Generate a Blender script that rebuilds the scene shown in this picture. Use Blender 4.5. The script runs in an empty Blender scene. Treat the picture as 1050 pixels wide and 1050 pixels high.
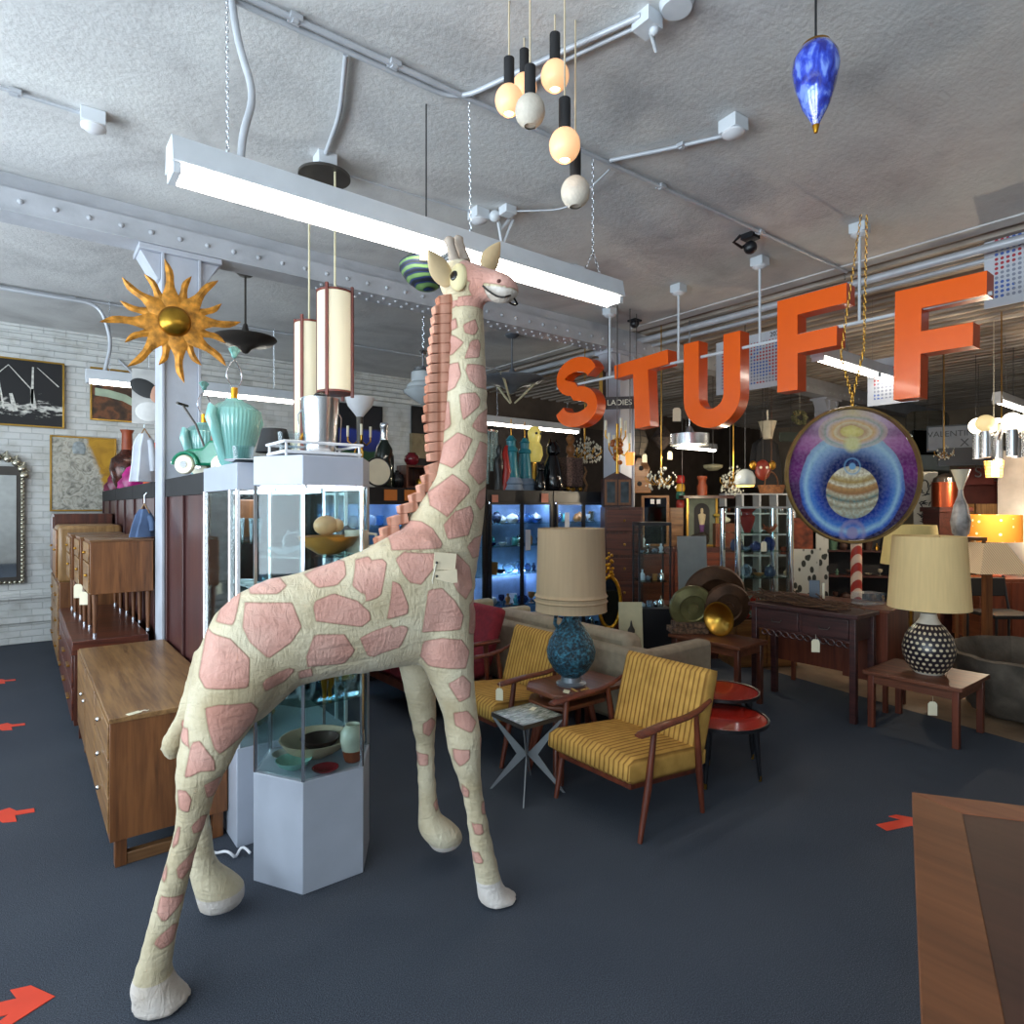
import bpy, bmesh, math, random
from mathutils import Vector, Matrix
import numpy as np
random.seed(7)
PI = math.pi
COL = bpy.context.scene.collection
SC = bpy.context.scene

# ------------------------------------------------------------------ survey of the room (eye at the origin, 1.55 m up)
FL, EYE, HZ = 645.0, 1.55, 520.0
FW, RT = (.616, .788), (.788, -.616)
def D(u, v, d):
    r = (u-525)/FL*d
    return Vector((d*FW[0]+r*RT[0], d*FW[1]+r*RT[1], EYE+(HZ-v)/FL*d))
def G(u, v, z=0.0): return D(u, v, (EYE-z)*FL/(v-HZ))
def PX(u, v, x):
    k = (u-525)/FL
    return D(u, v, x/(FW[0]+k*RT[0]))
def PY(u, v, y):
    k = (u-525)/FL
    return D(u, v, y/(FW[1]+k*RT[1]))

# ------------------------------------------------------------------ mesh builder
class MB:
    def __init__(s): s.v = []; s.f = []
    def add(s, vs, fs):
        o = len(s.v); s.v += [tuple(p) for p in vs]; s.f += [tuple(i+o for i in f) for f in fs]; return s
    def hexa(s, p):
        return s.add(p, [(0,3,2,1),(4,5,6,7),(0,1,5,4),(1,2,6,5),(2,3,7,6),(3,0,4,7)])
    def box(s, x0, x1, y0, y1, z0, z1):
        return s.hexa([(x0,y0,z0),(x1,y0,z0),(x1,y1,z0),(x0,y1,z0),(x0,y0,z1),(x1,y0,z1),(x1,y1,z1),(x0,y1,z1)])
    def cbox(s, c, sx, sy, sz, rz=0, rx=0, ry=0):
        M = Matrix.Translation(c) @ Matrix.Rotation(rz,4,'Z') @ Matrix.Rotation(ry,4,'Y') @ Matrix.Rotation(rx,4,'X')
        q = [(-1,-1,-1),(1,-1,-1),(1,1,-1),(-1,1,-1),(-1,-1,1),(1,-1,1),(1,1,1),(-1,1,1)]
        return s.hexa([M @ Vector((a*sx/2,b*sy/2,c_*sz/2)) for a,b,c_ in q])
    def rings(s, R, cap=True):
        n = len(R[0]); o = len(s.v)
        for r in R: s.v += [tuple(p) for p in r]
        for i in range(len(R)-1):
            for j in range(n):
                k = (j+1) % n
                s.f.append((o+i*n+j, o+i*n+k, o+(i+1)*n+k, o+(i+1)*n+j))
        if cap:
            s.f.append(tuple(o+j for j in reversed(range(n))))
            s.f.append(tuple(o+(len(R)-1)*n+j for j in range(n)))
        return s
    def tube(s, P, r, n=8, closed=False):
        P = [Vector(p) for p in P]; m = len(P)
        rr = r if isinstance(r, (list, tuple)) else [r]*m
        T = []
        for i in range(m):
            if closed: t = P[(i+1) % m]-P[i-1]
            else: t = P[min(i+1,m-1)]-P[max(i-1,0)]
            T.append(t.normalized() if t.length > 1e-9 else Vector((0,0,1)))
        up = Vector((0,0,1)) if abs(T[0].z) < .9 else Vector((1,0,0))
        N = (up-T[0]*up.dot(T[0])).normalized(); R = []
        for i in range(m):
            N = (N-T[i]*N.dot(T[i])).normalized(); B = T[i].cross(N)
            R.append([P[i]+(N*math.cos(2*PI*j/n)+B*math.sin(2*PI*j/n))*rr[i] for j in range(n)])
        if closed: R.append(R[0]); return s.rings(R, False)
        return s.rings(R)
    def lathe(s, prof, c=(0,0,0), n=24, sx=1, sy=1, rot=None, cap=True):
        c = Vector(c); R = []
        for r, z in prof:
            r = max(r, .0004)
            ring = []
            for j in range(n):
                a = 2*PI*j/n
                p = Vector((r*math.cos(a)*sx, r*math.sin(a)*sy, z))
                if rot: p = rot @ p
                ring.append(c+p)
            R.append(ring)
        return s.rings(R, cap)
    def ball(s, c, r, n=16, m=10, sc=(1,1,1), rot=None):
        prof = [(math.sin(PI*i/m), -math.cos(PI*i/m)) for i in range(m+1)]
        c = Vector(c); R = []
        for a, z in prof:
            ring = []
            for j in range(n):
                p = Vector((max(a,.01)*math.cos(2*PI*j/n)*r*sc[0], max(a,.01)*math.sin(2*PI*j/n)*r*sc[1], z*r*sc[2]))
                if rot: p = rot @ p
                ring.append(c+p)
            R.append(ring)
        return s.rings(R)
    def prism(s, poly, t0, t1, f):
        n = len(poly)
        vs = [f(a,b,t0) for a,b in poly]+[f(a,b,t1) for a,b in poly]
        fs = [tuple(reversed(range(n))), tuple(range(n,2*n))]
        fs += [(i,(i+1)%n,n+(i+1)%n,n+i) for i in range(n)]
        return s.add(vs, fs)
    def build(s, name, mat, parent=None, bev=0, sub=0, sharp=40, flat=False):
        me = bpy.data.meshes.new(name); me.from_pydata(s.v, [], s.f); me.update()
        bm = bmesh.new(); bm.from_mesh(me); bmesh.ops.recalc_face_normals(bm, faces=bm.faces); bm.to_mesh(me); bm.free()
        if not flat:
            for p in me.polygons: p.use_smooth = True
            me.set_sharp_from_angle(angle=math.radians(sharp))
        me.materials.append(mat)
        o = bpy.data.objects.new(name, me); COL.objects.link(o)
        if parent: o.parent = parent
        if bev:
            b = o.modifiers.new('bevel','BEVEL'); b.width = bev; b.segments = 2; b.limit_method = 'ANGLE'; b.angle_limit = .7
            b.harden_normals = False
        if sub:
            d = o.modifiers.new('sub','SUBSURF'); d.levels = sub; d.render_levels = sub
        return o
def B(*a): return MB().box(*a)
def CB(*a, **k): return MB().cbox(*a, **k)
def T(*a, **k): return MB().tube(*a, **k)
def L(*a, **k): return MB().lathe(*a, **k)

def tag(o, label, cat, group=None, kind=None):
    o['label'] = label; o['category'] = cat
    if group: o['group'] = group
    if kind: o['kind'] = kind
    return o
def thing(name, label, cat, loc=(0,0,0), rz=0, group=None):
    o = bpy.data.objects.new(name, None); COL.objects.link(o); o.empty_display_size = .1
    o.location = loc; o.rotation_euler = (0,0,rz)
    return tag(o, label, cat, group)
def solo(name, mb, mat, label, cat, loc=(0,0,0), rz=0, group=None, **k):
    o = mb.build(name, mat, None, **k); o.location = loc; o.rotation_euler = (0,0,rz)
    return tag(o, label, cat, group)
def struct(name, mb, mat, **k):
    o = mb.build(name, mat, None, **k); o['kind'] = 'structure'; return o
def kids(o): return [c for c in COL.objects if c.parent == o]
def dup(root, loc, label, rz=None, group=None):
    r = root.copy(); COL.objects.link(r); r.location = loc; r['label'] = label
    if rz is not None: r.rotation_euler = (0,0,rz)
    if group: r['group'] = group
    for ch in kids(root):
        c = ch.copy(); COL.objects.link(c); c.parent = r
        for g in kids(ch):
            d = g.copy(); COL.objects.link(d); d.parent = c
    return r
def text(name, body, size, mat, parent, M, depth=.002):
    cu = bpy.data.curves.new(name, 'FONT'); cu.body = body; cu.size = size; cu.extrude = depth
    cu.align_x = 'CENTER'; cu.align_y = 'CENTER'
    o = bpy.data.objects.new(name, cu); COL.objects.link(o)
    me = bpy.data.meshes.new_from_object(o.evaluated_get(bpy.context.evaluated_depsgraph_get()))
    bpy.data.objects.remove(o); bpy.data.curves.remove(cu)
    me.materials.clear(); me.materials.append(mat); me.name = name
    o = bpy.data.objects.new(name, me); COL.objects.link(o); o.parent = parent; o.matrix_local = M
    return o

# ------------------------------------------------------------------ materials
def lin(h):
    h = h.lstrip('#'); c = [int(h[i:i+2],16)/255 for i in (0,2,4)]
    return tuple(x/12.92 if x <= .04045 else ((x+.055)/1.055)**2.4 for x in c)+(1,)
class Mat:
    def __init__(s, name):
        s.m = bpy.data.materials.new(name); s.m.use_nodes = True; s.t = s.m.node_tree
        s.b = s.t.nodes['Principled BSDF']; s.out = s.t.nodes['Material Output']
    def n(s, typ, **k):
        x = s.t.nodes.new('ShaderNode'+typ)
        for a, v in k.items():
            if a in x.inputs: x.inputs[a].default_value = v
            else: setattr(x, a, v)
        return x
    def l(s, a, b): s.t.links.new(a, b)
    def coord(s, scale=(1,1,1), rot=(0,0,0)):
        tc = s.n('TexCoord'); mp = s.n('Mapping'); mp.inputs['Scale'].default_value = scale; mp.inputs['Rotation'].default_value = rot
        s.l(tc.outputs['Object'], mp.inputs['Vector']); return mp.outputs['Vector']
    def ramp(s, fac, stops, interp='LINEAR'):
        r = s.n('ValToRGB'); r.color_ramp.interpolation = interp; e = r.color_ramp.elements
        while len(e) > 1: e.remove(e[-1])
        e[0].position = stops[0][0]; e[0].color = stops[0][1]
        for p, c in stops[1:]:
            q = e.new(p); q.color = c
        s.l(fac, r.inputs['Fac']); return r.outputs['Color']
    def bump(s, h, strength=.3, dist=.01):
        b = s.n('Bump'); b.inputs['Strength'].default_value = strength; b.inputs['Distance'].default_value = dist
        s.l(h, b.inputs['Height']); s.l(b.outputs['Normal'], s.b.inputs['Normal'])
    def set(s, **k):
        for a, v in k.items(): s.b.inputs[a.replace('_',' ')].default_value = v
        return s
def paint(name, c, rough=.5, metal=0, noise=.06, nscale=8, bump=0, bscale=60, coat=0, emit=None, es=0):
    M = Mat(name); M.set(Roughness=rough, Metallic=metal)
    col = lin(c)
    if noise:
        t = M.n('TexNoise', Scale=nscale, Detail=4.0); M.l(M.coord(), t.inputs['Vector'])
        a = tuple(max(0,x*(1-noise*2)) for x in col[:3])+(1,); b = tuple(min(1,x*(1+noise*2)) for x in col[:3])+(1,)
        M.l(M.ramp(t.outputs['Fac'], [(.3,a),(.7,b)]), M.b.inputs['Base Color'])
    else: M.set(Base_Color=col)
    if bump:
        t = M.n('TexNoise', Scale=bscale, Detail=3.0); M.l(M.coord(), t.inputs['Vector']); M.bump(t.outputs['Fac'], bump, .01)
    if coat: M.set(Coat_Weight=coat, Coat_Roughness=.05)
    if emit: M.set(Emission_Color=lin(emit), Emission_Strength=es)
    return M.m
def wood(name, c1, c2, ax='y', sc=1.0, rough=.42, coat=.15):
    M = Mat(name); M.set(Roughness=rough, Coat_Weight=coat, Coat_Roughness=.2)
    k = {'x':(1.5,22,22),'y':(22,1.5,22),'z':(22,22,1.5)}[ax]
    v = M.coord(tuple(q*sc for q in k))
    t = M.n('TexNoise', Scale=1.0, Detail=5.0, Roughness=.6, Distortion=.6); M.l(v, t.inputs['Vector'])
    t2 = M.n('TexNoise', Scale=4.0, Detail=3.0); M.l(v, t2.inputs['Vector'])
    mx = M.n('Math', operation='MULTIPLY_ADD'); M.l(t2.outputs['Fac'], mx.inputs[0]); mx.inputs[1].default_value = .35; M.l(t.outputs['Fac'], mx.inputs[2])
    M.l(M.ramp(mx.outputs[0], [(.48,lin(c1)),(.82,lin(c2))]), M.b.inputs['Base Color'])
    M.bump(t2.outputs['Fac'], .08, .004)
    return M.m
def metal(name, c, rough=.3): return paint(name, c, rough, 1.0, .03)
def emis(name, c, s):
    M = Mat(name); M.set(Base_Color=lin(c), Emission_Color=lin(c), Emission_Strength=s, Roughness=.4); return M.m
def pane_mat(name, tint='#eef6f6', gl=.09):
    M = Mat(name); t = M.n('BsdfTransparent'); t.inputs['Color'].default_value = lin(tint)
    g = M.n('BsdfGlossy'); g.inputs['Roughness'].default_value = .03
    fr = M.n('LayerWeight'); fr.inputs['Blend'].default_value = .22
    mt = M.n('Math', operation='MULTIPLY_ADD'); M.l(fr.outputs['Fresnel'], mt.inputs[0]); mt.inputs[1].default_value = .4; mt.inputs[2].default_value = gl*.1
    mx = M.n('MixShader'); M.l(mt.outputs[0], mx.inputs[0]); M.l(t.outputs[0], mx.inputs[1]); M.l(g.outputs[0], mx.inputs[2])
    M.l(mx.outputs[0], M.out.inputs['Surface']); return M.m
def cglass(name, tint, fac=.45, rough=.05):
    # thin decorative glass: part see-through, part tinted shiny body
    M = Mat(name); M.set(Base_Color=lin(tint), Roughness=rough)
    M.b.inputs['Specular IOR Level'].default_value = .8
    t = M.n('BsdfTransparent'); t.inputs['Color'].default_value = tuple(.5+.5*x for x in lin(tint)[:3])+(1,)
    fr = M.n('LayerWeight'); fr.inputs['Blend'].default_value = .35
    a = M.n('Math', operation='MULTIPLY_ADD'); M.l(fr.outputs['Facing'], a.inputs[0]); a.inputs[1].default_value = .6; a.inputs[2].default_value = 1-fac-.3
    mx = M.n('MixShader'); M.l(a.outputs[0], mx.inputs[0]); M.l(t.outputs[0], mx.inputs[1]); M.l(M.b.outputs[0], mx.inputs[2])
    M.l(mx.outputs[0], M.out.inputs['Surface']); return M.m
def shade_mat(name, c, emit=0, ax=60):
    M = Mat(name); M.set(Roughness=.9)
    t = M.n('TexNoise', Scale=1.0, Detail=2.0); M.l(M.coord((ax,ax,3)), t.inputs['Vector'])
    col = lin(c); a = tuple(x*.92 for x in col[:3])+(1,)
    M.l(M.ramp(t.outputs['Fac'], [(.35,a),(.65,col)]), M.b.inputs['Base Color'])
    M.bump(t.outputs['Fac'], .15, .004)
    tr = M.n('BsdfTranslucent'); tr.inputs['Color'].default_value = col
    mx = M.n('MixShader'); mx.inputs[0].default_value = .18; M.l(M.b.outputs[0], mx.inputs[1]); M.l(tr.outputs[0], mx.inputs[2])
    M.l(mx.outputs[0], M.out.inputs['Surface'])
    if emit: M.set(Emission_Color=col, Emission_Strength=emit)
    return M.m
def cord_mat(name, c1, c2, ax='y', period=.02):
    M = Mat(name); M.set(Roughness=.9); M.b.inputs['Specular IOR Level'].default_value = .2
    w = M.n('TexWave', Scale=1.0, Distortion=.25, Detail=1.0); w.bands_direction = {'x':'X','y':'Y'}[ax]
    w.inputs['Scale'].default_value = .314/period
    M.l(M.coord(), w.inputs['Vector'])
    n = M.n('TexNoise', Scale=14.0, Detail=3.0); M.l(M.coord(), n.inputs['Vector'])
    c = M.ramp(w.outputs['Fac'], [(.02,lin(c1)),(.4,lin(c2))])
    mx = M.n('Mix', data_type='RGBA', blend_type='MULTIPLY'); mx.inputs[0].default_value = .5
    M.l(c, mx.inputs[6]); M.l(M.ramp(n.outputs['Fac'], [(.3,(.55,.5,.42,1)),(.65,(1,1,1,1))]), mx.inputs[7])
    M.l(mx.outputs[2], M.b.inputs['Base Color']); M.bump(w.outputs['Fac'], .5, .006); return M.m

W = {}
def mats():
    W['white_metal'] = paint('white_metal', '#cfd3d8', .4, 0, .03)
    W['conduit'] = paint('painted_conduit', '#bdc0c6', .4, .2, .04)
    W['steel'] = metal('brushed_steel', '#c8ccd2', .25)
    W['chrome'] = metal('chrome', '#e6e8ea', .08)
    W['dark_metal'] = paint('dark_bronze', '#4a4541', .35, .4, .05)
    W['grey_metal'] = paint('grey_spun_metal', '#7b8088', .32, .35, .04)
    W['gold'] = metal('gold_leaf', '#c8902e', .32)
    W['brass'] = metal('brass', '#b98a3a', .3)
    W['black'] = paint('black_lacquer', '#17171b', .35, 0, .03)
    W['black_matte'] = paint('black_matte', '#1c1b1d', .75, 0, .05)
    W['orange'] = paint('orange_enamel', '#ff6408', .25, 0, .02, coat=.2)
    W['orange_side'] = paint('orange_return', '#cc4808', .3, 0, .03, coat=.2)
    W['walnut'] = wood('walnut', '#553520', '#86603c', 'x')
    W['walnut_y'] = wood('walnut_top', '#6b4a2c', '#9a7347', 'y')
    W['walnut_z'] = wood('walnut_side', '#59341b', '#865530', 'z')
    W['rosewood'] = wood('dark_rosewood', '#3a1710', '#6b3420', 'x', coat=.4)
    W['rosewood_z'] = wood('dark_rosewood_side', '#33150f', '#5f2e1c', 'z', coat=.4)
    W['teak'] = wood('teak', '#4c2818', '#75412a', 'y')
    W['teak_leg'] = wood('teak_leg', '#4a2015', '#6f3520', 'z')
    W['mahog'] = wood('mahogany_panel', '#38191a', '#4e2622', 'z', .6)
    W['oak'] = wood('light_oak', '#7a5934', '#a37c4e', 'z')
    W['honey'] = wood('honey_oak', '#744a26', '#9d6a38', 'x')
    W['ebony'] = wood('dark_carved_wood', '#241011', '#472422', 'y')
    W['pane'] = pane_mat('glass_pane')
    W['clear'] = cglass('clear_glass', '#dfe8ec', .75, .03)
    W['blueglass'] = cglass('blue_glass', '#1c34b8', .25)
    W['tube'] = emis('lit_tube', '#fff6e6', 20)
    W['cream'] = paint('cream_cloth', '#d6cfb0', .9, 0, .05)
    W['tagpaper'] = paint('tag_paper', '#e6dcc0', .8, 0, .03)
    W['string'] = paint('cotton_string', '#d8d2c0', .9, 0, 0)
    W['teal'] = paint('teal_glaze', '#7ab0aa', .18, 0, .05, coat=.6)
    W['ivory'] = paint('ivory_paint', '#e4dcc4', .5, 0, .03)
    W['white'] = paint('white_paint', '#dcdce0', .45, 0, .02)
    W['vitgrey'] = paint('grey_laminate', '#aab0bd', .38, 0, .02)
    W['mirror'] = metal('mirror_glass', '#d5dadd', .03)
    W['terracotta'] = paint('terracotta', '#8a3f22', .5, 0, .1)
    W['red'] = paint('red_paint', '#a3241c', .35, 0, .05)
mats()

# ------------------------------------------------------------------ the setting
H = 3.6
def setting():
    # carpet
    M = Mat('carpet'); M.set(Roughness=.95)
    v = M.coord(); a = M.n('TexNoise', Scale=260.0, Detail=3.0); b = M.n('TexNoise', Scale=1.6, Detail=4.0); M.l(v, a.inputs['Vector']); M.l(v, b.inputs['Vector'])
    c = M.ramp(a.outputs['Fac'], [(.35,lin('#282d35')),(.55,lin('#424955')),(.7,lin('#61666f'))])
    mx = M.n('Mix', data_type='RGBA', blend_type='MULTIPLY'); mx.inputs[0].default_value = 1
    M.l(c, mx.inputs[6]); M.l(M.ramp(b.outputs['Fac'], [(.3,(.78,.8,.84,1)),(.7,(1,1,1,1))]), mx.inputs[7]); M.l(mx.outputs[2], M.b.inputs['Base Color'])
    M.bump(a.outputs['Fac'], .6, .006)
    e0, e1 = (5.66,3.4), (5.15,1.0)
    poly = [(-3.6,-4),(4.6,-4),(4.9,0),e1,e0,(5.75,5.0),(5.75,9.2),(-3.6,9.2)]
    struct('floor_carpet', MB().prism(poly, -.06, 0, lambda a,b,t:(a,b,t)), M.m)
    C = Mat('old_concrete'); C.set(Roughness=.55)
    t = C.n('TexNoise', Scale=3.0, Detail=8.0); C.l(C.coord(), t.inputs['Vector'])
    C.l(C.ramp(t.outputs['Fac'], [(.3,lin('#5a4636')),(.5,lin('#806a54')),(.7,lin('#977f66'))]), C.b.inputs['Base Color']); C.bump(t.outputs['Fac'], .2, .01)
    struct('floor_concrete', B(-3.6,15.6,-4,9.2,-.14,-.008), C.m)
    # plaster ceiling
    P = Mat('plaster_ceiling'); P.set(Roughness=.7)
    v = P.coord(); a = P.n('TexNoise', Scale=1.3, Detail=8.0, Roughness=.6, Distortion=.8); b = P.n('TexNoise', Scale=34.0, Detail=6.0, Roughness=.62); P.l(v, a.inputs['Vector']); P.l(v, b.inputs['Vector'])
    v2 = P.coord((2,10,2),(0,0,.6)); c = P.n('TexNoise', Scale=1.6, Detail=5.0, Distortion=1.0); P.l(v2, c.inputs['Vector'])
    P.l(P.ramp(a.outputs['Fac'], [(.3,lin('#b3b2b2')),(.5,lin('#cccbca')),(.7,lin('#dadad8'))]), P.b.inputs['Base Color'])
    ad = P.n('Math', operation='MULTIPLY_ADD'); P.l(c.outputs['Fac'], ad.inputs[0]); ad.inputs[1].default_value = 1.0; P.l(b.outputs['Fac'], ad.inputs[2]); P.bump(ad.outputs[0], .4, .012)
    struct('ceiling_plaster', B(-3.6,5.62,-4,9.2,H,H+.15), P.m)
    # ribbed steel deck on the right
    R = Mat('ribbed_deck'); R.set(Roughness=.7)
    v = R.coord((1,.15,1)); t = R.n('TexNoise', Scale=9.0, Detail=4.0); R.l(v, t.inputs['Vector'])
    R.l(R.ramp(t.outputs['Fac'], [(.3,lin('#857666')),(.55,lin('#b8aca0')),(.75,lin('#cdc5bd'))]), R.b.inputs['Base Color'])
    mb = MB(); x = 5.62; per = .2
    prof = []
    while x < 15.6:
        prof += [(x,H+.0),(x+.07,H+.0),(x+.09,H+.11),(x+per-.02,H+.11)]; x += per
    vs = []; n = len(prof)
    for y in (-4,9.2): vs += [(a,y,z) for a,z in prof]
    mb.add(vs, [(i,i+1,n+i+1,n+i) for i in range(n-1)])
    struct('ceiling_deck', mb, R.m, flat=True)
    struct('ceiling_deck_back', B(5.62,15.6,-4,9.2,H+.16,H+.2), W['black_matte'])
    struct('trim_1', MB().box(5.5,5.64,-4,4.84,H-.012,H+.14).box(5.5,5.64,5.16,9.2,H-.012,H+.14), P.m)
    # painted brick
    K = Mat('painted_brick'); K.set(Roughness=.6)
    tc = K.n('TexCoord'); sp = K.n('SeparateXYZ'); cb = K.n('CombineXYZ'); K.l(tc.outputs['Object'], sp.inputs[0]); K.l(sp.outputs['X'], cb.inputs['X']); K.l(sp.outputs['Z'], cb.inputs['Y'])
    br = K.n('TexBrick'); br.inputs['Scale'].default_value = 1.0; br.inputs['Mortar Size'].default_value = .006; br.inputs['Brick Width'].default_value = .21; br.inputs['Row Height'].default_value = .075; br.inputs['Mortar Smooth'].default_value = .6
    for i, q in (('Color1','#d9d9d6'),('Color2','#cccdcb'),('Mortar','#c6c7c5')): br.inputs[i].default_value = lin(q)
    K.l(cb.outputs[0], br.inputs['Vector'])
    nz = K.n('TexNoise', Scale=5.0, Detail=8.0); K.l(tc.outputs['Object'], nz.inputs['Vector'])
    mx = K.n('Mix', data_type='RGBA', blend_type='MULTIPLY'); mx.inputs[0].default_value = 1; K.l(br.outputs['Color'], mx.inputs[6]); K.l(K.ramp(nz.outputs['Fac'], [(.25,(.72,.7,.66,1)),(.5,(1,1,1,1))]), mx.inputs[7]); K.l(mx.outputs[2], K.b.inputs['Base Color'])
    sb = K.n('Math', operation='MULTIPLY_ADD'); K.l(nz.outputs['Fac'], sb.inputs[0]); sb.inputs[1].default_value = .8
    inv = K.n('Math', operation='SUBTRACT'); inv.inputs[0].default_value = 1; K.l(br.outputs['Fac'], inv.inputs[1]); K.l(inv.outputs[0], sb.inputs[2]); K.bump(sb.outputs[0], .6, .014)
    W['brick'] = K.m
    struct('wall_back', B(-3.6,5.7,9.12,9.3,0,H+.02), K.m)
    DK = paint('dark_wall', '#5b4f46', .8, 0, .15, 3)
    struct('wall_back_far', B(5.7,15.6,9.12,9.3,-.05,H+.2), DK)
    BE = paint('beige_wall', '#a5917a', .8, 0, .08, 3)
    struct('wall_right', B(15.5,15.7,-4,9.2,-.05,H+.2), BE)
    struct('wall_front', B(-3.6,15.6,-4.15,-4,0,H+.2), paint('white_wall', '#b9b6b0', .8, 0, .05))
    mb = MB().box(-3.75,-3.6,-4,9.2,0,.5).box(-3.75,-3.6,-4,9.2,3.2,H+.1)
    for y0,y1 in ((-4,-3.4),(-.9,-.6),(1.9,2.2),(4.7,5.0),(7.4,9.2)): mb.box(-3.75,-3.6,y0,y1,.5,3.2)
    struct('wall_left', mb, paint('white_wall_left', '#c9c9c9', .7, 0, .05))
    for i,(y0,y1) in enumerate(((-3.4,-.9),(-.6,1.9),(2.2,4.7),(5.0,7.4))):
        w = struct('window_%d' % (i+1), MB().box(-3.7,-3.65,y0,y0+.06,.5,3.2).box(-3.7,-3.65,y1-.06,y1,.5,3.2).box(-3.7,-3.65,y0+.06,y1-.06,.5,.56).box(-3.7,-3.65,y0+.06,y1-.06,3.14,3.2).box(-3.7,-3.65,y0+.06,y1-.06,2.5,2.56), W['white_metal'])
        B(-3.68,-3.67,y0+.06,y1-.06,.56,3.14).build('window_pane', W['pane'], w)
    # baseboard boards and ledge on the brick
    struct('baseboard_back', MB().box(-3.6,.76,9.04,9.12,0,.2).box(-3.6,.76,9.07,9.12,.23,.3).box(-3.6,.76,9.07,9.12,.5,.56), K.m, bev=.006)
    mb = MB()
    for i in range(6): mb.box(-3.6,5.7,9.12-.05-.03*i,9.12,3.22+.07*i,3.29+.07*i)
    struct('trim_2', mb, K.m, bev=.006)
    # riveted beam along x with capitals, columns
    BM = paint('painted_steel', '#b2b4ba', .5, 0, .06, 5, bump=.12, bscale=30); W['beam'] = BM
    mb = MB().box(-3.6,15.5,4.93,5.07,3.48,H-.002).box(-3.6,15.5,4.86,5.06,3.345,3.48).box(-3.6,15.5,4.85,5.07,3.335,3.347)
    for i in range(92):
        x = -3.5+i*.175
        if x > 13: break
        mb.ball((x,4.858,3.41), .017, 8, 5)
    for i in range(70):
        x = 1.9+i*.11
        if x > 5.6: break
        for yy in (4.91,5.01): mb.ball((x,yy,3.335), .016, 6, 4)
    struct('beam_1', mb, BM)
    CM = paint('column_paint', '#b9bcc6', .55, 0, .06, 4, bump=.15, bscale=20)
    for i,(cx) in enumerate((.887,5.49,10.5)):
        mb = MB()
        for a in (-.125,.105): mb.box(cx+a,cx+a+.02,4.87,5.13,0,3.334)
        mb.box(cx-.105,cx+.105,4.89,4.91,0,3.334).box(cx-.105,cx+.105,5.09,5.11,0,3.334)
        mb.box(cx-.26,cx+.26,4.86,5.14,3.295,3.334)
        mb.hexa([(cx-.145,4.9,3.12),(cx-.125,4.9,3.12),(cx-.125,5.1,3.12),(cx-.145,5.1,3.12),(cx-.25,4.9,3.295),(cx-.125,4.9,3.295),(cx-.125,5.1,3.295),(cx-.25,5.1,3.295)])
        mb.hexa([(cx+.125,4.9,3.12),(cx+.145,4.9,3.12),(cx+.145,5.1,3.12),(cx+.125,5.1,3.12),(cx+.125,4.9,3.295),(cx+.25,4.9,3.295),(cx+.25,5.1,3.295),(cx+.125,5.1,3.295)])
        struct('column_%d' % (i+1), mb, CM, bev=.004)
    # far partition
    struct('partition_1', B(9.6,9.75,-3.9,2.45,-.05,2.25), paint('partition_paint', '#b3aca2', .75, 0, .05))
    struct('partition_2', B(6.2,9.4,8.3,8.42,-.05,3.0), paint('partition_dark', '#332b27', .85, 0, .1))
setting()
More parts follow.
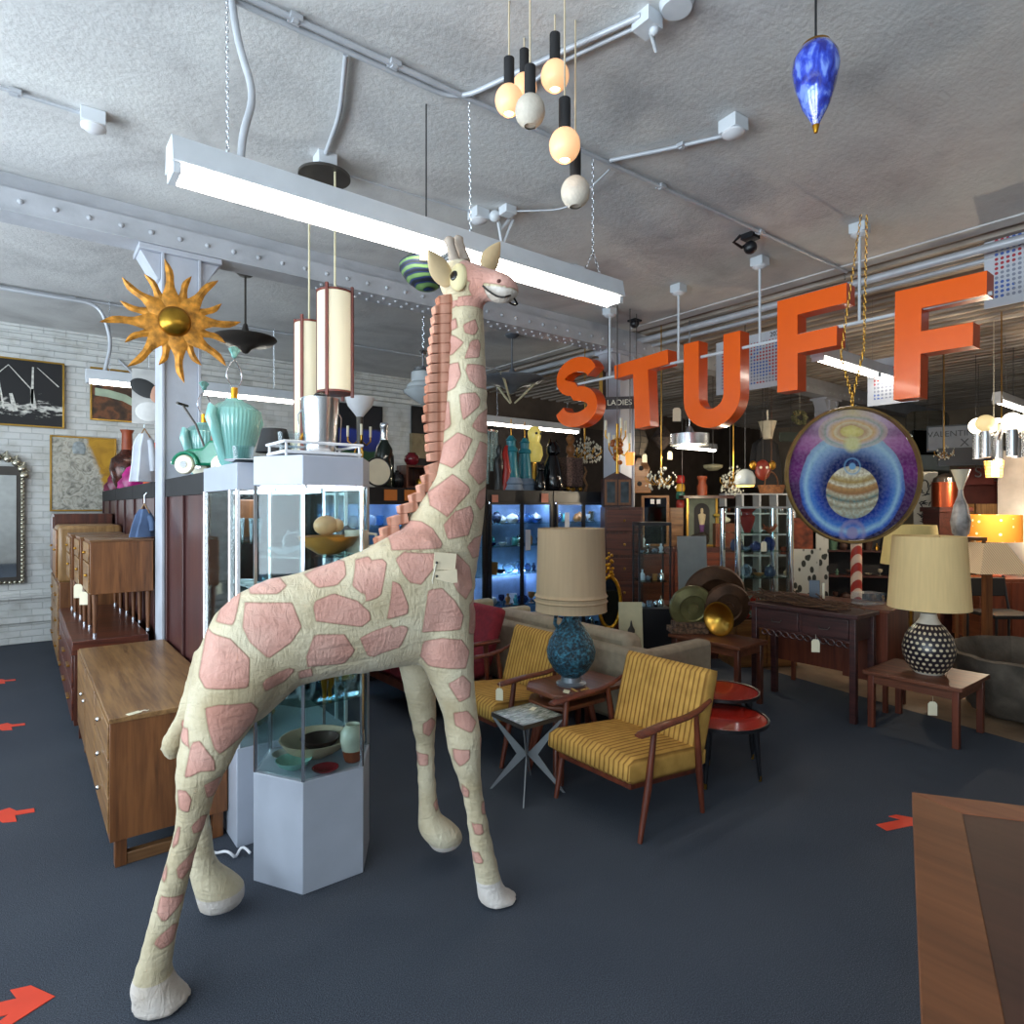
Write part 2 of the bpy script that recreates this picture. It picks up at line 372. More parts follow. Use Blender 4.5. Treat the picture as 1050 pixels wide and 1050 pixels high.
# ------------------------------------------------------------------ the stuffed giraffe
def giraffe():
    O = Vector((.985,2.27,0)); a = Vector((.973,-.233,0)); nl = Vector((.233,.973,0)); rz = math.atan2(-.233,.973)
    def gp(u, v, c):
        k = (u-525)/FL; w = Vector((FW[0]+k*RT[0], FW[1]+k*RT[1], (HZ-v)/FL))
        d = (c+O.dot(nl))/w.dot(nl)
        p = w*d; return Vector((p.dot(a)-O.dot(a), c, p.z+EYE)), d
    mb = MB(); NR = 24
    def hring(c, ra, rb, til=0):
        return [c+Vector((ra*math.cos(2*PI*j/NR), rb*math.sin(2*PI*j/NR), til*math.cos(2*PI*j/NR)*ra)) for j in range(NR)]
    def vring(c, rz_, ry, slope=0):
        return [c+Vector((slope*math.sin(2*PI*j/NR)*rz_, ry*math.cos(2*PI*j/NR), rz_*math.sin(2*PI*j/NR))) for j in range(NR)]
    def limb(rows, cfun, flat=1.0):
        R = []
        for v, ul, ur in rows:
            c = cfun(v); p, d = gp((ul+ur)/2, v, c); r = (ur-ul)/2/FL*d
            p.z = max(p.z, .004); R.append(hring(p, r, r*flat))
        mb.rings(R)
    # torso (u, top, bottom, half width)
    R = []
    for u, t, b, w in ((203,672,742,.09),(208,655,752,.14),(220,630,758,.19),(240,611,750,.215),(270,595,735,.225),(305,587.5,702,.215),(340,577,693,.21),(375,563,689,.205),(405,546,684,.205),(432,534,680,.2),(455,550,676,.185),(470,590,668,.15),(480,610,655,.09)):
        p, d = gp(u, (t+b)/2, -.045); R.append(vring(p, (b-t)/2/FL*d, min(w,.185)))
    mb.rings(R)
    # neck
    R = []
    for v, ul, ur, w in ((650,428,485,.14),(620,415,484.5,.165),(590,404,487.5,.175),(565,398,492.5,.165),(540,412,496,.15),(515,428,498,.135),(490,443,498.5,.12),(460,449.5,499.5,.11),(430,452,499.5,.1),(400,454.5,499,.095),(370,456.5,497.5,.09),(340,458,496.5,.085),(315,459,495,.08),(300,460,493,.078),(288,462,490,.07)):
        p, d = gp((ul+ur)/2, v, 0); R.append(hring(p, (ur-ul)/2/FL*d, w))
    mb.rings(R)
    # near hind leg
    cz = lambda c0, c1, v0, v1: (lambda v: c0+(c1-c0)*min(1,max(0,(v-v0)/(v1-v0))))
    limb([(665,206,296),(690,200,296),(716,196.5,279),(747,190,257),(765,186,244),(783,183,236),(804,182,223.5),(829,182.5,215.5),(850,180,208),(869,175,201.5),(914,162,190.5),(955,151,181),(980,144.5,176.5),(995,139.5,174.5),(1008,136,179),(1020,138.5,188),(1034,139,196),(1046,137,198),(1054,137,195)], cz(-.09,-.2,660,800))
    # far hind leg
    limb([(700,205,265),(740,203,250),(780,200,236),(815,198,220),(833,195,214),(860,193,217),(878,194,219),(890,195,225),(900,198,238),(910,202,249),(920,204.5,250),(928,206,246)], cz(.05,.2,700,830))
    # near fore leg
    limb([(600,415,486),(640,419,485.5),(665,426,486),(690,437,486),(712,446.5,487.5),(734,454.5,490),(757,457,494),(775,461,493),(800,470,493.5),(828,477,497.5),(860,481,504),(890,486,511),(908,488.5,515.5),(918,489.5,524),(926,492,535),(935,502,542),(946,508,546),(953,513,544),(957,518,538)], cz(-.08,-.16,600,760))
    # far fore leg
    limb([(640,398,445),(670,406,446),(695,412,446.5),(714,416,447),(740,421.5,447.5),(760,426,446),(790,428,446),(821,429,448.5),(836,428.5,452),(847,428.5,465),(854,432,473),(860,438,475),(866,441,472),(871,448,462)], cz(.04,.18,640,760))
    # tail
    P = []; rr = []
    for u, v, r in ((208,668,.018),(203,690,.02),(197,715,.022),(190,740,.026),(182,757,.034),(179,768,.034),(182,779,.012)):
        p, d = gp(u, v, -.06); P.append(p+Vector((-.012,0,0))); rr.append(r)
    mb.tube(P, rr, 10)
    # head
    hc, hd_ = gp(475, 290, 0); th = math.radians(58)
    hx = Vector((math.cos(th), -math.sin(th), 0)); hy = Vector((math.sin(th), math.cos(th), 0))
    sp = a*hx.x+nl*hx.y; sl = a*hy.x+nl*hy.y
    def hp(s, y, z): return hc+hx*s+hy*y+Vector((0,0,z))
    kx = (sp.x*RT[0]+sp.y*RT[1])*FL/hd_; ky = (sl.x*RT[0]+sl.y*RT[1])*FL/hd_
    qF, qL = sp.x*FW[0]+sp.y*FW[1], sl.x*FW[0]+sl.y*FW[1]
    pR, pL = sp.x*RT[0]+sp.y*RT[1], sl.x*RT[0]+sl.y*RT[1]
    def hsz(u, v, y=0):
        k = (u-525)/FL; r0 = (475-525)/FL*hd_
        s = (k*(hd_+y*qL)-r0-y*pL)/(pR-k*qF); d = hd_+s*qF+y*qL
        return s, EYE+(HZ-v)/FL*d-hc.z
    def hq(u, v, y=0):
        s, z = hsz(u, v, y); return hp(s, y, z)
    R = []
    for u, t, b, w in ((456,282,302,.03),(460,272,309,.065),(468,266,314,.085),(477,266,314,.092),(486,269.5,312,.088),(494,272,309,.078),(502,275.5,308.5,.068),(509,277,311,.064),(516,279,311.5,.062),(522,282,309,.056),(526,286,305,.045),(529,291,300,.02)):
        c = hq(u,(t+b)/2); r = abs(hsz(u,t)[1]-hsz(u,b)[1])/2
        R.append([c+hy*(w*math.cos(2*PI*j/NR))+Vector((0,0,r*math.sin(2*PI*j/NR))) for j in range(NR)])
    mb.rings(R)
    tmp = mb.build('giraffe_work', W['cream'])
    m = tmp.modifiers.new('r','REMESH'); m.mode = 'VOXEL'; m.voxel_size = .0125; m.use_smooth_shade = True
    m = tmp.modifiers.new('s','SMOOTH'); m.factor = .5; m.iterations = 7
    dg = bpy.context.evaluated_depsgraph_get()
    me = bpy.data.meshes.new_from_object(tmp.evaluated_get(dg)); me.name = 'body'
    wm = tmp.data; bpy.data.objects.remove(tmp); bpy.data.meshes.remove(wm)
    # ---- pattern: patches of pink cloth sewn on the side view of the body
    n = len(me.vertices); co = np.empty(n*3); me.vertices.foreach_get('co', co); co = co.reshape(n,3)
    # quilted wrinkles, running round each limb
    no = np.empty(n*3); me.vertices.foreach_get('normal', no); no = no.reshape(n,3)
    wr = (np.sin(co[:,2]*95+co[:,0]*40+3*np.sin(co[:,0]*17+co[:,1]*11))*np.clip(np.sin(co[:,0]*9+co[:,2]*7+1.3),0,1))*.0016
    co = co+no*wr[:,None]; me.vertices.foreach_set('co', co.ravel())
    PK = []
    def poly(pts, o, s, c, zone='near'):
        q = []
        for x, y in pts:
            p, d = gp(o[0]+x/s, o[1]+y/s, c); q.append((p.x, p.z))
        PK.append((np.array(q), zone))
    o3, s3 = (380,220), 5.8333
    N = lambda p: poly(p, o3, s3, -.07)
    for p in ([(490,480),(520,490),(528,520),(515,545),(490,530)],[(480,620),(520,610),(525,670),(505,680),(478,650)],[(550,660),(620,630),(640,690),(610,730),(560,710)],
              [(440,690),(490,690),(553,770),(500,830),(440,820)],[(590,760),(640,750),(655,790),(640,860),(555,865)],[(570,900),(690,905),(690,1045),(640,1040),(580,1000),(560,940)]): N(p)
    o1 = (370,350); M1 = lambda p: poly(p, o1, s3, -.08)
    for p in ([(480,125),(590,120),(600,200),(570,275),(480,315)],[(640,145),(775,150),(775,285),(690,280),(640,230),(625,180)],[(460,335),(545,345),(548,500),(520,530),(480,560),(455,560)],
              [(590,315),(680,310),(710,350),(700,390),(605,475),(595,400)],[(780,390),(780,550),(690,545),(650,510),(700,440)],[(575,545),(655,590),(600,700),(540,760),(490,720),(510,610)],
              [(700,600),(790,620),(790,800),(690,860),(620,780),(650,720)],[(540,795),(620,870),(630,900),(560,970),(490,1050),(410,980),(420,900)],[(790,850),(780,950),(700,1010),(660,960),(690,900)]): M1(p)
    o4 = (380,480); M4 = lambda p: poly(p, o4, s3, -.13)
    for p in ([(500,260),(600,225),(620,290),(580,400),(450,425),(430,340)],[(620,420),(700,400),(690,530),(610,540),(570,470)],[(240,310),(320,320),(370,360),(415,450),(400,475),(120,490),(130,420)],
              [(130,540),(180,500),(375,505),(330,600),(260,680),(200,670),(160,620)],[(430,500),(500,510),(590,590),(610,690),(530,770),(470,720),(400,560)],[(300,710),(380,700),(450,770),(510,860),(495,940),(270,960),(280,850)],
              [(560,800),(650,760),(650,1000),(550,970)],[(0,550),(60,540),(80,560),(30,740),(0,760),(-60,780),(-40,640)],[(100,660),(140,680),(185,800),(180,850),(60,880),(80,780)],[(0,960),(150,915),(190,930),(150,1050),(0,1100),(-40,1030)]): M4(p)
    o7 = (200,480); s7 = 5.25; M7 = lambda p: poly(p, o7, s7, -.17)
    for p in ([(290,640),(330,610),(460,595),(500,640),(450,680),(300,690)],[(270,730),(520,720),(565,840),(510,920),(390,1005),(290,920),(255,850)],[(240,690),(250,690),(215,820),(200,845),(110,840),(150,750)],
              [(60,890),(190,910),(245,960),(290,1000),(284,1140),(58,1160),(20,1110)],[(640,710),(740,670),(860,705),(920,760),(930,800),(880,840),(640,810),(630,740)],[(600,585),(790,505),(825,510),(815,580),(760,630),(660,645)],
              [(880,500),(950,480),(960,500),(930,560),(900,680),(840,630)],[(630,880),(790,880),(850,970),(800,1050),(600,1060),(590,1000)],[(870,900),(950,860),(1040,830),(1040,960),(960,1010),(920,1000)]): M7(p)
    o8 = (200,680); s8 = 4.2
    for p in ([(45,170),(100,150),(240,140),(270,180),(250,240),(190,300),(110,355),(85,330),(60,250)],[(290,50),(400,10),(430,20),(380,75),(300,100),(285,70)],[(440,30),(500,20),(510,60),(450,70)]): poly(p, o8, s8, -.18)
    o5 = (0,600); s5 = 3.5
    for p in ([(690,550),(720,540),(770,600),(775,640),(720,640),(690,660),(665,670)],[(735,690),(790,670),(800,690),(770,740),(745,740)],[(640,720),(670,712),(692,740),(680,790),(645,790)],[(690,840),(730,805),(748,815),(730,870),(695,870)],[(640,530),(675,510),(680,570),(650,560)]): poly(p, o5, s5, -.2, 'hind')
    o6 = (100,800)
    for p in ([(345,350),(420,280),(437,285),(415,350),(370,400),(350,390)],[(275,475),(375,470),(370,500),(290,580),(260,545)],[(265,640),(330,590),(350,600),(330,670),(280,690),(250,670)],[(325,260),(350,180),(362,180),(350,250),(325,280)],[(275,420),(300,350),(305,370),(295,420)]): poly(p, o6, 4.2, -.2, 'hind')
    oc = (400,640); sc = 3.09
    for p in ([(95,50),(150,35),(210,40),(240,80),(225,130),(120,130),(95,100)],[(170,180),(215,150),(245,180),(240,220),(205,235)],[(190,270),(230,262),(262,300),(240,330),(195,310)],[(190,385),(235,380),(235,410),(210,440),(195,420)],[(222,500),(240,515),(240,540),(228,545)],[(280,550),(305,560),(305,595),(280,590)],[(250,620),(280,620),(285,650),(260,655)],[(258,720),(270,708),(285,740),(265,750)],[(270,350),(290,340),(290,390),(275,390)]): poly(p, oc, sc, -.16, 'fore')
    for p in ([(90,300),(115,280),(135,300),(115,345),(95,335)],[(85,405),(115,405),(115,440),(90,445)],[(130,560),(150,545),(155,575),(140,585)]): poly(p, oc, sc, .17, 'far')
    sdf = np.full(n, -1.0)
    for q, zone in PK:
        sel = np.ones(n, bool)
        if zone == 'near': sel = co[:,2] > .58
        elif zone in ('hind','fore'): sel = (co[:,1] < .02) | (co[:,2] < 99) & (co[:,1] > .02)
        P = co[:,[0,2]].copy()
        if zone in ('hind','fore'):
            sel = co[:,1] < .02
        if zone == 'far': sel = (co[:,1] > .02) & (co[:,2] < .8)
        lo = q.min(0)-.03; hi = q.max(0)+.03
        idx = np.where(sel & (P[:,0] > lo[0]) & (P[:,0] < hi[0]) & (P[:,1] > lo[1]) & (P[:,1] < hi[1]))[0]
        if not len(idx): continue
        X = P[idx]; dmin = np.full(len(idx), 9.0); ins = np.zeros(len(idx), bool)
        for i in range(len(q)):
            A = q[i]; Bv = q[(i+1) % len(q)]; e = Bv-A; w = X-A
            t = np.clip((w@e)/(e@e+1e-12), 0, 1); dd = np.linalg.norm(w-t[:,None]*e, axis=1); dmin = np.minimum(dmin, dd)
            c1 = (A[1] > X[:,1]) != (Bv[1] > X[:,1])
            xi = (Bv[0]-A[0])*(X[:,1]-A[1])/(Bv[1]-A[1]+1e-12)+A[0]
            ins ^= c1 & (X[:,0] < xi)
        sdf[idx] = np.maximum(sdf[idx], np.where(ins, dmin, -dmin))
    # the head: pink cap over brow and nose, pink cheek, pale muzzle
    H_ = co-np.array(hc); hs = H_@np.array(hx); hyv = H_@np.array(hy); hz = H_[:,2]
    onhead = (hz > -.13) & (hs > -.12)
    sx = hs*kx; vz = 290-hz/hd_*FL
    cap = np.minimum.reduce([(sx-3)/kx, (hz-(-.01-.02*np.clip((sx-20)/30,0,1)))])
    (sc1,zc1),(sc2,zc2) = hsz(478,287,-.085), hsz(527,294,-.04); cap = np.where(onhead & (hs > .02), np.minimum(hs-.03, hz-(zc1+(zc2-zc1)*(hs-sc1)/(sc2-sc1))), -1)
    cs_, cz_ = hsz(485,294.5,-.085); cheek = np.where(onhead, .034-np.sqrt((hs-cs_)**2+(hz-cz_)**2), -1)
    (sa,za),(sb,zb) = hsz(492,292,-.075), hsz(527,295,-.04); mz = np.where(onhead, np.minimum(hs-hsz(493,300,-.08)[0], za+(zb-za)*(hs-sa)/(sb-sa)-hz), -1)
    sdf = np.where(onhead, np.maximum(np.maximum(cap, cheek), np.where(hz < -.08, sdf, -1)), sdf)
    throat = np.where((hz < -.075) & (hz > -.12) & (hs > .02), np.minimum(.02-np.abs(hz+.1), hs-.02), -1); sdf = np.maximum(sdf, throat)
    sdf = np.where(mz > 0, -mz, sdf)
    hoof = np.where(co[:,2] < .3, .1-co[:,2], -1)
    wht = np.maximum(np.where(onhead, mz, -1), hoof)
    at = me.attributes.new('patch','FLOAT','POINT'); at.data.foreach_set('value', sdf.astype(np.float32))
    at = me.attributes.new('pale','FLOAT','POINT'); at.data.foreach_set('value', wht.astype(np.float32))
    M = Mat('giraffe_cloth'); M.set(Roughness=.88, Sheen_Weight=.15)
    A1 = M.n('Attribute', attribute_name='patch'); A2 = M.n('Attribute', attribute_name='pale')
    nz = M.n('TexNoise', Scale=5.0, Detail=5.0); M.l(M.coord(), nz.inputs['Vector'])
    pink = M.ramp(nz.outputs['Fac'], [(.3,lin('#ad7b6b')),(.5,lin('#c59486')),(.7,lin('#d2a799'))])
    crm = M.ramp(nz.outputs['Fac'], [(.3,lin('#a89878')),(.5,lin('#c4b79a')),(.7,lin('#d2c8ae'))])
    pal = M.ramp(nz.outputs['Fac'], [(.3,lin('#b7a898')),(.6,lin('#d4ccc6'))])
    ma = M.n('Math', operation='MULTIPLY_ADD'); M.l(A1.outputs['Fac'], ma.inputs[0]); ma.inputs[1].default_value = 10; ma.inputs[2].default_value = .5
    f1 = M.ramp(ma.outputs[0], [(.49,(0,0,0,1)),(.51,(1,1,1,1))])
    seam = M.ramp(ma.outputs[0], [(.455,(1,1,1,1)),(.49,(.52,.45,.38,1)),(.51,(.52,.42,.38,1)),(.545,(1,1,1,1))])
    mb2 = M.n('Math', operation='MULTIPLY_ADD'); M.l(A2.outputs['Fac'], mb2.inputs[0]); mb2.inputs[1].default_value = 10; mb2.inputs[2].default_value = .5
    f2 = M.ramp(mb2.outputs[0], [(.49,(0,0,0,1)),(.51,(1,1,1,1))])
    m1 = M.n('Mix', data_type='RGBA'); M.l(f1, m1.inputs[0]); M.l(crm, m1.inputs[6]); M.l(pink, m1.inputs[7])
    m2 = M.n('Mix', data_type='RGBA'); M.l(f2, m2.inputs[0]); M.l(m1.outputs[2], m2.inputs[6]); M.l(pal, m2.inputs[7])
    m3 = M.n('Mix', data_type='RGBA', blend_type='MULTIPLY'); m3.inputs[0].default_value = .7; M.l(m2.outputs[2], m3.inputs[6]); M.l(seam, m3.inputs[7])
    M.l(m3.outputs[2], M.b.inputs['Base Color'])
    w1 = M.n('TexNoise', Scale=1.0, Detail=4.0, Distortion=1.5); M.l(M.coord((9,9,34)), w1.inputs['Vector'])
    w2 = M.n('TexNoise', Scale=1.0, Detail=3.0, Distortion=2.0); M.l(M.coord((40,16,14),(0,.6,0)), w2.inputs['Vector'])
    ad = M.n('Math', operation='MULTIPLY_ADD'); M.l(w2.outputs['Fac'], ad.inputs[0]); ad.inputs[1].default_value = .7; M.l(w1.outputs['Fac'], ad.inputs[2])
    sm = M.n('Math', operation='MULTIPLY_ADD'); M.l(f1, sm.inputs[0]); sm.inputs[1].default_value = .25; M.l(ad.outputs[0], sm.inputs[2])
    M.bump(sm.outputs[0], .6, .012)
    me.materials.clear(); me.materials.append(M.m)
    for p in me.polygons: p.use_smooth = True
    g = thing('stuffed_giraffe', 'life-size stuffed cloth giraffe with pink patches standing in the middle of the shop', 'stuffed animal', O, rz)
    bo = bpy.data.objects.new('body', me); COL.objects.link(bo); bo.parent = g
    # mane tufts down the back of the neck
    MN = cord_mat('mane_cloth', '#a8705a', '#cc9782', 'x', .05); mb = MB()
    MNl = [(308,459,448),(318,458,444),(328,458,443),(338,457,442.5),(348,456.5,441),(358,456,440),(368,455.5,439),(378,455,439),(388,455,437.5),(398,455,436.5),(408,454,436),(418,453,435.5),(428,452,434),(438,451,436),(448,450.5,437),(458,450,437),(468,449,438.5),(478,446,437),(488,442,433),(498,437,428),(508,430,420),(519,422,408),(531,412,398),(542,403,390),(552,395,384)]
    for i,(v,ui,uo) in enumerate(MNl):
        p, d = gp(ui+5, v, 0); q, d2 = gp(uo, v+(4 if i > 16 else 1), 0)
        ang = math.atan2(q.z-p.z, q.x-p.x); ln = (q-p).length; hgt = .043
        R_ = Matrix.Rotation(-ang, 3, 'Y')
        cs = []
        for x_, w_, h_ in ((0,.03,hgt*.92),(ln*.5,.028,hgt*.9),(ln,.025,hgt*.72)):
            cs.append([p+R_ @ Vector((x_, yy*w_, zz*h_/2)) for yy,zz in ((-1,-1),(1,-1),(1,1),(-1,1))])
        mb.rings(cs)
    mb.build('mane', MN, g, bev=.004)
    # eyes, nostrils, mouth, horns, ears
    CR = W['cream']
    GL = paint('eye_paint', '#1a1512', .2, 0, 0)
    for sgn in (-1,1):
        rot = Matrix(((hx.x,hy.x,0),(hx.y,hy.y,0),(0,0,1)))
        tilt = rot @ Matrix.Rotation(sgn*.2,3,'X') @ Matrix.Rotation(-.25,3,'Y')
        es, ez = hsz(470,284,-.08); ps, pz = hsz(465.5,282.5,-.1); ns, nz_ = hsz(511,288,-.058)
        e = MB().ball(hp(es,sgn*.077,ez), 1, 18, 12, (.042,.026,.062), tilt).build('eye', paint('eye_cloth','#cdbf94',.8,0,.05), g)
        MB().ball(hp(ps,sgn*.099,pz), 1, 12, 8, (.02,.009,.022), tilt).build('pupil', GL, e)
        MB().ball(hp(ns,sgn*.054,nz_), .0085, 10, 6).build('nostril', paint('nostril_cloth','#5c3530',.9,0,.05), g)
        hb, tp = (hq(467,271,-.026), hq(460.5,246,-.03)) if sgn < 0 else (hq(477,269,.03), hq(469.5,245,.03))
        HM = paint('horn_cloth','#a89a8e',.9,0,.1)
        MB().tube([hb, hb.lerp(tp,.45), hb.lerp(tp,.8), tp, tp+Vector((0,0,.012))], [.026,.02,.018,.023,.012], 12).build('horn', HM, g)
        # ear: a cupped leaf
        base, tip = (hq(461,293,-.07), hq(438,255.5,-.2)) if sgn < 0 else (hq(496,280,.05), hq(511,249.5,.17)); ax = (tip-base); ln = ax.length; ax.normalize()
        fc = (hx*.6-hy*.8 if sgn<0 else hx*.9-hy*.45); side = ax.cross(fc).normalized(); nrm = side.cross(ax)*-1
        rings = []
        for t, w in ((0,.02),(.2,.04),(.45,.047),(.7,.034),(.9,.014),(1,.002)):
            c = base+ax*(ln*t); rg = []
            for j in range(14):
                an = 2*PI*j/14; cu = w*math.cos(an)
                rg.append(c+side*cu+nrm*(.008*math.sin(an)+abs(cu)*abs(cu)*7-.01))
            rings.append(rg)
        MB().rings(rings).build('ear', paint('ear_cloth','#cdb48c',.85,0,.06), g, sub=1)
    ML_ = ((495,293,.076),(500,297.5,.069),(505,301,.066),(509.5,303.5,.062),(513.5,304.5,.058),(517.5,304.5,.05),(521,303.5,.03))
    pts = [hq(u,v,-w) for u,v,w in ML_]; pr = [hq(525,302,0)]+[hp(hsz(u,v,-w)[0]-.004,w*.92,hsz(u,v,-w)[1]) for u,v,w in ML_][::-1]
    MB().tube(pts+pr, .0042, 6).build('mouth', GL, g)
    # paper tags pinned on the shoulder
    p, d = gp(455, 583, -.205)
    w = O+a*p.x+nl*p.y+Vector((0,0,p.z))
    t = thing('price_tag', 'cream paper double price tag pinned on the giraffe\'s shoulder', 'tag', w, rz)
    PT = paint('aged_tag_paper','#dccdb0',.8,0,.05)
    CB((0,-.012,.028),.085,.003,.062,0,0,.1).build('card', PT, t)
    CB((.004,-.016,-.03),.085,.003,.05,0,0,-.06).build('card', PT, t)
    T([(-.035,-.016,.02),(-.05,-.018,-.04),(-.045,-.017,-.1),(-.048,-.016,-.13)], .0025, 6).build('string', W['string'], t)
    for z in (.025,-.025): MB().ball((-.034,-.019,z), .005, 8, 5).build('eyelet', W['dark_metal'], t)
giraffe()

def hang_tag(loc, label, rz=0, s=1.0, drop=.035):
    t = thing('price_tag', label, 'tag', loc, rz)
    MB().prism([(-.018,-.06),(.018,-.06),(.018,-.01),(.01,0),(-.01,0),(-.018,-.01)], -.001, .001, lambda a,b,k:(a*s,k,b*s-drop)).build('card', W['tagpaper'], t)
    T([(0,0,-drop-.004),(.003,0,-drop/2),(0,0,0)], .0012, 5).build('string', W['string'], t)
    return t
# ------------------------------------------------------------------ left row of case furniture
def credenza():
    t = thing('credenza', 'long walnut credenza with drawer front, nearest of the left row, behind the giraffe', 'cabinet', (.3,3.16,0))
    w, l, z0, z1 = .47, 1.68, .12, .65
    mb = MB().box(0,w,0,.022,z0,z1-.022).box(0,w,l-.022,l,z0,z1-.022).box(0,w,.022,l-.022,z0,z0+.022).box(w-.012,w,.022,l-.022,z0+.022,z1-.022).box(.03,w-.012,.62,.64,z0+.022,z1-.022).box(.03,w-.012,1.22,1.24,z0+.022,z1-.022)
    mb.build('carcass', W['walnut_z'], t, bev=.002)
    B(-.005,w+.005,-.005,l+.005,z1-.022,z1).build('top', W['walnut_y'], t, bev=.003)
    for i in range(3):
        zz = z0+.03+i*.158
        d = B(-.006,.016,.03,.615,zz,zz+.15).build('drawer', W['walnut_y'], t, bev=.003)
        MB().ball((-.016,.32,zz+.1),.011,10,6).build('knob', W['chrome'], d)
    for i in range(2):
        y0 = .645+i*.6
        d = B(-.006,.016,y0,y0+.57,z0+.03,z1-.03).build('door', W['walnut_y'], t, bev=.003)
        MB().ball((-.016,y0+(.5 if i == 0 else .07),.45),.011,10,6).build('knob', W['chrome'], d)
    for y in (.02,l-.06): B(.065,w-.06,y,y+.04,.0,.05).build('stretcher', W['walnut'], t, bev=.003)
    for x in (.02,w-.06):
        for y in (.015,l-.06): B(x,x+.045,y,y+.05,0,z0).build('leg', W['walnut_z'], t, bev=.003)
    g = thing('price_tag', 'white paper tag with ribbon lying on the front edge of the walnut credenza top', 'tag', (.37,3.17,.651), .1)
    MB().cbox((.02,.0,.002),.055,.03,.002,.3).build('card', W['tagpaper'], g)
    T([(.045,.005,.003),(.06,.0,.006),(.07,-.004,.002),(.078,.006,.002)],.0022,6).build('string', W['string'], g)
credenza()

def dresser():
    t = thing('dresser', 'dark rosewood low dresser behind the walnut credenza, carrying the nightstands', 'cabinet', (.28,5.06,0))
    w, l, z0, z1 = .425, 1.75, .1, .66
    B(0,w,0,l,z0,z1-.09).build('carcass', W['rosewood_z'], t, bev=.003)
    B(-.012,w+.006,-.008,l,z1-.09,z1).build('top', W['rosewood'], t, bev=.004)
    for i in range(2):
        for j in range(3):
            y0 = .03+j*.575; zz = z0+.03+i*.22
            d = B(-.012,.0,y0,y0+.55,zz,zz+.205).build('drawer', W['rosewood'], t, bev=.003)
            B(-.03,-.012,y0+.2,y0+.35,zz+.1,zz+.112).build('handle', W['brass'], d, bev=.003)
    for x in (.03,w-.07):
        for y in (.04,l-.08): B(x,x+.04,y,y+.04,0,z0).build('leg', W['rosewood_z'], t)
    return t
dresser()

def nightstand(loc, label):
    t = thing('nightstand', label, 'nightstand', loc, 0, 'nightstands on the dark dresser')
    w, l = .38, .46
    B(0,w,0,l,.29,.65).build('cabinet_body', W['walnut_z'], t, bev=.003)
    B(-.004,w+.004,-.004,l+.004,.65,.665).build('top', W['walnut'], t, bev=.003)
    d = B(-.012,0,.015,l-.015,.51,.64).build('drawer', W['walnut_y'], t, bev=.003)
    MB().ball((-.02,l/2,.57),.011,8,6).build('knob', W['brass'], d)
    d = B(-.012,0,.015,l-.015,.3,.5).build('door', W['walnut_y'], t, bev=.003)
    MB().ball((-.02,.07,.42),.011,8,6).build('knob', W['brass'], d)
    for x in (.03,w-.03):
        for y in (.035,l-.035):
            lg = L([(.011,0),(.018,.29)],(x,y,0),10).build('leg', W['walnut_z'], t)
            L([(.012,0),(.0125,.022)],(x,y,0),10).build('foot_cap', W['steel'], lg)
    return t
n0 = nightstand((.375,5.15,.66), 'walnut nightstand on tapered legs, nearest one on the dark dresser')
dup(n0, (.355,5.72,.66), 'walnut nightstand on tapered legs, in the middle of three on the dark dresser')
dup(n0, (.33,6.3,.66), 'walnut nightstand on tapered legs, farthest of three on the dark dresser')
hang_tag((.335,5.6,1.02), 'cream tag hanging beside the nearest walnut nightstand', -.6, 1.7)
hang_tag((.345,5.25,1.0), 'brown string tag hanging from the nearest walnut nightstand drawer', -.6, 1.5)

def chests():
    t = thing('chest_of_drawers', 'dark brown chest of drawers at the far end by the brick wall', 'cabinet', (.28,7.05,0))
    B(0,.49,0,1.6,.1,.86).build('carcass', W['walnut_z'], t, bev=.004)
    for i in range(3):
        d = B(-.012,0,.03,.78,.13+i*.24,.35+i*.24).build('drawer', W['walnut_y'], t, bev=.003)
        B(-.03,-.012,.3,.5,.23+i*.24,.245+i*.24).build('handle', W['brass'], d)
        d = B(-.012,0,.82,1.57,.13+i*.24,.35+i*.24).build('drawer', W['walnut_y'], t, bev=.003)
        B(-.03,-.012,1.1,1.3,.23+i*.24,.245+i*.24).build('handle', W['brass'], d)
    for x in (.03,.43):
        for y in (.04,1.52): B(x,x+.04,y,y+.04,0,.1).build('leg', W['walnut_z'], t)
    t = thing('cabinet', 'light oak rounded cabinet standing on the dark chest by the brick wall', 'cabinet', (.27,7.05,.86))
    B(0,.5,0,.75,0,.52).build('cabinet_body', W['oak'], t, bev=.03)
    d = B(-.015,0,.04,.71,.04,.48).build('door', W['honey'], t, bev=.01)
    MB().ball((-.025,.1,.3),.012,8,6).build('knob', W['brass'], d)
    t = thing('box_cabinet', 'dark reddish box cabinet behind the light oak cabinet', 'cabinet', (.27,7.85,.86))
    B(0,.5,0,.72,0,.62).build('cabinet_body', W['rosewood_z'], t, bev=.004)
    d = B(-.012,0,.03,.69,.03,.59).build('door', W['rosewood'], t, bev=.003)
    MB().ball((-.022,.1,.3),.012,8,6).build('knob', W['brass'], d)
chests()

